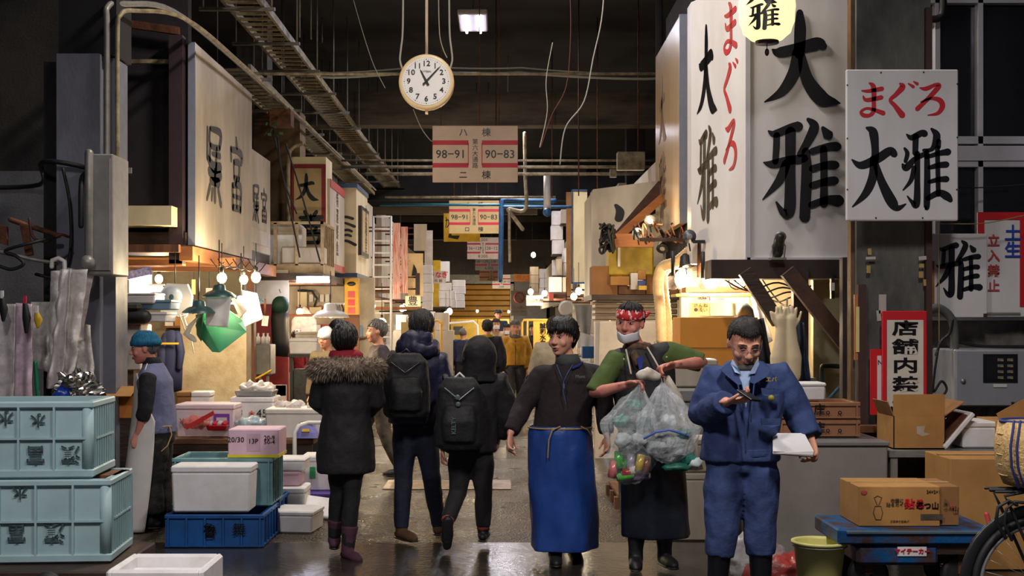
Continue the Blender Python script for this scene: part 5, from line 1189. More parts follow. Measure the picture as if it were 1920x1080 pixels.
# ------------------------------------------------------------- steel counter and crates
a = W(1430,1045,8.85); zt = .79
t = thing('steel_counter', 'brushed steel counter box standing on the ground behind the man in blue', 'counter')
MB().bb((1.78,8.85,.0), (W(1665,0,8.85).x,9.65,zt-.03), .01).done('body', M('counter_steel', (158,154,148), .4, .25, col2=(128,124,118), scale=2), t)
MB().bb((1.77,8.83,zt-.03), (W(1667,0,8.85).x,9.67,zt), .006).done('worktop', m_steel, t)
MB().bb((W(1590,0,9.5).x,9.55,zt), (W(1665,0,9.5).x,9.67,zt+.05)).done('back_ledge', m_wood, t)
m_ccr = M('brown_crate_plastic', (164,116,84), .5, col2=(140,96,70), scale=4)
for k, lab in enumerate(('lower of two brown plastic crates with black characters on the steel counter','upper of two brown plastic crates with black characters on the steel counter')):
    t = crate((2.28,9.32,zt+.003+k*.128), .56, .42, .125, lab, m_ccr, 1, 1, group=None)
    text(('浜 庄。。','大 庄。。')[k], .085, m_ink, t, (.03,-.226,.068), bold=.001)
sty((2.25,9.3,zt+.26), .2, .22, .13, 'white styrofoam box on the brown crates', lid=True)
# steel table right
t = thing('steel_table', 'steel shelf table beside the counter with boxes on top', 'table', loc=(3.45,9.2,0))
MB().box((0,0,.695), (1.46,.56,.05), bev=.004).done('top', m_steel, t)
for x in (-.69,.69):
    for y in (-.24,.24): MB().box((x,y,.335), (.05,.05,.67)).done('leg', m_galv, t)
MB().box((0,0,.25), (1.3,.5,.03)).done('lower_shelf', m_woodd, t)
o = MB(); o.ell((3.3,9.05,.33), (.16,.12,.09), n=30, m=18); o = o.done('plastic_bag', m_film, label='crumpled clear bag on the lower shelf of the steel table', cat='bag'); wrinkle(o, .04, .06, 9)
# open carton
t = thing('cardboard_box', 'open cardboard box with a raised flap and a torn tape patch on the steel table', 'box', loc=(W(1724,0,9.0).x,9.2,.722))
w, h = 97/F*9, 62/F*9
mb = MB(); mb.box((0,0,.004), (w,.4,.008))
for sx in (-1,1): mb.box((sx*(w/2-.003),0,h/2), (.006,.4,h))
for sy in (-1,1): mb.box((0,sy*(.2-.003),h/2), (w,.006,h))
mb.done('body', m_card, t)
MB().box((0,-.19,h+.075), (w,.006,.155), rot=(.05,0,0)).done('flap', m_card, t); MB().box((-w/2-.02,-.02,h+.05), (.006,.36,.11), rot=(0,-.4,0)).done('flap', m_cardd, t)
MB().box((w/2+.065,-.02,h+.05), (.006,.36,.17), rot=(0,.95,0)).done('flap', m_cardd, t)
MB().poly([(-.02,-.202,.16),(.04,-.202,.165),(.03,-.202,.12),(.08,-.202,.105),(.02,-.202,.09),(-.02,-.202,.11)], (0,.002,0)).done('torn_patch', m_whold, t)
t = thing('loose_styrofoam_lid', 'dirty white styrofoam lid leaning between the boxes on the steel table', 'lid', loc=(W(1797,0,9.0).x,9.15,.722)); MB().box((0,0,.13), (.035,.34,.32), rot=(0,.7,0), bev=.008).done('panel', m_sty, t); MB().box((-.02,0,.14), (.01,.3,.26), rot=(0,.7,0)).done('stain', m_rust, t)
sty((W(1845,0,9.0).x,9.22,.722), .27, .36, .19, 'white styrofoam box on the steel table right of the leaning lid')
t = carton((W(1918,0,9.0).x,9.2,.722), .36, .4, .2, 'cardboard box behind the straw basket on the steel table'); MB().box((.0,-.2,.26), (.34,.006,.16), rot=(0,-.5,0)).done('flap', m_card, t)
# big carton standing
t = thing('cardboard_box', 'tall plain cardboard box standing on the ground behind the bicycle basket', 'box', loc=(3.38,8.55,0)); MB().box((0,0,.37), (.9,.5,.72), bev=.004).done('body', m_card, t); MB().box((0,0,.735), (.9,.06,.003)).done('packing_tape', M('packing_tape', (1,1,1)), t)
# blue cart
m_bcart = M('chipped_blue_paint', (14,84,140), .5, .2, col2=(70,50,42), scale=5, bump=.2, cut=(.45,.6))
t = thing('hand_cart', 'old hand cart with chipped blue steel bed and a red and white sticker', 'cart', loc=(2.44,7.75,0))
MB().box((0,0,.363), (.92,.55,.09), bev=.01).done('bed', m_bcart, t); MB().box((.02,-.28,.39), (.86,.02,.02), bev=.004).done('top_lip', M('grey_blue_worn', (84,104,116), .5), t)
MB().box((-.1,0,.25), (.48,.5,.12), bev=.02).done('side_box', m_bcart, t)
MB().box((-.02,-.255,.275), (.17,.004,.055)).done('sticker', m_whp, t); text('マイテーカー', .035, m_red, t, (-.02,-.258,.275), bold=.001)
MB().box((.26,0,.29), (.36,.48,.07)).done('dark_frame', m_woodd, t)
for x in (-.25,.3):
    for y in (-.16,.16):
        w_k = MB(); w_k.lathe([(.02,-.02),(.09,-.02),(.12,-.012),(.12,.012),(.09,.02),(.02,.02)], c=(x,y,.12), M3=ry, n=28); w_k.done('wheel', m_cable, t)
        MB().box((x,y,.2), (.05,.06,.14)).done('caster_fork', m_rust, t)
MB().tube([(.4,-.3,.5),(.42,-.3,.42),(.4,-.29,.36)], .014).done('red_cord', m_redf, t)
# printed box on the cart
t = thing('cardboard_box', 'printed cardboard box with red and black Japanese lettering on the blue cart', 'box', loc=(2.43,7.78,.41)); w, h = .60, .235
MB().box((-.06,0,h/2), (w-.12,.42,h), bev=.003).done('body', m_card, t); MB().box((w/2-.06,0.01,h/2), (.12,.40,h-.004), bev=.003).done('end_section', m_cardd, t)
MB().box((.0,0,h+.001), (w,.05,.003)).done('packing_tape', M('packing_tape', (1,1,1)), t)
y_ = -.212
text('貼る', .06, m_red, t, (.03,y_,.13), bold=.002); text('衣類に\n貼るカイロ', .026, m_inkf, t, (-.075,y_,.14), line=.9); text('寒つ山', .045, m_ink, t, (.105,y_,.12), bold=.001)
text('24×2×1', .026, m_inkf, t, (.14,y_,.205)); MB().box((.13,y_,.055), (.13,.002,.035)).done('bar_panel', m_inkf, t); text('小ロチ小ロ木バ', .016, m_inkf, t, (-.06,y_,.03))
MB().ell((-.27,y_,.2), (.02,.002,.016)).done('red_mark', m_redf, t)
fg = MB(); fg.tube([(-.185,y_,.12),(-.165,y_,.17),(-.19,y_,.18),(-.21,y_,.17),(-.19,y_,.12)], .0025, 6); fg.tube([(-.205,y_,.12),(-.215,y_,.08),(-.2,y_,.04),(-.17,y_,.04),(-.16,y_,.08),(-.17,y_,.12),(-.205,y_,.12)], .0025, 6); fg.done('figure_outline', m_inkf, t)
text('あった', .03, m_inkf, t, (.215,-.202,.12), vertical=True, line=.9) if False else text('あっ', .03, m_inkf, t, (.215,-.195-.01,.13), vertical=True); text('貼', .03, m_redf, t, (.25,-.205,.12)); text('山', .035, m_ink, t, (.275,-.205,.1))
# yellow bucket
t = thing('bucket', 'pale yellow plastic bucket beside the blue cart', 'bucket', loc=(W(1536,0,7.7).x-.02,7.62,0))
MB().lathe([(.0,.0),(.115,0),(.12,.02),(.15,.3),(.165,.302),(.165,.318),(.148,.318),(.143,.3),(.112,.02),(.0,.02)], n=40).done('body', M('pale_yellow_plastic', (236,232,150), .4, col2=(220,214,126), scale=3), t)
MB().tube([(.16*math.cos(a), .16*math.sin(a)*1, .29-.12*max(0,-math.sin(a))*0) for a in [PI+i*PI/10 for i in range(11)]], .004, 6).done('handle', m_galv, t)
sty((W(1617,0,7.9).x+.02,7.95,0), .12, .2, .14, 'small white box under the edge of the blue cart')
# clear bag with red behind worker
o = MB(); o.ell((1.62,8.1,.13), (.17,.14,.16), n=40, m=26); o = o.done('plastic_bag', film('clear_bag_tall', (214,212,214), .45, .15), label='knotted clear plastic bag on the ground behind the overalls man', cat='bag'); wrinkle(o, .05, .08, 4)
o = MB(); o.ell((1.80,8.0,.07), (.26,.16,.09), n=40, m=20); o = o.done('plastic_bag', film('red_clear_bag', (190,70,64), .6, .3), label='reddish clear bag lying on the ground by the yellow bucket', cat='bag'); wrinkle(o, .05, .07, 6)
# ------------------------------------------------------------- bicycle rear with basket
bx_, by_ = W(1950,0,6.25).x, 6.25
t = thing('bicycle', 'bicycle at the right edge, its rear wheel, rack and fender in view', 'bicycle', loc=(bx_,by_,0))
Rw = .335
def ringp(r, n=56, c=(0,0,Rw+.005)): return [(c[0]+r*math.cos(2*PI*i/n), c[1], c[2]+r*math.sin(2*PI*i/n)) for i in range(n)]
MB().tube(ringp(Rw-.018), .02, 10, closed=True).done('tyre', M('black_tyre', (24,24,26), .6), t)
MB().tube(ringp(Rw-.046), .012, 8, closed=True).done('rim', m_steel, t)
for i in range(28):
    a = 2*PI*i/28; s_ = .3 if i % 2 else -.3
    MB().cyl((math.cos(a+s_)*.025, (.02 if i % 4 < 2 else -.02), Rw+.005+math.sin(a+s_)*.025), (math.cos(a)*(Rw-.05), 0, Rw+.005+math.sin(a)*(Rw-.05)), .0014, 5).done('spoke', m_steel, t)
MB().cyl((0,-.05,Rw+.005), (0,.05,Rw+.005), .025, 14).done('hub', m_steel, t)
MB().tube([(math.cos(a)*(Rw+.03), 0, Rw+.005+math.sin(a)*(Rw+.03)) for a in [math.radians(175-i*10) for i in range(17)]], .03, 10, flat=.35).done('mudguard', M('black_fender', (34,34,36), .35), t)
for y in (-.07,.07): MB().tube([(0,y,Rw),(-.17,y,.72),(-.20,y,.78),(-.1,y,.8)], .008, 8).done('rack_stay', m_cable, t)
MB().tube([(-.24,0,.80),(.2,0,.80)], .01, 8).done('rack_rail', m_cable, t)
for y in (-.07,.07): MB().tube([(-.24,y,.8),(.2,y,.8)], .007, 8).done('rack_rail', m_cable, t)
MB().tube([(-.15,-.09,.74),(-.19,-.09,.76),(-.24,-.09,.73),(-.25,-.09,.66),(-.2,-.08,.58)], .009, 8).done('carrier_loop', m_cable, t); MB().tube([(-.11,-.09,.75),(-.16,-.09,.755),(-.2,-.09,.72),(-.21,-.09,.65),(-.17,-.08,.57)], .008, 8).done('carrier_loop', m_cable, t)
MB().tube([(0,.05,Rw),(.35,.05,.42)], .012, 8).done('chain_stay', m_cable, t); MB().tube([(0,.05,Rw),(.25,.03,.85)], .012, 8).done('seat_stay', m_cable, t); MB().tube([(.35,0,.42),(.25,0,.95)], .016, 8).done('seat_tube', m_cable, t)
MB().tube([(.25,0,.9),(.9,0,.95)], .016, 8).done('top_tube', m_cable, t)
MB().tube(ringp(Rw-.018, c=(1.05,0,Rw+.005)), .02, 10, closed=True).done('tyre', M('black_tyre', (1,1,1)), t); MB().tube([(.9,0,.98),(1.05,0,Rw)], .016, 8).done('fork', m_cable, t)
MB().tube([(.35,0,.42),(.9,0,.92)], .016, 8).done('down_tube', m_cable, t)
# straw basket
m_straw = M('woven_straw', (214,182,124), .7, col2=(176,138,84), scale=60, bump=.5, bscale=80)
t = thing('straw_basket', 'woven straw basket with blue edging bands on the bicycle rack', 'basket', loc=(bx_+.03,by_,.825))
k = 6.25/F
mb = MB(); mb.loft([((0,0,0),.19,.14,0,3.2),((-.0,0,.08),.225,.16,0,3.2),((0,0,.2),.235,.165,0,3),((0,0,.31),.215,.155,0,3)], 40); o = mb.done('body', m_straw, t)
wob = [( .235-.01*j) for j in range(3)]
for j, zx_ in enumerate((-.20,-.17)):
    MB().tube([(zx_-.005,-.12,.32),(zx_-.028,-.135,.2),(zx_-.02,-.13,.1),(zx_+.02,-.11,.0)], .006, 6).done('blue_band', M('navy_band', (40,52,120), .6), t)
for z in (.05,.1,.15,.2,.25): MB().tube([(.238*math.cos(a)*(1-.1*abs(z-.18)/.18), .168*math.sin(a), z) for a in [2*PI*i/40 for i in range(40)]], .0035, 5, closed=True).done('weave_row', m_straw, t)
MB().tube([(.217*math.cos(2*PI*i/40), .157*math.sin(2*PI*i/40), .312) for i in range(40)], .008, 8, closed=True).done('rim', M('navy_band', (1,1,1)), t)
# ------------------------------------------------------------- right middle loft (d 14-18)
D = 16.0
t = thing('angled_sign', 'cream sign with large black characters facing the entrance, behind the orange beams', 'sign')
a = W(1112,500,D); b = W(1240,350,D)
MB().poly([(a.x,D,a.z-.15),(b.x+.3,D,a.z-.15),(b.x+.3,D,b.z+.12),(a.x,D,W(0,355,D).z)], (0,.5,0)).done('panel', m_whold, t)
MB().poly([(a.x,D,a.z-.35),(a.x-.02,D,a.z-.35),(a.x-.02,17.3,a.z-.35),(a.x,17.3,a.z-.35)], (0,0,1.27)).done('side_panel', m_whold, t)
brush([[(30,5,8),(45,40,16),(40,85,16)],[(110,70,6),(150,50,14),(175,40,12)],[(75,105,10),(78,150,20),(80,170,14)],[(105,130,6),(150,100,18),(185,85,10)],[(160,40,8),(185,25,8)]], (0,0,200,180), (100/F*D, 60/F*D), m_ink, t, (W(1140,0,D).x,D,W(0,383,D).z))
beam2(W(1242,345,15.2), W(1150,455,14.8), .12, M('red_brown_brace', (1,1,1)), 'diagonal_brace', 'dark slanting beam in front of the cream angled sign')
beam2(W(1245,368,14.9), W(1155,448,14.6), .09, m_woodo, 'diagonal_brace', 'paler orange slanting beam under the dark one')
MB().bb(W(1150,463,14.4), W(1225,438,14.4)+V(0,.08,0)).done('cross_beam', m_woodo, label='short orange horizontal beam carrying the spot lamps', cat='beam')
MB().bb(W(1200,452,13.6), W(1292,446,13.6)+V(0,.06,0)).done('cross_beam', m_woodd, label='thin dark horizontal beam reaching to the corner sign', cat='beam')
rnd = random.Random(3)
t = thing('cable_tangle', 'black knotted bundle of cables on the end of the orange beam', 'cable')
for i in range(9):
    P = [W(1140+rnd.uniform(-16,14), 445+rnd.uniform(-28,30), 14.3+rnd.uniform(-.1,.1)) for _ in range(6)]
    o = ropey('cable_coil', P, .014, m_cable, t)
t2 = thing('cable_tangle', 'loose brown and black cables tangled over the spot lamps', 'cable')
for i in range(12):
    P = [W(1195+i*8+rnd.uniform(-10,10), 440+rnd.uniform(-22,16), 13.9+rnd.uniform(-.15,.1)) for _ in range(5)]
    ropey('cable_coil', P, .009, (m_cable, m_cabler, m_woodo)[i%3], t2)
def spot(px, py, d, label, m, lit=False, rot=(PI*.6,0,0)):
    t = thing('spot_lamp', label, 'lamp', loc=W(px,py,d)); R3 = Euler(rot).to_matrix()
    MB().lathe([(.025,-.07),(.05,-.04),(.06,.05),(.065,.06)], M3=R3, n=20, cap=True).done('lamp_head', m, t)
    MB().lathe([(.055,.058),(0,.062)], M3=R3, n=20).done('lens', m_bulb if lit else m_steel, t)
    MB().tube([(0,0,-.04),(.02,.03,-.13)], .008, 6).done('stem', m_cable, t)
spot(1218,412,14.0, 'lit silver spot lamp standing on the orange beam', m_steel, True)
point('spot_light', W(1216,412,13.8), 8)
spot(1195,436,14.0, 'silver spot lamp left of the lit one on the orange beam', m_white)
spot(1243,460,13.7, 'large black flood lamp under the tangled cables', m_cable, rot=(PI*.75,.3,0))
spot(1291,444,12.2, 'grey spot lamp clamped at the lower left of the corner sign', M('grey_lamp_enamel', (90,96,104), .4, .3), rot=(PI*.5,1.2,0))
MB().bb(W(1300,456,12.1), W(1322,450,12.1)+V(0,.04,0)).done('clamp_arm', m_cable, label='black clamp arm holding the grey spot lamp', cat='clamp')
spot(1285,489,12.5, 'small lamp with a bright rim under the flood lamp', m_cable, True, rot=(PI*.9,0,0))
MB().cyl(W(1310,520,12.2), W(1311,452,12.2), .016, 8).done('hanging_rod', m_rust, label='rusty rod dropping from the clamp arm', cat='rod')
# flexible duct
m_duct = M('tan_flexible_duct', (196,166,120), .5, col2=(170,140,98), scale=14)
for pts, lab in (([W(1294,470,12.8),W(1270,490,12.9),W(1244,500,13.0),W(1236,515,13.0),W(1234,540,13.0),W(1238,580,13.0),W(1240,640,13.0)],'tan flexible duct bending down from the corner sign, the left one'),
                 ([W(1300,476,12.9),W(1282,492,13.1),W(1258,498,13.1),W(1243,512,13.2),W(1243,540,13.2),W(1249,590,13.2),W(1251,640,13.2)],'second tan flexible duct beside the left one, lit on its right')):
    o = ropey('flexible_duct', pts, .052, m_duct, n=14, sub=14, label=lab, cat='duct')
    wr = o.data
    for i, v in enumerate(wr.vertices):
        if (i//14) % 2: v.co += v.normal*.006
MB().bb(W(1226,640,13.4), W(1262,720,13.0)).done('duct_box', m_galv, label='grey box at the foot of the tan ducts', cat='box')
# yellow bin and cartons on the loft
zs = W(0,553,15.0).z
wall('trim_110', (W(1108,0,15).x,14.9,zs-.06), (W(1272,0,15).x,16.2,zs), m_woodd)
t = thing('yellow_bin', 'dull yellow plastic bin stacked on cartons under the orange beam', 'bin'); a = W(1142,517,15); b = W(1226,457,15)
MB().bb((a.x,15,a.z), (b.x,15.5,b.z), .02).done('body', M('dull_yellow_plastic', (186,156,30), .5, col2=(150,124,24)), t); MB().bb(W(1158,500,14.98), W(1163,442,14.96)).done('white_strip', m_white, t)
def lofted(px0, px1, py0, py1, d, label, m=m_card, dd=.4): 
    a = W(px0,py1,d); b = W(px1,py0,d); return carton(((a.x+b.x)/2,d+dd/2,a.z), b.x-a.x, dd, b.z-a.z, label, m)
lofted(1110,1158,499,553,15.05, 'dull brown carton at the left end of the right loft', m_cardd)
lofted(1145,1180,518,535,14.95, 'small tilted tan carton with dark slots under the yellow bin')
lofted(1160,1210,536,552,15.05, 'dark brown carton under the small tilted carton', m_wood)
lofted(1212,1272,500,552,15.1, 'large brown carton at the right end of the right loft', m_cardd)
lofted(1183,1196,512,543,14.9, 'narrow white carton beside the blue one on the right loft', m_sty, .2)
t = lofted(1196,1211,526,535,14.88, 'small blue and yellow carton on the right loft', m_blue, .2)
MB().box((0,-.1,-.03), (.09,.2,.05)).done('yellow_half', m_yel, t)
lofted(1196,1211,507,524,14.95, 'small dark-handled carton above the blue one', m_card, .2)
# grey ribbed shutter and white wall under loft
t = thing('ribbed_cabinet', 'grey ribbed metal cabinet under the right loft', 'cabinet'); a = W(1116,600,15.1); b = W(1270,556,15.1)
for i in range(4): z = a.z+(b.z-a.z)*i/4; MB().bb((a.x,15.1,z), (b.x,15.6,z+(b.z-a.z)/4-.012), .01).done('rib_panel', M('taupe_metal', (140,126,108), .5, .3), t)
wall('wall_right_loft_front', (a.x-.0,15.1,0), (b.x+.2,15.3,a.z-.02), m_whold)
# white styro on ground behind headband man (near freezer)
t = thing('chest_freezer', 'worn grey metal freezer between the headband man and the man in blue', 'freezer', loc=(1.62,10.35,0)); MB().box((0,0,.5), (.42,1.0,1.0), bev=.015).done('body', m_galv, t); MB().box((0,0,1.05), (.45,1.04,.09), bev=.01).done('lid', m_steel, t)
sty((1.55,10.25,1.1), .34,.36,.22,'worn styrofoam box lying on the grey freezer', m=m_whold)
sty((1.42,9.6,0), .36,.34,.5,'tall grimy styrofoam box behind the clear bags', m=m_whold)
sty((1.43,9.62,.505), .38,.34,.25,'second grimy styrofoam box behind the clear bags', m=m_whold)
t = thing('pallet', 'worn wooden pallet on the ground behind the headband man', 'pallet', loc=(1.45,11.5,0))
for i in range(4): MB().box((-.36+i*.24,0,.11), (.12,1.0,.025)).done('board', m_wood, t)
for y in (-.42,0,.42): MB().box((0,y,.05), (.9,.1,.1)).done('bearer', m_wood, t)
# drain plates on the ground
for px0, px1, lab in ((722,800,'left'),(812,958,'right')):
    a = W(px0,0,12.6); b = W(px1,0,12.6); MB().bb((a.x,12.3,0), (b.x,12.95,.012), .004).done('drain_plate', M('tan_steel_plate', (150,128,98), .4, .3, col2=(110,92,70)), label='flat tan metal plate set in the wet asphalt, the %s one' % lab, cat='plate')
# ------------------------------------------------------------- far background, both sides
rnd = random.Random(11)
def far_panel(name, px0, py0, px1, py1, d, m, label, cat, s=None, sz=.2, im=None, dd=.1, vert=True):
    a = W(px0,py1,d); b = W(px1,py0,d); t = thing(name, label, cat); MB().bb((a.x,d,a.z), (b.x,d+dd,b.z)).done('panel', m, t)
    if s: text(s, sz, im or m_ink, t, ((a.x+b.x)/2,d-.001,(a.z+b.z)/2), vertical=vert, bold=.003)
    if d < 50:
        for z in (a.z+.15, b.z-.1): MB().cyl((a.x+.02 if a.x < 0 else b.x-.02, d+dd+.02, z), (-3.25 if a.x < 0 else 2.3, d+dd+.02, z), .02, 6).done('bracket', m_rust, t)
    return t
m_str = M('red_white_stripe', (214,190,170), .6, col2=(190,90,80), scale=12, stretch=(9,1,.2), cut=(.45,.55))
far_panel('striped_sign',736,418,750,560,30,m_str,'faded red and white striped vertical sign right of the ladder','sign')
far_panel('striped_sign',752,425,764,550,31,m_str,'second faded striped vertical sign, the narrower one','sign')
t = far_panel('tan_sign',765,475,793,556,32,M('tan_far_sign', (216,184,130), .6),'tan sign with a black blot right of the striped signs','sign'); MB().poly([W(772,517,31.98),W(783,517,31.98),W(781,505,31.98),W(776,495,31.98)],(0,-.01,0)).done('black_blot', m_ink, t)
far_panel('shop_sign',760,555,788,576,30,m_cream,'small cream shop sign with one black character','sign','豊',.24)
far_panel('white_locker',776,420,800,470,33,m_whold,'tall weathered white panel beyond the tan sign','panel')
far_panel('white_locker',796,432,811,500,36,m_pale,'narrow pale panel beyond the weathered one','panel')
far_panel('dark_shutter_door',779,512,787,553,31.5,m_woodd,'dark narrow doorway board above the small cream sign','board')
far_panel('yellow_post_sign',812,488,826,576,40,m_yel,'tall yellow post sign behind the eel sign','sign')
far_panel('white_locker',826,490,843,528,41,m_whp,'bright white narrow panel right of the yellow post','panel')
t = far_panel('eel_sign',807,508,836,531,37,m_whold,'small white sign with red hiragana in the far left row','sign'); text('うなぎ', .19, m_red, t, (W(822,0,37).x,36.99,W(0,516,37).z), bold=.004); text('代 制', .1, m_inkf, t, (W(822,0,37).x,36.99,W(0,527,37).z))
for k, (px, py, w, h, n, d) in enumerate([(802,497,18,17,5,35),(835,530,22,15,3,38),(860,525,24,13,4,40),(845,545,20,16,2,39)]):
    p = W(px,py+n*h,d); wall('trim_%d' % (200+k), (-3.25,d-.2,p.z-.05), (p.x+w/F*d/2,d+.25,p.z-.01), m_woodd)
    for i in range(n):
        p = W(px,py+(i+1)*h,d); sty(p+V(rnd.uniform(-.02,.02),0,0), w/F*d, .4, h/F*d*.97, 'distant white styrofoam box in the hanging stacks on the far left side', group='distant styrofoam boxes on the far left', lid=False)
for k, (px, py, w, h, n, d) in enumerate([(1045,396,22,27,3,36),(1060,393,20,27,1,35.6),(1062,465,16,28,2,35.5),(1049,485,10,32,1,35.3),(1042,519,24,29,1,35),(1063,519,16,29,1,34.8),(1040,487,7,30,1,36.5),(1002,500,16,16,4,46),(1018,504,14,18,3,44)]):
    p = W(px,py+n*h,d); wall('trim_%d' % (220+k), (p.x-w/F*d/2,d-.2,p.z-.05), (2.3,d+.25,p.z-.01), m_woodd)
    for i in range(n):
        p = W(px,py+(i+1)*h,d); sty(p+V(rnd.uniform(-.02,.02),0,0), w/F*d, .45, h/F*d*.97, 'distant styrofoam box piled high on the right side of the aisle', group='distant styrofoam boxes piled on the right', lid=False, m=(m_sty,m_whold)[k%2])
t = far_panel('framed_sign',1072,357,1101,530,30,m_cream,'tall cream panel with a thin blue frame on the right side of the aisle','panel')
MB().bb(W(1071,532,29.98), W(1073,355,29.95)).done('blue_edge', m_bpipe, t); MB().bb(W(1071,532,29.98), W(1101,529,29.95)).done('blue_edge', m_bpipe, t); MB().bb(W(1071,358,29.98), W(1101,355,29.95)).done('blue_edge', m_bpipe, t)
far_panel('brown_post_panel',1062,360,1071,555,30.6,m_cardd,'narrow tan panel left of the blue framed panel','panel')
t = far_panel('shop_sign',987,554,1018,573,34,m_cream,'cream shop sign with four characters under a lamp on the far right','sign','西山水産',.12,vert=False)
t = far_panel('prohibition_sign',958,545,989,592,60,M('grey_notice', (170,168,166), .6),'grey do not enter notice with a red ring on the far wall','sign')
mb = MB(); c_ = W(974,558,59.97); mb.tube([c_+V(.24*math.cos(i*PI/12),0,.24*math.sin(i*PI/12)) for i in range(24)], .03, 6, closed=True); mb.tube([c_+V(-.17,0,.17), c_+V(.17,0,-.17)], .025, 6); mb.done('red_ring', m_redf, t)
text('立入禁止', .16, m_redf, t, W(974,577,59.97)); text('DO NOT ENTER', .085, m_inkf, t, W(974,584,59.97))
far_panel('red_blue_notice',1029,549,1038,564,33,m_redf,'small red and blue notice near the far right lamps','sign')
# yellow cart with sign on the right
t = thing('yellow_cart', 'tall yellow tube cart with a panel of black characters on the right of the aisle', 'cart'); D = 24; k = D/F
m_ytube = M('yellow_tube_paint', (232,180,70), .4)
MB().bb(W(1000,658,D), W(1036,602,D)+V(0,.03,0)).done('name_panel', M('yellow_cart_panel', (240,186,76), .5), t)
text('誠和水産', .115, m_ink, t, W(1018,628,D-.005)+V(0,0,-.0), vertical=True, bold=.003, line=.95)
mb = MB(); mb.tube([W(979,760,D),W(979,605,D),W(982,600,D),W(1036,600,D)], .022, 8); mb.tube([W(989,700,D),W(989,602,D)], .018, 8); mb.tube([W(1036,760,D),W(1036,600,D)], .022, 8); mb.done('tube_frame', m_ytube, t)
MB().bb(V(W(979,0,D).x,D,.2), V(W(1036,0,D).x,D+.9,.28)).done('deck', m_ytube, t)
for x in (985,1030): w_k = MB(); w_k.lathe([(.01,-.03),(.1,-.03),(.1,.03),(.01,.03)], c=(W(x,0,D).x,D+.15,.1), M3=ry, n=18); w_k.done('wheel', m_cable, t)
t = thing('yellow_cart', 'tall yellow tube trolley behind the man in the navy hood', 'cart'); D = 22; 
for px in (770,783,813,827): MB().tube([W(px,760,D),W(px,606,D),W(px+2,602,D)], .02, 8).done('tube_post', m_ytube, t)
MB().tube([W(768,603,D),W(800,602,D),W(822,601,D),W(829,608,D)], .02, 8).done('top_tube', m_ytube, t); MB().bb((W(768,0,D).x,D,.15), (W(829,0,D).x,D+.7,.22)).done('deck', m_ytube, t)
MB().bb(W(752,660,21.5), W(768,604,21.5)+V(0,.04,0)).done('wire_crate', M('olive_wire_crate', (150,130,70), .6), label='olive crate standing beside the yellow tube trolley', cat='crate')
# cloths right far
cloth('hanging_cloth', W(1078,572,19), W(1110,572,19), W(1106,640,19), W(1086,640,19), M('grey_cloth', (170,168,170), .7), .03, .15, label='grey cloth with a dark mark hanging right of the young man', cat='cloth')
MB().bb(W(1092,672,18), W(1116,650,18)+V(0,.3,0)).done('blue_crate', m_bluec, label='blue crate on the ground shelf right of the young man', cat='crate')
cloth('white_sheet', W(1085,622,18.5), W(1113,630,18.5), W(1113,652,18.5), W(1083,652,18.5), m_sty, .02, .15, label='white sheet over the blue crate', cat='sheet')
t = thing('motor_cart', 'white and blue motor cart with tube rails far down the aisle', 'cart'); D = 33
MB().bb(W(838,668,D), W(880,640,D)+V(0,1.2,0)).done('body', m_whp, t); MB().bb(W(838,642,D-.05), W(878,636,D)).done('blue_band', m_bpipe, t); mb = MB(); mb.tube([W(837,650,D),W(838,612,D),W(842,606,D),W(888,603,D),W(895,610,D),W(896,650,D)], .03, 8); mb.done('tube_rail', m_white, t)
MB().bb(W(850,628,D-.1), W(868,612,D)).done('display_panel', m_concd, t); MB().bb(W(839,690,D), W(860,668,D)+V(0,.6,0)).done('teal_box', m_tealc, t)
for x in (845,872): MB().cyl(W(x,700,D)+V(0,0,-.0), W(x,700,D)+V(0,.1,0), .16, 16).done('wheel', m_cable, t)
for px, py, d, w, lab in [(843,584,30,45,'bulb cluster glowing right of the far white stacks'),(836,590,31,25,'second bulb glowing at the far left row'),(995,547,33,60,'bright bulb glowing over the far shop sign'),(1021,550,34,30,'bulb glowing right of the far shop sign'),(1085,546,23,60,'bright bulb glowing behind the young man, at the right row'),(1076,556,23.5,20,'small bulb under the bright right row bulb'),(1000,478,45,20,'distant bulb under the far stacks'),(754,578,29,25,'small yellow bulb below the cream shop sign')]:
    bulb(W(px,py,d), w*1.6, lab, .03+.0012*d, .4, col=(1,.82,.6))
for k, (x, y, e) in enumerate([(-3.9,28.5,110),(2.9,28,110),(-3.8,35,120),(2.9,36,130),(-3.9,41,140),(2.9,44,150),(-3.5,48,170),(2.6,52,170),(-1,60,420),(.5,64,420),(-3.6,24.8,80),(2.9,21.5,90)]):
    bulb(V(x,y,2.05), e, 'bare bulb glowing inside a shop further down the aisle', .06, .12, group='bulbs inside the shops down the aisle')
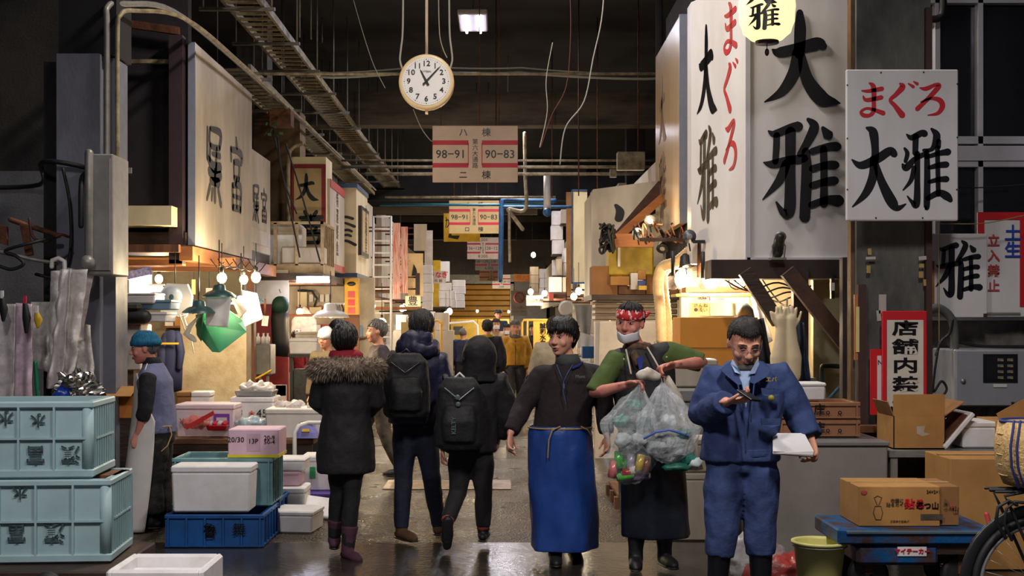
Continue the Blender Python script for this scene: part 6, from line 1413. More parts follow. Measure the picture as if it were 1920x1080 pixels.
# counters and styro piles along the aisle
for side in (-1,1):
    for y in (26.6,29.5,34,38,43,48):
        x = (-2.9 if side < 0 else 2.35)+rnd.uniform(-.1,.1)
        t = thing('fish_counter', ('pale counter in front of a shop on the left of the aisle','pale counter in front of a shop on the right of the aisle')[side > 0], 'counter', ('counters along the left of the aisle','counters along the right of the aisle')[side > 0], loc=(x,y,0))
        MB().box((0,0,.35), (.8,2.4,.7), bev=.01).done('body', (m_whold,m_galv,m_woodo)[rnd.randrange(3)], t); MB().box((0,0,.72), (.86,2.5,.04)).done('top', m_steel, t)
        for i in range(5):
            hh = .2+rnd.random()*.1; xx = x-.15+rnd.random()*.3; yy = y-1+i*.5; n = rnd.choice((1,1,2,3))
            for q in range(n):
                sty((xx,yy,.745+q*(hh+.003)), .4, .42, hh, ('styrofoam box stacked on a counter on the left of the aisle','styrofoam box stacked on a counter on the right of the aisle')[side > 0], group=('styrofoam boxes on the left counters','styrofoam boxes on the right counters')[side > 0], lid=False, m=(m_sty,m_whp,m_whold)[rnd.randrange(3)])
# ------------------------------------------------------------- people
m_skin = M('skin', (222,164,136), .55, var=.12, scale=14, col2=(206,140,116), rvar=.05)
m_skinp = M('ruddy_skin', (214,146,126), .55, col2=(196,116,104), scale=12)
m_lip = M('lip_red', (186,112,100), .5); m_eyew = M('eye_white', (176,166,158), .3, var=0); m_eyed = M('eye_dark', (24,16,14), .2, var=0)
m_hair = M('black_hair', (22,18,17), .45, var=.3, scale=60, stretch=(1,1,.15), bump=.4, bscale=120)
m_hairg = M('grey_hair', (126,122,118), .6, col2=(70,68,66), scale=50, bump=.4, bscale=100)
m_hairs = M('short_dark_hair', (36,32,30), .6, var=.3, scale=80, bump=.5, bscale=160)
def cloth_m(name, col, rough=.85, **kw): return M(name, col, rough, var=kw.pop('var', .16), scale=kw.pop('scale', 7), bump=kw.pop('bump', .35), bscale=kw.pop('bscale', 22), sheen=kw.pop('sheen', .0), **kw)
def headR(yaw, down=0, roll=0):
    return Matrix.Rotation(PI+yaw, 3, 'Z') @ Matrix.Rotation(-down, 3, 'X') @ Matrix.Rotation(roll, 3, 'Y')
def head_prims(mb, c, R, s):
    def P(x,y,z): return c + R @ Vector((x*s*1.05,y*s,z*s))
    def E(x,y,z,a,b,d): mb.ell(P(x,y,z), (a*s*1.05,b*s,d*s), R, 20, 14)
    E(0,-.012,.035,.077,.094,.088); E(0,.022,-.012,.068,.070,.082)
    rr = []
    for z, a, b, y in ((.02,.069,.078,.012),(-.03,.066,.075,.016),(-.06,.060,.07,.018),(-.088,.047,.056,.026),(-.108,.03,.036,.04),(-.117,.016,.02,.046)):
        rr.append([P(a*math.cos(t), y+b*math.sin(t), z) for t in [2*PI*i/20 for i in range(20)]])
    mb.rings(rr)
    E(0,.068,-.098,.021,.018,.016)
    for q in (-1,1): E(q*.036,.064,-.034,.026,.022,.026); E(q*.03,.075,.022,.026,.014,.009); E(q*.0765,-.006,-.008,.010,.019,.031); E(q*.011,.101,-.036,.010,.011,.009)
    mb.tube([P(0,.086,.014),P(0,.097,-.012),P(0,.108,-.032)], [.009*s,.0095*s,.013*s], 10)
    E(0,.083,-.062,.026,.013,.008); E(0,.082,-.074,.02,.012,.008)
def face_bits(c, R, s, par, brow=None, lips=True, open_=0, closed=False):
    def P(x,y,z): return c + R @ Vector((x*s,y*s,z*s))
    for q in (-1,1):
        mb = MB(); mb.ell(P(q*.031,.083,.002), (.0135*s,.007*s,(.0025 if closed else .0048)*s), R, 14, 8); mb.done('eye', m_eyed if closed else m_eyew, par)
        if not closed: MB().ell(P(q*.031-.001,.0885,.002), (.006*s,.003*s,.006*s), R, 10, 6).done('iris', m_eyed, par)
        MB().tube([P(q*.015,.0895,.006),P(q*.03,.0915,.0105),P(q*.047,.083,.006)], .0013*s, 6).done('eyelid', m_hairs, par)
        MB().tube([P(q*.014,.0925,.024),P(q*.032,.0925,.030),P(q*.052,.078,.024)], [.003*s,.0038*s,.002*s], 6).done('eyebrow', brow or m_hair, par)
    if lips:
        mb = MB(); mb.tube([P(-.022,.088,-.066),P(0,.0965,-.063),P(.022,.088,-.066)], [.002*s,.0042*s,.002*s], 8); mb.tube([P(-.019,.088,-.069-open_),P(0,.096,-.073-open_),P(.019,.088,-.069-open_)], [.002*s,.0045*s,.002*s], 8); mb.done('lips', m_lip, par)
        if open_: MB().ell(P(0,.0925,-.069-open_*.5), (.014*s,.005*s,open_*s*.9), R, 12, 8).done('open_mouth', m_eyed, par)
def hair(c, R, s, par, m, front=.05, side=-.02, back=-.075, k=1.09, fringe=60, spike=.03, seed=1, name='hair', amp=.004):
    rn = random.Random(seed); mb = MB(); cc = Vector((0,-.012,.032)); A = Vector((.0775,.096,.091))*k
    def surf(t, ph): return Vector((A.x*math.sin(ph)*math.cos(t), A.y*math.sin(ph)*math.sin(t), A.z*math.cos(ph)))+cc
    def lim(t):   # lowest z of hair by direction
        f = math.sin(t)
        return back+(side-back)*max(0, min(1, (f+.85)/.75)) if f < -.1 else side+(front-side)*min(1, max(0,(f+.1)/.55))
    nu, nv = 40, 18; rings = []
    for j in range(nv+1):
        ring = []
        for i in range(nu):
            t = 2*PI*i/nu; z0 = lim(t); phm = math.acos(max(-1, min(1, (z0-cc.z)/A.z))); ph = max(.02, phm*j/nv); p = surf(t, ph)
            if j > 1: p += (p-cc).normalized()*(amp*noise.noise(p*45+V(seed,0,0))*2)
            ring.append(p)
        rings.append(ring)
    inner = [[cc+(p-cc)*.90 for p in r] for r in rings[::-1]]
    mb.rings([[c+R@(p*s) for p in r] for r in rings+inner])
    for _ in range(fringe*2):
        t = rn.uniform(0, 2*PI); z0 = lim(t); ph = math.acos(max(-1, min(1, (z0-cc.z)/A.z))); f0 = rn.uniform(.1,.55); f1 = rn.uniform(.75,1.0); tw = rn.uniform(-.18,.18)
        Q = [surf(t+tw*g_, ph*(f0+(f1-f0)*g_)) for g_ in (0,.35,.7,1)]; Q = [p+(p-cc).normalized()*.003*(1+.6*math.sin(PI*g_)) for p, g_ in zip(Q, (0,.35,.7,1))]
        if f1 > .9: Q.append(Q[-1]+(Q[-1]-Q[-2]).normalized()*spike*rn.uniform(.3,1)+Vector((0,0,-spike*.3)))
        w0 = .0055*s
        mb.tube([c+R@(p*s) for p in Q], [w0*.6,w0,w0,w0*.8]+([w0*.25] if len(Q) > 4 else []), 5, caps=False)
    return mb.done(name, m, par)
def hand(mb, w, dr, nrm, side, curl=.5, s=1., spread=1., thumb=.5):
    w, dr, nrm = Vector(w), Vector(dr).normalized(), Vector(nrm); nrm = (nrm-dr*nrm.dot(dr)).normalized(); lat = dr.cross(nrm)*side
    mb.tube([w-dr*.02*s, w, w+dr*.035*s, w+dr*.07*s, w+dr*.09*s], [.027*s,.029*s,.037*s,.041*s,.037*s], 14, flat=.45, up=nrm)
    for k, (o, L, r) in enumerate(((.030,.070,.0088),(.010,.079,.0092),(-.011,.074,.0088),(-.031,.058,.0078))):
        p = w+dr*(.086-.004*abs(k-1))*s+lat*o*s; d0 = (dr+lat*o*2.2*spread).normalized(); P = [p-d0*.015*s, p]
        a = curl*(.75+.12*k); d_ = d0.copy()
        for seg in (.45,.32,.23):
            d_ = (Matrix.Rotation(a*(1 if seg > .4 else .9), 3, dr.cross(nrm)) @ d_).normalized(); p = p+d_*L*seg*s; P.append(p)
        mb.tube(P, [r*s,r*1.05*s,r*s,r*.95*s,r*.8*s], 8)
    p = w+dr*.022*s+lat*.026*s; d1 = (dr*.75+lat*.8+nrm*thumb*.5).normalized(); d2 = (dr*.95+lat*.2+nrm*thumb).normalized()
    mb.tube([p-d1*.01*s, p+d1*.03*s, p+d1*.05*s+d2*.008*s, p+d1*.052*s+d2*.036*s], [.014*s,.0125*s,.0105*s,.0085*s], 8)
def torso_rings(mb, pel, neck, yaw, W_, top=True, n=24, bulge=0):
    """W_: list of (t, half width, half depth)"""
    rr = []
    for e in W_:
        t, a, b = e[:3]; c = pel.lerp(neck, t); o = e[3] if len(e) > 3 else 0
        c = c + V(math.sin(yaw), -math.cos(yaw), 0)*o
        rr.append((c, a, b, yaw, 2.3))
    mb.loft(rr, n)
class Fig:
    def __init__(s, label, head, yaw, neck, pel, sh, el, wr, hip, kn, an, hy=None, down=0, roll=0, k=1., hs=1.04, foot=None, skin=None, hands=None, vox=.0065, feet=True, name='person', fat=1.):
        s.t = thing(name, label, 'person'); s.head, s.neck, s.pel = map(Vector, (head, neck, pel)); s.yaw = yaw
        s.sh, s.el, s.wr, s.hip, s.kn, s.an = [[Vector(p) for p in q] for q in (sh, el, wr, hip, kn, an)]; s.k = k; s.fat = fat
        s.R = headR(hy if hy is not None else yaw, down, roll); s.hs = hs*k; k_ = k
        mb = MB(); head_prims(mb, s.head, s.R, s.hs)
        hb = s.head + s.R@Vector((0,-.015*s.hs,-.07*s.hs))
        mb.tube([hb, s.neck.lerp(hb,.4), s.neck, s.neck.lerp(s.pel,.12)], [.052*k,.052*k,.058*k,.075*k], 16)
        f = fat
        torso_rings(mb, s.pel, s.neck, yaw, [(-.1,.09*k,.07*k),(0,.145*k*f,.10*k*f),(.2,.145*k*f,.10*k*f),(.45,.135*k*f,.095*k*f),(.7,.155*k,.10*k),(.86,.15*k,.09*k),(.95,.09*k,.065*k),(1,.05*k,.045*k)])
        for i in (0,1):
            a, b, c = s.sh[i], s.el[i], s.wr[i]
            mb.tube([s.neck.lerp(s.pel,.14), a, a.lerp(b,.5), b, b.lerp(c,.3), b.lerp(c,.75), c], [.06*k,.052*k,.046*k,.038*k,.041*k,.031*k,.026*k], 14)
            a, b, c = s.hip[i], s.kn[i], s.an[i]
            mb.tube([a+V(0,0,.03), a.lerp(b,.3), a.lerp(b,.7), b, b.lerp(c,.3), b.lerp(c,.75), c], [.078*k,.082*k,.063*k,.053*k,.055*k,.038*k,.034*k], 14)
            fd = foot[i] if foot else V(math.sin(yaw), -math.cos(yaw), 0); fd = Vector(fd).normalized()
            s.fd = getattr(s, 'fd', []) + [fd]
            mb.tube([c, c-V(0,0,.035 if fd.z > -.5 else 0)+fd*.02, c-V(0,0,.055 if fd.z > -.5 else 0)+fd*.09*k], [.034*k,.03*k,.02*k], 12)
        if hands:
            for i in (0,1):
                if hands[i]: hand(mb, s.wr[i], *hands[i][:3], **dict(s=k*1.05, **(hands[i][3] if len(hands[i]) > 3 else {})))
        s.body = mb.done('body', skin or m_skin, s.t); remesh(s.body, vox, 2)
    def garment(s, name, m, prims, vox=.011, amp=.008, wl=.09, seed=1, keep=None, st=(1,1,.7)):
        mb = MB(); prims(mb); o = mb.done(name, m, s.t); remesh(o, vox, 4); wrinkle(o, amp, wl, seed, st, keep); return o
    def top(s, name, m, th=.02, hem=0., sleeve=1., vox=.011, puff=0., seed=1, amp=.007, collar=True, hemw=1., cuff=.0, wide=1., arms=True, wl=.09):
        k = s.k; f = s.fat*wide
        def pr(mb):
            torso_rings(mb, s.pel, s.neck, s.yaw, [(hem,(.158*f*hemw)*k+th,(.112*f)*k+th),(hem+.02,(.162*f*hemw)*k+th,(.115*f)*k+th),(max(hem+.05,.1),.16*k*f+th+puff,.112*k*f+th+puff),(.35,.152*k*f+th+puff,.108*k*f+th+puff),(.6,.162*k*f+th+puff,.112*k+th+puff),(.78,.168*k*f+th,.108*k+th),(.9,.142*k+th*.8,.09*k+th*.7),(.97,.10*k+th*.6,.075*k+th*.6),(1.03,.066*k+th*.5,.06*k+th*.5)])
            for i in (0,1):
                a, b, c = s.sh[i], s.el[i], s.wr[i]
                if arms:
                    P = [s.neck.lerp(s.pel,.13), a, a.lerp(b,.5), b]; Rr = [.062*k+th*.6,.058*k+th,.052*k+th,.046*k+th]
                    if sleeve > .5: P += [b.lerp(c,.35), b.lerp(c, min(.97,(sleeve-.5)*2))]; Rr += [.046*k+th,.033*k+th*.9+cuff]
                    else: P = P[:3]+[a.lerp(b,sleeve*2)]; 
                    mb.tube(P, Rr, 16, caps=False)
                else: mb.tube([s.neck.lerp(s.pel,.12), a.lerp(s.neck,.12)], [.06*k+th*.5,.052*k+th*.6], 14)
        return s.garment(name, m, pr, vox, amp, wl, seed)
    def pants(s, name, m, th=.018, end=1., vox=.011, seed=3, amp=.008, flare=0., knee=.0):
        k = s.k
        def pr(mb):
            torso_rings(mb, s.pel, s.neck, s.yaw, [(-.16,.1*k,.08*k),(-.08,.155*k+th,.11*k+th),(.05,.155*k*s.fat+th,.11*k*s.fat+th),(.14,.15*k*s.fat+th*.5,.105*k*s.fat+th*.5)])
            for i in (0,1):
                a, b, c = s.hip[i], s.kn[i], s.an[i]; e = b.lerp(c, end)
                mb.tube([a+V(0,0,.02), a.lerp(b,.3), a.lerp(b,.7), b, b.lerp(e,.4), e], [.084*k+th,.086*k+th,.068*k+th,.058*k+th+knee,.056*k+th+flare*.5,.044*k+th+flare], 16, caps=False)
        return s.garment(name, m, pr, vox, amp, .1, seed)
    def shoe(s, i, m, name='shoe', top=.08, L=.17, w=.045, boot=None, sole=None):
        k = s.k; a = s.an[i]; fd = s.fd[i]; up = (V(0,0,1)-fd*fd.z).normalized(); fl = V(fd.x, fd.y, 0).normalized() if abs(fd.z) < .5 else fd
        lat = V(-fl.y, fl.x, 0); q = fd; hgt = a
        base = a - up*.07*k if fd.z < -.5 else a - V(0,0,.075*k)
        def pr(mb):
            mb.tube([base-q*.045*k+up*.03, base+up*.035, base+q*.08*k+up*.03, base+q*(L-.03)*k+up*.022, base+q*L*k+up*.02], [.036*k,.044*k,.046*k,.044*k,.03*k], 16, flat=.85, up=up)
            if boot: mb.tube([base+up*.04, a+up*.03, s.kn[i].lerp(a,.75), s.kn[i].lerp(a,1-boot)], [.05*k,.048*k,.056*k,.066*k], 16, caps=False)
            else: mb.tube([base+up*.03, a+(s.kn[i]-a).normalized()*.03], [.045*k,.046*k], 14, caps=False)
        mb = MB(); pr(mb); o = mb.done(name, m, s.t); remesh(o, .009, 4)
        MB().tube([base-q*.04*k+up*.002, base+q*.08*k+up*.002, base+q*L*k+up*.004], [.038*k,.045*k,.034*k], 14, flat=.3, up=up).done('sole', sole or m_cable, o)
        return o
    def P(s, x, y, z): return s.head + s.R@(Vector((x,y,z))*s.hs)
def px3(d): return lambda x, y, dd=0.: W(x, y, d+dd)
def skirt(name, m, par, rings, yaw=0, n=72, pleat=.02, seed=1, np=9, th=.006, open_=None, amp=.01):
    """rings: (centre, a, b); pleated tube"""
    mb = MB(); rr = []
    rings2 = []
    for k in range(len(rings)-1):
        for i in range(6):
            t = i/6; rings2.append((rings[k][0].lerp(rings[k+1][0], t), rings[k][1]*(1-t)+rings[k+1][1]*t, rings[k][2]*(1-t)+rings[k+1][2]*t))
    rings2.append(rings[-1]); N = len(rings2)
    for k, (c, a, b) in enumerate(rings2):
        f = k/(N-1); ring = []
        for i in range(n):
            t = 2*PI*i/n; w = 1+pleat*f*math.sin(np*t+seed+1.5*math.sin(f*2+seed))+amp*4*noise.noise(V(math.cos(t)*1.6, math.sin(t)*1.6, f*3+seed))*(.3+f)
            x = a*math.cos(t)*w; y = b*math.sin(t)*w
            ring.append(c+V(x*math.cos(yaw)-y*math.sin(yaw), x*math.sin(yaw)+y*math.cos(yaw), 0))
        rr.append(ring)
    mb.rings(rr, cap=False); o = mb.done(name, m, par); wrinkle(o, amp*.55, .09, seed, (1,1,.35)); return modify(o, ('SOLIDIFY', dict(thickness=th)), ('SUBSURF', dict(levels=1, render_levels=1)))

# === 1. young man in the blue apron
d = 8.6; q = px3(d)
f = Fig('young man in a dark brown pullover and shiny blue waist apron, looking left', q(1055,632), -.10, q(1068,681), q(1052,815,.02),
    [q(1012,706,-.02), q(1122,704,.06)], [q(980,765,-.05), q(1134,762,.05)], [q(957,812,-.16), q(1138,815,-.02)],
    [q(1030,828), q(1076,828)], [q(1030,935,-.05), q(1078,935)], [q(1041,1033,-.05), q(1076,1022,.1)], hy=-.62, down=.02, roll=.0, k=.98, hs=1.08,
    hands=[((-.05,-.3,-1),(.9,-.3,.1),-1,dict(curl=.45)), ((.02,-.1,-1),(-.9,-.3,0),1,dict(curl=.5))], fat=1.12, foot=[(.0,-1,0),(.15,-1,-.3)])
face_bits(f.head, f.R, f.hs, f.body, open_=.006); hair(f.head, f.R, f.hs, f.t, m_hair, front=.055, side=-.015, back=-.08, k=1.15, fringe=420, spike=.035, seed=4, amp=.003)
f.top('pullover', cloth_m('dark_brown_fleece', (38,28,32), .95), th=.022, hem=.02, sleeve=.97, seed=2, amp=.009)
f.pants('trousers', cloth_m('black_trousers', (24,24,28)), end=.8); f.shoe(0, m_cable, 'rubber_boot', boot=.5); f.shoe(1, m_cable, 'rubber_boot', boot=.5)
MB().loft([(q(1066,686,-.0),.095,.085,0),(q(1065,674),.084,.08,0),(q(1063,664),.078,.076,0)], 20).done('neck_warmer', cloth_m('grey_green_knit', (66,72,70)), f.t)
MB().tube([q(1074,690,-.105),q(1084,686,-.085),q(1092,680,-.04)], [.01,.012,.008], 8).done('blue_collar', cloth_m('blue_inner_collar', (32,50,110)), f.t)
bl = M('shiny_blue_vinyl', (36,72,146), .34, col2=(26,54,118), scale=3, bump=.4, bscale=7, rvar=.1)
skirt('waist_apron', bl, f.t, [(q(1050,797),.205,.155),(q(1050,815),.212,.165),(q(1051,880),.225,.185),(q(1053,960),.225,.2),(q(1055,1027),.228,.21)], pleat=.07, np=5, seed=2, amp=.024)
mb = MB(); mb.tube([V(q(1050,801).x+.213*math.cos(a), d+.163*math.sin(a), q(1050,801).z) for a in [2*PI*i/36 for i in range(36)]], .006, 6, closed=True); mb.tube([q(1050,800,-.17),q(1036,806,-.18),q(1029,825,-.19),q(1027,858,-.19)], .005, 6); mb.tube([q(1090,800,-.15),q(1102,806,-.14),q(1110,818,-.12)], .005, 6); mb.done('apron_string', M('tan_string', (170,140,90), .7), f.t)
mb = MB(); mb.tube([q(1044,684,-.12),q(1050,700,-.16),q(1057,716,-.165),q(1064,700,-.16),q(1074,684,-.11)], .003, 6); mb.tube([q(1057,716,-.165),q(1056,735,-.168),q(1061,758,-.17)], .003, 6); mb.box(q(1057,724,-.17), (.012,.008,.03)); mb.done('lanyard', M('blue_grey_cord', (70,96,140), .5), f.t)
text('Mont', .03, m_galv, f.t, q(1088,706,-.165))

# === 2. headband man with the bags
d = 8.36; q = px3(d)
f = Fig('man in red patterned headband, chin mask and black vest holding clear rubbish bags', q(1181,604), -.05, q(1196,655,.02), q(1218,805,.05),
    [q(1154,676,-.02), q(1258,662,.0)], [q(1114,738,-.12), q(1318,680,-.02)], [q(1172,722,-.30), q(1266,684,-.30)],
    [q(1200,820), q(1240,820)], [q(1195,930,-.04), q(1246,930)], [q(1192,1040,-.04), q(1246,1036,-.02)], hy=-.42, down=.08, roll=-.08, k=1.0, hs=1.06,
    hands=[((.9,-.3,.12),(.1,-.5,-.8),-1,dict(curl=.85)), ((-.9,-.25,-.2),(.0,-.5,-.8),1,dict(curl=.9))], fat=1.12, foot=[(-.1,-1,0),(.25,-1,0)], skin=m_skinp)
face_bits(f.head, f.R, f.hs, f.body); hair(f.head, f.R, f.hs, f.t, m_hairs, front=.06, side=-.03, back=-.07, k=1.06, fringe=40, spike=.01, seed=2)
f.top('green_shirt', cloth_m('moss_green_cotton', (76,96,44)), th=.02, hem=.05, sleeve=.5, seed=5)
f.top('vest', cloth_m('black_quilted_vest', (26,24,28), .7), th=.036, hem=.0, arms=False, seed=6, amp=.006)
f.pants('trousers', cloth_m('black_trousers', (1,1,1)), end=.7); f.shoe(0, m_cable, 'rubber_boot', boot=.6); f.shoe(1, m_cable, 'rubber_boot', boot=.6)
# headband
mh = M('red_print_band', (196,40,40), .7, col2=(236,200,200), scale=34, cut=(.56,.59), detail=1.2)
mb = MB(); R1 = []
for z, e in ((.030,1.10),(.034,1.15),(.062,1.15),(.086,1.12),(.090,1.04)):
    kk = math.sqrt(max(.05, 1-((z-.032)/.100)**2)); R1.append([f.P(.081*e*kk*math.cos(t), -.012+.1*e*kk*math.sin(t), z-.008*math.sin(t)) for t in [2*PI*i/36 for i in range(36)]])
mb.rings(R1, cap=False); o = mb.done('headband', mh, f.t); modify(o, ('SOLIDIFY', dict(thickness=.004)))
MB().ell(f.P(-.075,-.05,.045), (.026,.02,.02)).done('headband_knot', mh, f.t); MB().tube([f.P(-.08,-.06,.05),f.P(-.1,-.07,.06)], [.016,.01]).done('headband_tail', mh, f.t)
# mask under the mouth
mb = MB(); mb.grid(lambda u, v: f.P(-.068+.136*u, .104-.075*abs(2*u-1)**2.2-.02*v*v, -.072-.052*v+.022*abs(2*u-1)), 16, 8); o = mb.done('face_mask', M('mask_white', (232,232,238), .7, var=.05), f.t); modify(o, ('SOLIDIFY', dict(thickness=.012, offset=0)))
MB().tube([f.P(-.062,.03,-.055),f.P(-.078,.0,-.02),f.P(-.083,-.01,.01)], .0018, 6).done('mask_loop', m_white, f.t)
o = MB(); o.tube([f.neck+V(.075*math.cos(a),.07*math.sin(a),.012+.01*math.sin(3*a)) for a in [2*PI*i/16 for i in range(16)]], .026, 10, closed=True); o.tube([q(1190,664,-.1),q(1196,678,-.13)], .03, 10); o = o.done('scarf', cloth_m('brown_pattern_scarf', (104,82,58), col2=(56,40,30), scale=40), f.t); wrinkle(o, .008, .04)
MB().poly([q(1194,672,-.165),q(1206,668,-.165),q(1204,690,-.175),q(1199,694,-.175)], (0,.02,0)).done('blue_undershirt', cloth_m('blue_shirt', (30,52,140)), f.t)
for P_ in ([q(1174,656,-.12),q(1178,675,-.175),q(1183,700,-.19)], [q(1214,652,-.12),q(1226,672,-.17),q(1238,694,-.18)]): MB().tube(P_, .006, 8).done('apron_strap', m_whold, f.t)
for p_ in (q(1170,674,-.165), q(1250,670,-.14)): MB().ell(p_, (.008,.004,.008)).done('snap', m_steel, f.t)
bk = M('black_vinyl_apron', (16,22,32), .35, col2=(26,34,46), scale=3, bump=.25, bscale=10)
skirt('long_apron', bk, f.t, [(q(1216,792,.03),.2,.165),(q(1220,830,.03),.215,.18),(q(1224,920,.03),.225,.2),(q(1229,1003,.03),.235,.215)], pleat=.04, np=6, seed=5)
# the bags he holds
m_net = M('teal_net', (70,150,140), .5, col2=(30,100,90), scale=30); m_trash = M('pale_trash', (206,214,214), .6, col2=(170,186,184), scale=20)
m_bag = film('clear_rubbish_bag', (224,232,234), .26, .1, .5, 30)
def rubbish(label, ctr, a, b, c_, top, seed, m=m_bag, amp=.018):
    mb = MB(); rr = []
    for k in range(25):
        t = k/24; r = (math.sin(PI*min(1, t*1.05+.02))**.55)*(1-.72*max(0, (t-.45)/.55)**1.1)+.02; z = ctr.z-c_+(top.z-ctr.z+c_)*t; cc = ctr.lerp(top, max(0, (t-.4)/.6)); rr.append((V(cc.x,cc.y,z), a*r, b*r, 0))
    mb.loft(rr, 54, smooth=False, wob=lambda t, k: 1+.12*math.sin(7*t+k*4+seed)*(.3+k)+.07*math.sin(15*t+seed)*(.3+k)); o = mb.done('rubbish_bag', m, label=label, cat='bag'); return wrinkle(o, amp, .06, seed, (1,1,.6))
def wad(label, c, r, m, seed, group):
    o = MB(); o.ell(c, r, n=24, m=16); o = o.done('crumpled_plastic', m, label=label, cat='rubbish', group=group); return wrinkle(o, min(r)*.35, min(r)*.8, seed)
q = px3(8.0)
rubbish('clear rubbish bag with teal nets hanging from the headband man, the left one', q(1178,805), .155, .12, .16, q(1204,712), 3)
rubbish('bulging clear rubbish bag tied with blue string, the right one', q(1254,808,.02), .19, .14, .20, q(1240,708), 8, film('milky_rubbish_bag', (226,232,238), .38, .12, .5, 30))
rubbish('lower clear bag full of drink cans and cartons', q(1180,872,.05), .155, .10, .12, q(1180,800), 12, film('can_bag', (224,230,232), .12, .1, .5, 30), .012)
G1 = 'crumpled plastic inside the clear rubbish bags'
for i, (x, y, r, m, lab) in enumerate([(1165,790,.05,m_net,'teal net wad at the left of the left bag'),(1190,760,.05,m_net,'teal net wad near the neck of the left bag'),(1205,790,.045,m_net,'teal net wad at the right of the left bag'),(1168,825,.055,m_trash,'white plastic wad low in the left bag'),(1200,822,.055,m_trash,'white plastic wad beside the lower one in the left bag'),
        (1230,840,.06,m_trash,'white plastic wad low in the right bag'),(1268,835,.065,m_trash,'large white plastic wad at the right of the right bag'),(1255,790,.05,m_trash,'white plastic wad in the middle of the right bag'),(1290,860,.05,m_net,'teal net wad at the bottom of the right bag'),(1282,812,.045,m_net,'teal net wad at the right edge of the right bag')]):
    wad(lab, q(x,y,.02*(i%3-1)), (r,r*.8,r*.85), m, i, None)
cans = [(1160,862,0,(80,190,70),'green'),(1172,892,1.4,(90,200,60),'light green'),(1183,866,.1,(200,190,220),'pale lilac'),(1200,868,.2,(220,190,60),'yellow'),(1180,886,1.5,(170,50,40),'red'),(1202,892,1.5,(150,120,170),'violet'),(1150,880,.2,(220,120,120),'pink'),(1196,880,1.3,(236,226,224),'white'),(1166,876,.3,(60,170,60),'dark green'),(1212,872,.1,(120,70,50),'brown')]
for i, (x, y, a, c, nm) in enumerate(cans):
    p = q(x,y,.03+.02*(i%3)); u = V(math.sin(a),.1,math.cos(a)).normalized(); t = thing('drink_can', '%s drink can lying in the lower clear bag' % nm, 'can')
    MB().tube([p-u*.052, p+u*.052], .027, 16, caps=False).done('body', M('can_'+nm.replace(' ','_'), c, .3, .2, col2=(235,235,235), scale=18, cut=(.6,.64)), t); MB().tube([p+u*.052, p+u*.056], .024, 16, caps=False).done('lid', m_steel, t); MB().tube([p-u*.056, p-u*.052], .024, 16, caps=False).done('base', m_steel, t)
MB().tube([q(1208,822,-.12),q(1230,810,-.15),q(1255,806,-.15),q(1275,812,-.14),q(1290,818,-.1)], .007, 8).done('blue_string', M('blue_string', (80,110,190), .5), label='blue string tied across the right rubbish bag', cat='string')
o = MB(); o.tube([q(1200,704,-.03),q(1214,700,-.03),q(1232,706,-.03)], [.03,.04,.028], 14, flat=.8, up=(0,1,0));  o = o.done('bag_neck', m_whold, label='folded cream bag neck held between the two hands', cat='bag'); remesh(o, .008, 6); wrinkle(o, .006, .04, 3)
o = MB(); o.loft([(q(1290,880,.18),.10,.05,0),(q(1280,820,.18),.09,.05,0),(q(1262,740,.14),.05,.04,0),(q(1250,704,.08),.02,.02,0)], 24); o = o.done('cream_sack', m_whold, label='cream sack hanging behind the right rubbish bag', cat='sack'); wrinkle(o, .01, .08)
wad('dark green plastic wad hanging below the right rubbish bag', q(1268,876,.0), (.09,.05,.03), M('dark_green_plastic', (34,100,84), .4), 5, None); wad('white paper wad at the lower right of the right bag', q(1302,868,.02), (.05,.04,.04), m_trash, 6, None)

# === 3. man in blue overalls with the phone
d = 6.95; q = px3(d)
ov = cloth_m('blue_work_cotton', (52,70,118), col2=(40,56,98), scale=5); 
f = Fig('man in blue overalls and black boots looking down at a phone, holding papers', q(1397,641,-.03), .05, q(1396,690,.03), q(1388,868,.03),
    [q(1336,712,.03), q(1462,708,.05)], [q(1316,778,.02), q(1498,778,.06)], [q(1362,753,-.27), q(1520,822,-.03)],
    [q(1362,885), q(1420,885)], [q(1352,1000,-.03), q(1426,1000)], [q(1342,1128), q(1427,1128)], hy=.05, down=.46, k=1.0, hs=1.07,
    hands=[((.85,-.45,.12),(.1,.0,1),1,dict(curl=.75)), ((.1,-.2,-1),(-.9,-.5,0),1,dict(curl=.9))], fat=1.12, foot=[(-.1,-1,0),(.12,-1,0)])
face_bits(f.head, f.R, f.hs, f.body, closed=True, brow=m_hairs); hair(f.head, f.R, f.hs, f.t, m_hairs, front=.066, side=-.008, back=-.07, k=1.045, fringe=260, spike=.004, seed=8, amp=.002)
gm_ = MB()
for s_ in (-1,1): gm_.tube([f.P(s_*.031+.024*math.cos(a), .104, -.004+.016*math.sin(a)) for a in [2*PI*i/16 for i in range(16)]], .0013, 5, closed=True); gm_.tube([f.P(s_*.056,.1,0),f.P(s_*.078,.04,.0),f.P(s_*.08,0,.005)], .0012, 5)
gm_.tube([f.P(-.008,.106,0),f.P(.008,.106,0)], .0013, 5); gm_.done('glasses', m_steel, f.t)
f.top('work_jacket', ov, th=.032, hem=.03, sleeve=.98, seed=9, amp=.011, wide=1.04, hemw=1.0, cuff=.004, vox=.009)
f.pants('work_trousers', ov, th=.028, end=.32, seed=12, amp=.012, knee=.004, flare=.006)
f.shoe(0, M('black_rubber_boot', (20,22,28), .3), 'rubber_boot', boot=.75); f.shoe(1, M('black_rubber_boot', (1,1,1)), 'rubber_boot', boot=.75)
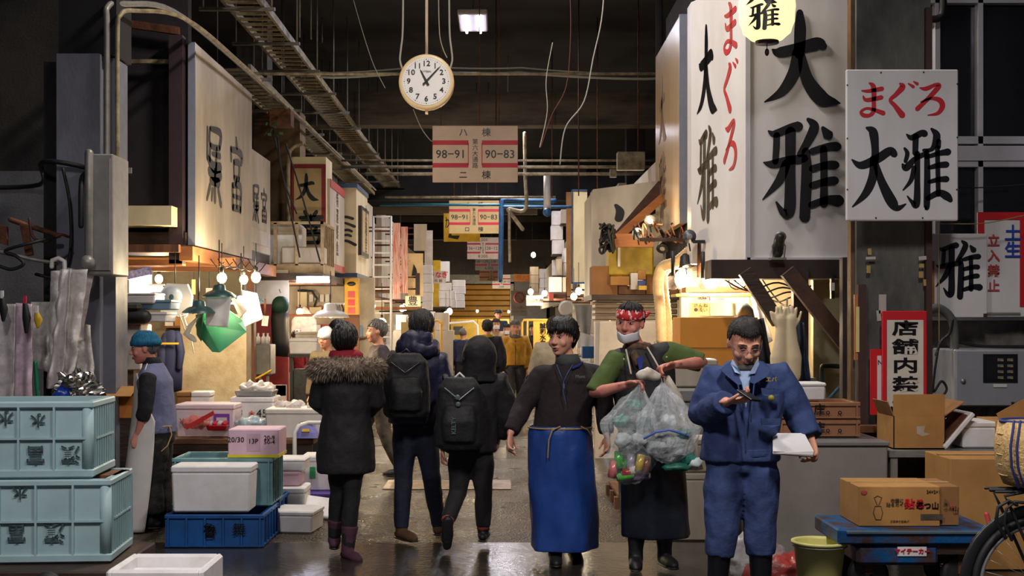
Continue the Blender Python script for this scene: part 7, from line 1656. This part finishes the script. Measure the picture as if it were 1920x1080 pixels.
# shirt front, collar, pocket, badge, buttons
sh = cloth_m('pale_blue_shirt', (150,172,206), .8)
MB().poly([q(1383,696,-.155),q(1408,696,-.155),q(1404,730,-.185),q(1399,764,-.20),q(1394,730,-.19)], (0,.03,0)).done('shirt_front', sh, f.t)
MB().poly([q(1374,674,-.11),q(1384,690,-.17),q(1390,702,-.18),q(1378,698,-.17),q(1370,682,-.11)], (0,.012,0)).done('shirt_collar', sh, f.t); MB().poly([q(1420,674,-.11),q(1412,690,-.17),q(1404,702,-.18),q(1416,700,-.17),q(1424,682,-.11)], (0,.012,0)).done('shirt_collar', sh, f.t)
MB().loft([(q(1397,696,-.02),.075,.075,0),(q(1397,684,-.02),.066,.07,0)], 20).done('under_collar', m_concd, f.t)
ovd = cloth_m('blue_collar_cotton', (50,68,114))
MB().poly([q(1362,678,-.06),q(1372,676,-.10),q(1392,720,-.195),q(1384,722,-.19),q(1362,704,-.17),q(1350,692,-.12)], (0,.014,0)).done('jacket_collar', ovd, f.t); MB().poly([q(1432,678,-.06),q(1422,676,-.10),q(1405,716,-.195),q(1414,720,-.19),q(1438,706,-.17),q(1446,692,-.12)], (0,.014,0)).done('jacket_collar', ovd, f.t)
MB().tube([q(1384,722,-.19),q(1390,760,-.205),q(1397,800,-.205),q(1398,850,-.19)], .004, 6).done('placket_edge', ovd, f.t); MB().tube([q(1414,720,-.185),q(1410,760,-.195),q(1408,790,-.2)], .004, 6).done('placket_edge', ovd, f.t)
for x, y, dx in ((1446,738,.17),(1446,795,.18)): MB().poly([q(x-19,y-10,-dx),q(x+18,y-10,-dx+.03),q(x+17,y+2,-dx+.03),q(x,y+7,-dx-.004),q(x-17,y+2,-dx)], (0,.012,0)).done('chest_pocket', ovd, f.t)
mb = MB(); c0 = q(1446,742+4,-.185); mb.cyl(q(1446,746,-.187), q(1446,746,-.18), .016, 16); mb.done('round_badge', M('yellow_badge', (150,142,50), .5), f.t); text('エバ', .03, m_yel, f.t, q(1446,712,-.185))
MB().tube([q(1320,850,.03)+V(0,0,0),], .01) if False else None
skirt('jacket_hem', ovd, f.t, [(q(1390,838,.03),.213,.163),(q(1390,852,.03),.213,.163)], pleat=.0, amp=.003)
# phone & papers
t = thing('mobile_phone', 'black mobile phone in the hand of the man in blue overalls', 'phone'); MB().box(q(1404,742,-.40), (.07,.13,.012), rot=(.35,.12,.5), bev=.003).done('body', m_ink, t)
t = thing('clipboard', 'white papers on a clipboard held low by the man in blue overalls', 'papers'); 
MB().poly([q(1449,812,-.06),q(1508,812,-.06),q(1526,846,-.22),q(1524,853,-.22),q(1449,850,-.2)], (0,.004,-.006)).done('paper', m_whp, t); MB().poly([q(1451,850,-.2),q(1524,856,-.22),q(1526,850,-.2),q(1450,846,-.2)], (0,.01,-.006)).done('board_edge', m_galv, t)

# === 4. woman in the fur parka, seen from behind
d = 8.8; q = px3(d)
f = Fig('woman in a long black parka with a brown fur collar, seen from behind', q(646,640), PI, q(648,672), q(648,830),
    [q(612,697), q(688,697)], [q(598,752,.03), q(704,752,.03)], [q(622,772,.25), q(680,775,.25)],
    [q(632,838), q(664,838)], [q(634,925,.05), q(661,925,-.03)], [q(627,1008,.10), q(652,1030,-.05)], k=.93, hs=1.08, vox=.009, foot=[(-.1,1,0),(.25,-.3,0)])
hair(f.head, f.R, f.hs, f.t, m_hair, front=.03, side=-.07, back=-.085, k=1.12, fringe=60, spike=.0, seed=3, amp=.002); o = MB(); o.ell(q(634,610,.02), (.055,.05,.045), n=24, m=16); o = o.done('hair_bun', m_hair, f.t); wrinkle(o, .01, .03); MB().tube([q(645,618,-.03),q(655,612,-.04),q(660,618,-.02)], .008, 8).done('hair_band', m_galv, f.t)
o = MB(); o.tube([f.neck+V(.085*math.cos(a),.08*math.sin(a),.022) for a in [2*PI*i/16 for i in range(16)]], .035, 10, closed=True); o = o.done('red_scarf', cloth_m('wine_red_knit', (150,24,44)), f.t); wrinkle(o, .01, .05)
pk = cloth_m('black_parka_nylon', (24,22,27), .75)
def parka(mb):
    mb.loft([(q(648,886),.195,.15,0),(q(648,880),.205,.155,0),(q(649,830),.20,.155,0),(q(650,775),.165,.135,0),(q(650,765),.17,.14,0),(q(650,735),.185,.15,0),(q(650,705),.185,.13,0),(q(649,685),.13,.10,0),(q(648,675),.09,.08,0)], 30)
    for s_, S, E_, Wr in ((0,f.sh[0],f.el[0],f.wr[0]),(1,f.sh[1],f.el[1],f.wr[1])): mb.tube([f.neck.lerp(f.pel,.14), S, S.lerp(E_,.5), E_, E_.lerp(Wr,.5), Wr], [.07,.085,.08,.075,.068,.06], 16, caps=False)
f.garment('parka', pk, parka, .011, .008, .1, 4)
rn = random.Random(5); mb = MB(); ctrs = [V(q(650,682).x+.205*math.cos(a), d-.02+.14*math.sin(a), q(650,682).z-.012-.02*abs(math.cos(a))) for a in [2*PI*i/40 for i in range(40)]]; mb.tube(ctrs, .062, 12, closed=True)
o = mb.done('fur_core', M('fur_brown', (142,124,108), .9, col2=(84,66,54), scale=22), f.t)
mb = MB()
for i in range(5200):
    a = rn.uniform(PI*.85, PI*2.15) if rn.random() < .85 else rn.uniform(0, 2*PI); b = rn.uniform(0, 2*PI); c0 = V(q(650,682).x+.205*math.cos(a), d-.02+.14*math.sin(a), q(650,682).z-.012-.02*abs(math.cos(a)))
    n1 = V(math.cos(a),math.sin(a),0)*math.cos(b)+V(0,0,math.sin(b)); p = c0+n1*.058; n2 = (n1+V(rn.uniform(-.4,.4),rn.uniform(-.4,.4),rn.uniform(-.6,.1))).normalized(); L = rn.uniform(.02,.045); sd = n2.cross(V(rn.random(),rn.random(),rn.random())).normalized()*.0022
    mb._add([p-sd, p+sd, p+n2*L+V(0,0,-.01)], [(0,1,2)], mi=rn.choice((0,0,1,1,2)))
mb.done('fur_hairs', [M('fur_brown', (1,1,1)), M('fur_tan', (206,188,166), .8, var=.2), M('fur_dark', (60,46,40), .9)], f.t, fixn=False)['kind'] = 'stuff'
f.pants('leggings', cloth_m('black_leggings', (20,20,24)), th=.004, end=1.); pb = cloth_m('plum_suede', (74,38,58)); f.shoe(0, pb, 'boot', boot=.42, L=.15); f.shoe(1, pb, 'boot', boot=.42, L=.15)

# === 5. man in the navy hooded jacket with a backpack
d = 9.4; q = px3(d)
f = Fig('tall man in a navy hooded jacket with a black backpack, seen from behind', q(790,614), PI, q(784,652), q(778,790),
    [q(744,682), q(824,682)], [q(730,738), q(835,738)], [q(742,778,.12), q(822,780,.12)],
    [q(760,800), q(796,800)], [q(756,895,.02), q(808,890)], [q(753,990,-.0), q(822,982,.25)], k=1., hs=1.05, vox=.009, foot=[(.45,-.6,0),(.1,1,0)])
hair(f.head, f.R, f.hs, f.t, m_hairs, front=.04, side=-.045, back=-.09, k=1.09, fringe=40, spike=.0, seed=13, amp=.002)
nv = cloth_m('navy_nylon', (28,30,62), .6); f.top('jacket', nv, th=.036, hem=-.02, sleeve=1., seed=13, amp=.009)
o = MB(); o.tube([q(784,652,-.02)+V(.115*math.cos(a),.10*math.sin(a)-.03,.02*math.sin(a*2)) for a in [2*PI*i/18 for i in range(18)]], .052, 12, closed=True); o.ell(q(780,636,-.10), (.125,.07,.075)); o = o.done('hood', nv, f.t); remesh(o, .012, 4); wrinkle(o, .012, .07, 2)
f.pants('jeans', cloth_m('dark_jeans', (28,34,54)), th=.01, end=1., amp=.006); bs = cloth_m('brown_suede', (84,56,36)); f.shoe(0, bs); f.shoe(1, bs)
bpm = cloth_m('black_backpack_fabric', (20,20,22), .7)
def backpack(f, c, w, h, dep, m, label=None, logo=None):
    def pr(mb):
        mb.loft([(c-V(0,0,h/2),w*.42,dep*.4,0,3),(c-V(0,0,h*.42),w*.5,dep*.5,0,3),(c,w*.5,dep*.5,0,3),(c+V(0,0,h*.36),w*.45,dep*.45,0,3),(c+V(0,0,h/2),w*.3,dep*.3,0,2.4)], 28)
        mb.loft([(c+V(0,-dep*.45,-h*.38),w*.32,dep*.22,0,3),(c+V(0,-dep*.5,-h*.1),w*.36,dep*.25,0,3),(c+V(0,-dep*.42,h*.12),w*.3,dep*.15,0,3)], 24)
    o = f.garment('backpack', m, pr, .010, .004, .06, 2)
    MB().tube([c+V(-w*.3,-dep*.5,h*.36),c+V(0,-dep*.62,h*.2),c+V(w*.3,-dep*.5,h*.36)], .004, 6).done('zip', m_galv if logo else m_ink, o)
    MB().tube([c+V(-.03,-dep*.1,h*.5),c+V(0,-dep*.1,h*.56),c+V(.03,-dep*.1,h*.5)], .008, 8).done('grab_loop', m_white if logo else m_ink, o)
    for s_ in (-1,1): MB().tube([c+V(s_*w*.28,dep*.3,h*.45),c+V(s_*w*.32,dep*.65,h*.52),c+V(s_*w*.34,dep*1.1,h*.45)], .02, 8, flat=.4).done('shoulder_strap', m, f.t)
    return o
backpack(f, q(762,722,-.24), .34, .46, .20, bpm)

# === 6. person in black hood with backpack
d = 9.1; q = px3(d)
f = Fig('person in a black hooded jacket with a black backpack and orange socks, walking away', q(898,668), PI, q(896,704), q(882,840),
    [q(858,724), q(936,720)], [q(838,790,.03), q(950,778,.02)], [q(830,840,.06), q(936,818,.1)],
    [q(866,850), q(902,850)], [q(858,925,-.03), q(907,920)], [q(838,980,-.18), q(906,995,.02)], k=.9, hs=1.08, vox=.009, foot=[(-.05,.3,-.9),(.1,1,0)],
    hands=[((0,.1,-1),(1,0,0),1,dict(curl=.6)), ((-.2,.3,-.8),(-1,0,0),1,dict(curl=.6))])
bj = cloth_m('black_jacket_fabric', (22,21,25), .8); f.top('jacket', bj, th=.04, hem=-.05, sleeve=1., seed=23, amp=.01, hemw=1.06)
o = MB(); o.ell(q(899,668,-.01), (.125,.135,.15), n=24, m=16); o.loft([(q(896,715,-.02),.16,.12,0),(q(897,700,-.02),.13,.11,0),(q(898,680,-.02),.115,.12,0)], 20); o = o.done('hood', bj, f.t); remesh(o, .012, 3); wrinkle(o, .008, .08, 4)
f.pants('trousers', cloth_m('charcoal_trousers', (32,30,33)), th=.012, end=.9, amp=.006)
for i in (0,1): a, b = f.kn[i], f.an[i]; MB().tube([a.lerp(b,.80), a.lerp(b,.97)], .046, 14, caps=False).done('sock', cloth_m('orange_grey_sock', (196,76,52), col2=(90,80,84), scale=24), f.t)
bt = M('black_hiking_boot', (30,28,30), .5, var=.2); f.shoe(0, bt, 'shoe'); f.shoe(1, bt, 'shoe')
o = backpack(f, q(862,775,-.24), .33, .50, .20, bpm, logo=True)
for x, y in ((858,745),(859,758)): MB().ell(q(x,y,-.37), (.018,.006,.018)).done('reflector', M('teal_grey_reflector', (92,106,108), .4), o)
text('KELTY', .042, M('teal_grey_reflector', (1,1,1)), o, q(851,798,-.385), right=(0,0,1), up=(-1,0,0), bold=.001)

# === 7. man in the teal hat, left
d = 9.95; q = px3(d)
f = Fig('man in a teal knit hat, grey-blue vest and long white apron, facing left', q(271,652), -1.45, q(288,684,.02), q(296,815,.02),
    [q(277,712,-.16), q(302,708,.18)], [q(272,765,-.20), q(290,765,.22)], [q(259,812,-.17), q(275,812,.2)],
    [q(290,828,-.08), q(298,828,.08)], [q(286,905,-.08), q(300,905,.08)], [q(284,973,-.09), q(301,970,.09)], hy=-1.35, down=.12, k=.93, hs=1.10, skin=m_skinp,
    hands=[((-.2,-.1,-1),(-.3,.9,0),1,dict(curl=1.1)), ((-.2,.1,-1),(-.3,-.9,0),-1,dict(curl=.8))], fat=1.1)
face_bits(f.head, f.R, f.hs, f.body, brow=m_hairg); hair(f.head, f.R, f.hs, f.t, m_hairg, front=.05, side=-.03, back=-.07, k=1.05, fringe=30, spike=.01, seed=9)
mb = MB(); R1 = []
for z, e in ((.018,1.10),(.022,1.17),(.05,1.18),(.054,1.13),(.085,1.12),(.11,1.05),(.132,.9)):
    kk = math.sqrt(max(.03, 1-(max(0,z-.03)/.118)**2)); R1.append([f.P(.08*e*kk*math.cos(t), -.014+.1*e*kk*math.sin(t), z-.012*math.sin(t)*0+.006*math.sin(t)) for t in [2*PI*i/36 for i in range(36)]])
mb.rings(R1); mb.done('knit_hat', M('teal_knit', (14,104,140), .9, col2=(10,72,104), scale=50, stretch=(1,1,.2), bump=.5, bscale=90), f.t)
MB().loft([(f.P(0,-.012,.012),.094,.112,PI+1.35*-1),(f.P(0,-.012,.05),.095,.113,PI-1.35)], 30).done('hat_brim', M('dark_teal_knit', (14,66,96), .9, bump=.4), f.t)
f.top('black_sweater', cloth_m('black_knit', (22,22,28)), th=.016, hem=.1, sleeve=.74, seed=31, amp=.005); MB().loft([(f.neck-V(0,0,.03),.09,.085,0),(f.neck+V(-.01,0,.035),.07,.072,0),(f.neck+V(-.015,0,.06),.066,.07,0)], 20).done('turtleneck', cloth_m('black_knit', (1,1,1)), f.t)
f.top('fleece_vest', cloth_m('grey_blue_fleece', (104,108,142), .95), th=.034, hem=.04, arms=False, seed=33, amp=.007)
f.pants('trousers', cloth_m('black_work_trousers', (30,27,26)), th=.03, end=.85, flare=.02); f.shoe(0, m_cable, 'rubber_boot', boot=.2); f.shoe(1, m_cable, 'rubber_boot', boot=.2)
mb = MB()
def apr(u, v):
    # wraps the front (left side) of the body from chest to shins
    a = -PI*.62+u*PI*1.24; z = q(0,700,0).z*(1-v)+q(0,990,0).z*v; w = (.06+.20*min(1, v*2.6))*(1+.1*v); ctr = q(292-8*v-18*v*v,700,0).x; rx = .155+.05*v; 
    x = ctr-rx*math.cos(a*min(1, .35+v*2.2)); y = d+(.19+.03*v)*math.sin(a*min(1, .25+v*1.8)); return V(x+.008*math.sin(u*14+v*3)*v, y, z)
mb.grid(apr, 40, 40); o = mb.done('white_apron', M('white_vinyl_apron', (222,218,216), .4, col2=(200,192,186), scale=2.4), f.t); modify(o, ('SOLIDIFY', dict(thickness=.005))); 
mb = MB(); mb.tube([q(305,800,-.2),q(316,799,-.15),q(328,800,0),q(316,799,.18)], .006, 6); mb.tube([q(318,800,-.15),q(322,815,-.16),q(314,836,-.18),q(303,846,-.2)], .005, 6); mb.done('apron_string', M('tan_string', (1,1,1)), f.t)
MB().tube([f.P(0,.0,-.1)+V(.03,-.08,-.02), q(268,705,-.16)], .004, 6).done('neck_string', m_whold, f.t)

# === simpler people further away
def walker(label, px, d, top, yaw, jacket, pants_, hairm=m_hairs, k=1., hy=None, down=0, step=.12, arms=.06, skin=None, vox=.012, bald=False, th=.03, mask=False, base=0., shoes=None, seed=1, bend=0., sit=0.):
    x0 = W(px,0,d).x; H = EYE-(top-HY)*d/F; k = (H-base)/1.72; fw = V(math.sin(yaw),-math.cos(yaw),0); lt = V(math.cos(yaw),math.sin(yaw),0); B = V(x0,d,base)
    def L(a, f_, z): return B+lt*a*k+fw*f_*k+V(0,0,z*k)
    bd = bend
    f = Fig(label, L(0,.03+bd*.5,1.585-bd*.3), yaw, L(0,bd*.4,1.42-bd*.2), L(0,0,.95), [L(-.175,bd*.35,1.36-bd*.2), L(.175,bd*.35,1.36-bd*.2)], [L(-.225,-.02+bd*.5,1.1-bd*.2), L(.225,-.02+bd*.5,1.1-bd*.2)],
        [L(-.22,arms+bd*.7,.87), L(.22,arms+bd*.7,.87)], [L(-.085,0,.9), L(.085,0,.9)], [L(-.09,.06+step*.5,.5), L(.09,.03-step*.3,.5)], [L(-.09,step,.085), L(.09,-step,.085)], hy=hy, down=down+bd, k=k, vox=vox, skin=skin,
        hands=[(V(0,0,-1)+fw*.2, lt, 1, dict(curl=.6)), (V(0,0,-1)+fw*.2, -lt, 1, dict(curl=.6))])
    face_bits(f.head, f.R, f.hs, f.body, lips=not mask)
    if not bald: hair(f.head, f.R, f.hs, f.t, hairm, front=.05, side=-.035, back=-.08, k=1.1, fringe=30, spike=.01, seed=seed)
    else: hair(f.head, f.R, f.hs, f.t, hairm, front=-.0, side=-.035, back=-.07, k=1.03, fringe=0, seed=seed)
    f.top('jacket', jacket, th=th, hem=-.03, sleeve=1., vox=.014, seed=seed); f.pants('trousers', pants_, th=.02, vox=.014, end=.98)
    for i in (0,1): f.shoe(i, shoes or m_cable)
    if mask:
        mb = MB(); mb.grid(lambda u, v: f.P(-.062+.124*u, .112-.06*abs(2*u-1)**2.2, -.025-.07*v), 10, 6); o = mb.done('face_mask', M('mask_white', (1,1,1)), f.t); modify(o, ('SOLIDIFY', dict(thickness=.008)))
    return f
cj = cloth_m('plain_black_cloth', (26,26,30))
f = walker('man in a dark brown jacket standing in profile near the glowing bulb by the ladder', 711, 13.4, 598, -1.3, cloth_m('brown_purple_jacket', (64,50,58), .6), cloth_m('grey_brown_trousers', (84,76,66)), hairm=m_hairg, step=.22, seed=3)
f = walker('grey-haired man in a mustard yellow jacket and patterned scarf walking towards the camera', 966, 21, 600, .1, cloth_m('mustard_jacket', (206,150,36), .7, col2=(180,124,26)), cloth_m('dark_grey_trousers', (60,56,60)), hairm=m_hairg, seed=5, th=.045)
MB().tube([f.neck+V(.07*math.cos(a),.06*math.sin(a)-.02,.01) for a in [2*PI*i/14 for i in range(14)]], .032, 10, closed=True).done('scarf', cloth_m('grey_pattern_scarf', (120,116,116), col2=(40,38,40), scale=40), f.t); MB().tube([f.neck+V(0,-.13,-.05),f.neck+V(0,-.17,-.3),f.pel+V(0,-.17,0)], .006, 6).done('zip', m_cable, f.t)
f = walker('man in a dark jacket with a yellow collar seen from behind in the aisle', 914, 20, 599, PI, cloth_m('navy_grey_jacket', (40,42,54)), cj, seed=6, th=.045); MB().tube([f.neck+V(.075*math.cos(a),.07*math.sin(a),.025) for a in [2*PI*i/14 for i in range(14)]], .026, 10, closed=True).done('yellow_collar', m_yel, f.t)
walker('balding man in a navy jacket walking away beside the motor cart', 868, 25, 614, PI, cloth_m('deep_navy_cloth', (34,38,66)), cj, hairm=m_hairg, bald=True, seed=7)
walker('person in a beige coat and white mask far down the aisle', 930, 27.5, 597, .1, cloth_m('beige_coat', (190,160,124)), cj, mask=True, seed=8)
f = walker('man in a black cap and navy jacket standing highest, far down the aisle', 934, 31, 580, .15, cloth_m('deep_navy_cloth', (1,1,1)), cj, seed=9, base=.25)
MB().ell(f.P(0,0,.07), (.095,.11,.06)).done('cap', m_cable, f.t); MB().box(f.P(0,.12,.055), (.15,.1,.012)).done('cap_peak', m_cable, f.t)
MB().bb((f.pel.x-.4,30.6,0),(f.pel.x+.4,31.5,.25)).done('low_platform', m_woodd, label='low platform under the man in the black cap', cat='platform')
walker('dark-haired woman in black with a white mask behind the yellow jacket man', 951, 26, 607, -.2, cj, cj, hairm=m_hair, mask=True, seed=10)
walker('woman in black standing behind the yellow tube cart', 1000, 27.5, 606, -.1, cj, cj, hairm=m_hair, seed=11)
walker('person in a grey-beige jacket half hidden behind the young man in the blue apron', 1040, 13.5, 592, PI-.4, cloth_m('grey_beige_jacket', (150,140,122)), cj, hairm=m_hairs, seed=12)
f = walker('person in a white knit hat and glasses behind the woman in the parka', 614, 14.1, 614, -.5, cloth_m('grey_brown_coat', (110,96,80)), cj, hairm=m_hair, seed=14)
MB().loft([(f.P(0,-.012,.0),.1,.115,0),(f.P(0,-.012,.05),.1,.115,0),(f.P(0,-.015,.1),.085,.095,0),(f.P(0,-.015,.135),.045,.05,0),(f.P(0,-.015,.145),.015,.02,0)], 24).done('knit_hat', cloth_m('white_blue_knit', (206,214,228)), f.t)
mb = MB()
for s_ in (-1,1): mb.tube([f.P(s_*.031+.022*math.cos(a),.1,-.002+.018*math.sin(a)) for a in [2*PI*i/14 for i in range(14)]], .0022, 5, closed=True)
mb.done('glasses', m_ink, f.t)
walker('person in a dark red top bending forward at the back of the second left stall', 572, 19.5, 606, -.5, cloth_m('dark_red_top', (150,46,56)), cj, hairm=m_hairs, seed=15, bend=.35)
# ------------------------------------------------------------- extra stall clutter
rnd = random.Random(21)
def shelf(n, x0, x1, y, z, dep=.3): wall('trim_%d' % n, (x0,y-dep,z-.025), (x1,y,z), m_wood)
shelf(300, -4.55, -3.75, 17.55, 1.55); shelf(301, -3.35, -2.2, 21.55, 1.35, .35)
cols = [m_sty, m_card, m_bluel, m_cream, m_tealc, m_redf]; nms = ['white','brown','pale blue','cream','teal','red']
for i in range(6):
    k = i % 6; h = .12+.1*rnd.random(); carton((-4.45+i*.13,17.38,1.55), .115, .2, h, 'small %s carton on the back shelf of the first left stall' % nms[k], cols[k])
for i in range(6):
    k = (i*5+1) % 6; h = .14+.12*rnd.random(); carton((-3.2+i*.17,21.35,1.35), .15, .25, h, 'small %s carton on the back shelf of the second left stall' % nms[k], cols[k])
def tool(px, py, L, d, m, label, kind):
    t = thing(kind, label, 'tool'); p = W(px,py,d)
    MB().cyl(p, p-V(0,0,L), .012, 8).done('handle', m_wood, t); MB().box(p-V(0,0,L+.06), (.07,.02,.12), rot=(0,.1,0)).done('blade', m, t); MB().tube([p,p+V(0,.04,.03)], .006, 6).done('hook', m_galv, t)
for px, py, L, nm in ((348,538,.18,'leftmost'),(362,536,.24,'second'),(497,560,.2,'rightmost')):
    tool(px, py, L, 15.0 if px > 400 else 17.4, m_steel, '%s hanging scraper with a wooden handle in the left stall' % nm, 'scraper')
# paper notes and hanging bits in the first stall
for px, py, w, h, m, lab in ((363,538,7,28,m_memoy,'narrow yellow strip notice hanging in the left stall'),(392,548,12,16,m_whp,'small white notice pinned in the left stall'),(228,536,16,30,m_steel,'shiny steel panel by the light box in the left stall')):
    a = W(px-w/2,py+h/2,16.4); b = W(px+w/2,py-h/2,16.4); MB().bb((a.x,16.4,a.z),(b.x,16.41,b.z)).done('notice', m, label=lab, cat='notice')
# far left stall: pegs and cables over the aisle, power leads from the bulbs
for k in range(6):
    x0, x1 = 395+k*14, 420+k*16
    ropey('lamp_lead', [W(x0,486,13.6),W((x0+x1)/2,500+k*2,13.5),W(x1,492,13.6)], .006, m_cable, label='thin black lamp lead looping under the left sign beam', cat='cable', group='lamp leads under the left sign beam')
# loft cables on the left of the aisle (thick dark hangers crossing the balcony)
for (a, b, c_) in (((511,240),(545,400),(562,482)),((536,270),(570,380),(600,490)),((520,250),(530,330),(556,400))):
    ropey('hanging_wire', [W(*a,18.2), W(*b,18.2), W(*c_,18.2)], .012, m_cable, label='dark sagging cable crossing in front of the red framed sign', cat='cable', group='dark cables in front of the red framed sign')
ropey('downpipe', [W(566,270,19.8),W(548,278,19.8),W(541,300,19.8),W(541,400,19.8),W(541,500,19.8)], .03, m_pipec, label='cream downpipe with a curved top left of the red framed sign', cat='pipe')
# green leaves of a plastic decoration on the tray junction
t = thing('plastic_sprig', 'small sprig of dull green plastic leaves hanging on the narrow tray', 'decoration')
for i in range(9):
    p = W(500+rnd.uniform(0,24), 228+rnd.uniform(0,22), 18); u = V(rnd.uniform(-1,1),rnd.uniform(-.3,.3),rnd.uniform(-1,.2)).normalized()*.07; s2 = V(.02,0,.02)
    MB().poly([p,p+u*.5+s2,p+u,p+u*.5-s2], (0,.004,0)).done('leaf', M('dull_green_leaf', (40,78,50), .6), t)
MB().bb(W(505,235,18.2), W(545,205,18.2)+V(0,.3,0)).done('junction_casing', m_rust, label='brown rusty casing where the narrow tray meets the pillar', cat='casing')
# back aisle boards above the shutter
wall('trim_310', (-3.2,60,3.75), (2.2,60.2,4.6), M('grey_end_board', (110,108,112), .6))
far_list = [(845,598,895,690,'left'),(896,598,955,690,'right')]
for a_, b_, c_, d_, nm in far_list:
    A_ = W(a_,660,66); B_ = W(c_,b_,66); MB().bb((A_.x,66,0),(B_.x,66.1,B_.z)).done('yellow_hoarding', M('yellow_hoarding_paint', (206,176,70), .6, col2=(180,150,60)), label='low yellow hoarding in front of the far shutter, the %s one' % nm, cat='hoarding')
# tan nets and papers above right middle shops
cloth('vinyl_sheet', W(1125,602,15.0), W(1270,602,15.0), W(1268,700,15.0), W(1122,700,15.0), M('cream_curtain', (214,202,186), .7), .02, .3, label='cream sheet covering the wall behind the headband man', cat='sheet')
# hanging knife rack & scale at right row
t = thing('hanging_scale', 'hanging dial spring scale over the right row behind the young man', 'scale', loc=W(1062,578,21)); MB().lathe([(.13,-.03),(.13,.03)], M3=ry, n=24, cap=True).done('housing', m_white, t); MB().lathe([(.1,.035),(0,.035)], M3=ry, n=24).done('dial_face', m_whp, t); MB().cyl((0,0,.13),(0,0,.5),.008,6).done('hook_rod', m_cable, t)
# white boxes on the long shelf in the far left row
a = W(690,581,26.5); b = W(792,575,26.5); wall('trim_320', (a.x-.1,26.4,a.z), (b.x,26.9,b.z), m_woodo)
wall('trim_321', (W(738,0,25).x,24.9,0), (W(850,0,25).x,25.6,W(0,619,25).z-.005), m_whold)
for i, (px, w, top) in enumerate([(752,20,590),(776,24,594),(802,24,584),(828,26,586)]):
    p = W(px,619,25); sty((p.x,25.25,p.z), w/F*25, .45, (619-top)/F*25, ['leftmost','second','third','rightmost'][i]+' white box in the row above the yellow trolley', lid=False, m=(m_sty,m_whold)[i%2])
wall('trim_330', (W(1290,0,13.31).x,13.31,.3), (W(1404,0,13.31).x,13.36,2.12), m_pale)
wall('trim_331', (W(645,0,21).x,21.0,0), (W(673,0,21).x,21.1,2.3), m_wood)
for px, py in ((363,524),(392,540),(228,521)):
    p = W(px,py,16.4); MB().cyl(p, V(p.x,16.405,2.42), .004, 5).done('notice_string', m_cable, label='thin string holding up a small notice in the first left stall', cat='string', group='notice strings in the first left stall')
# ------------------------------------------------------------- recentre origins on each thing's base
def _mv(me, v):
    me.transform(Matrix.Translation(v))
bpy.context.view_layer.update()
for o in list(C.objects):
    if o.parent or o.get('_k') or o.type not in ('MESH', 'EMPTY'): continue
    kids = [c for c in o.children_recursive if c.type == 'MESH']
    ms = ([o] if o.type == 'MESH' else []) + kids
    if not ms or any(k.data.users > 1 for k in ms): continue
    lo = Vector((1e9,)*3); hi = -lo
    for k in ms:
        for c_ in k.bound_box:
            for i in range(3): lo[i] = min(lo[i], c_[i]); hi[i] = max(hi[i], c_[i])
    p = Vector(((lo.x+hi.x)/2, (lo.y+hi.y)/2, lo.z))
    for k in ms: _mv(k.data, -p)
    o.location = p
for o in C.objects:
    if '_k' in o: del o['_k']
w_ = bpy.data.worlds.new('night'); sc.world = w_; w_.use_nodes = True
w_.node_tree.nodes['Background'].inputs[0].default_value = (.62,.6,.8,1); w_.node_tree.nodes['Background'].inputs[1].default_value = .11
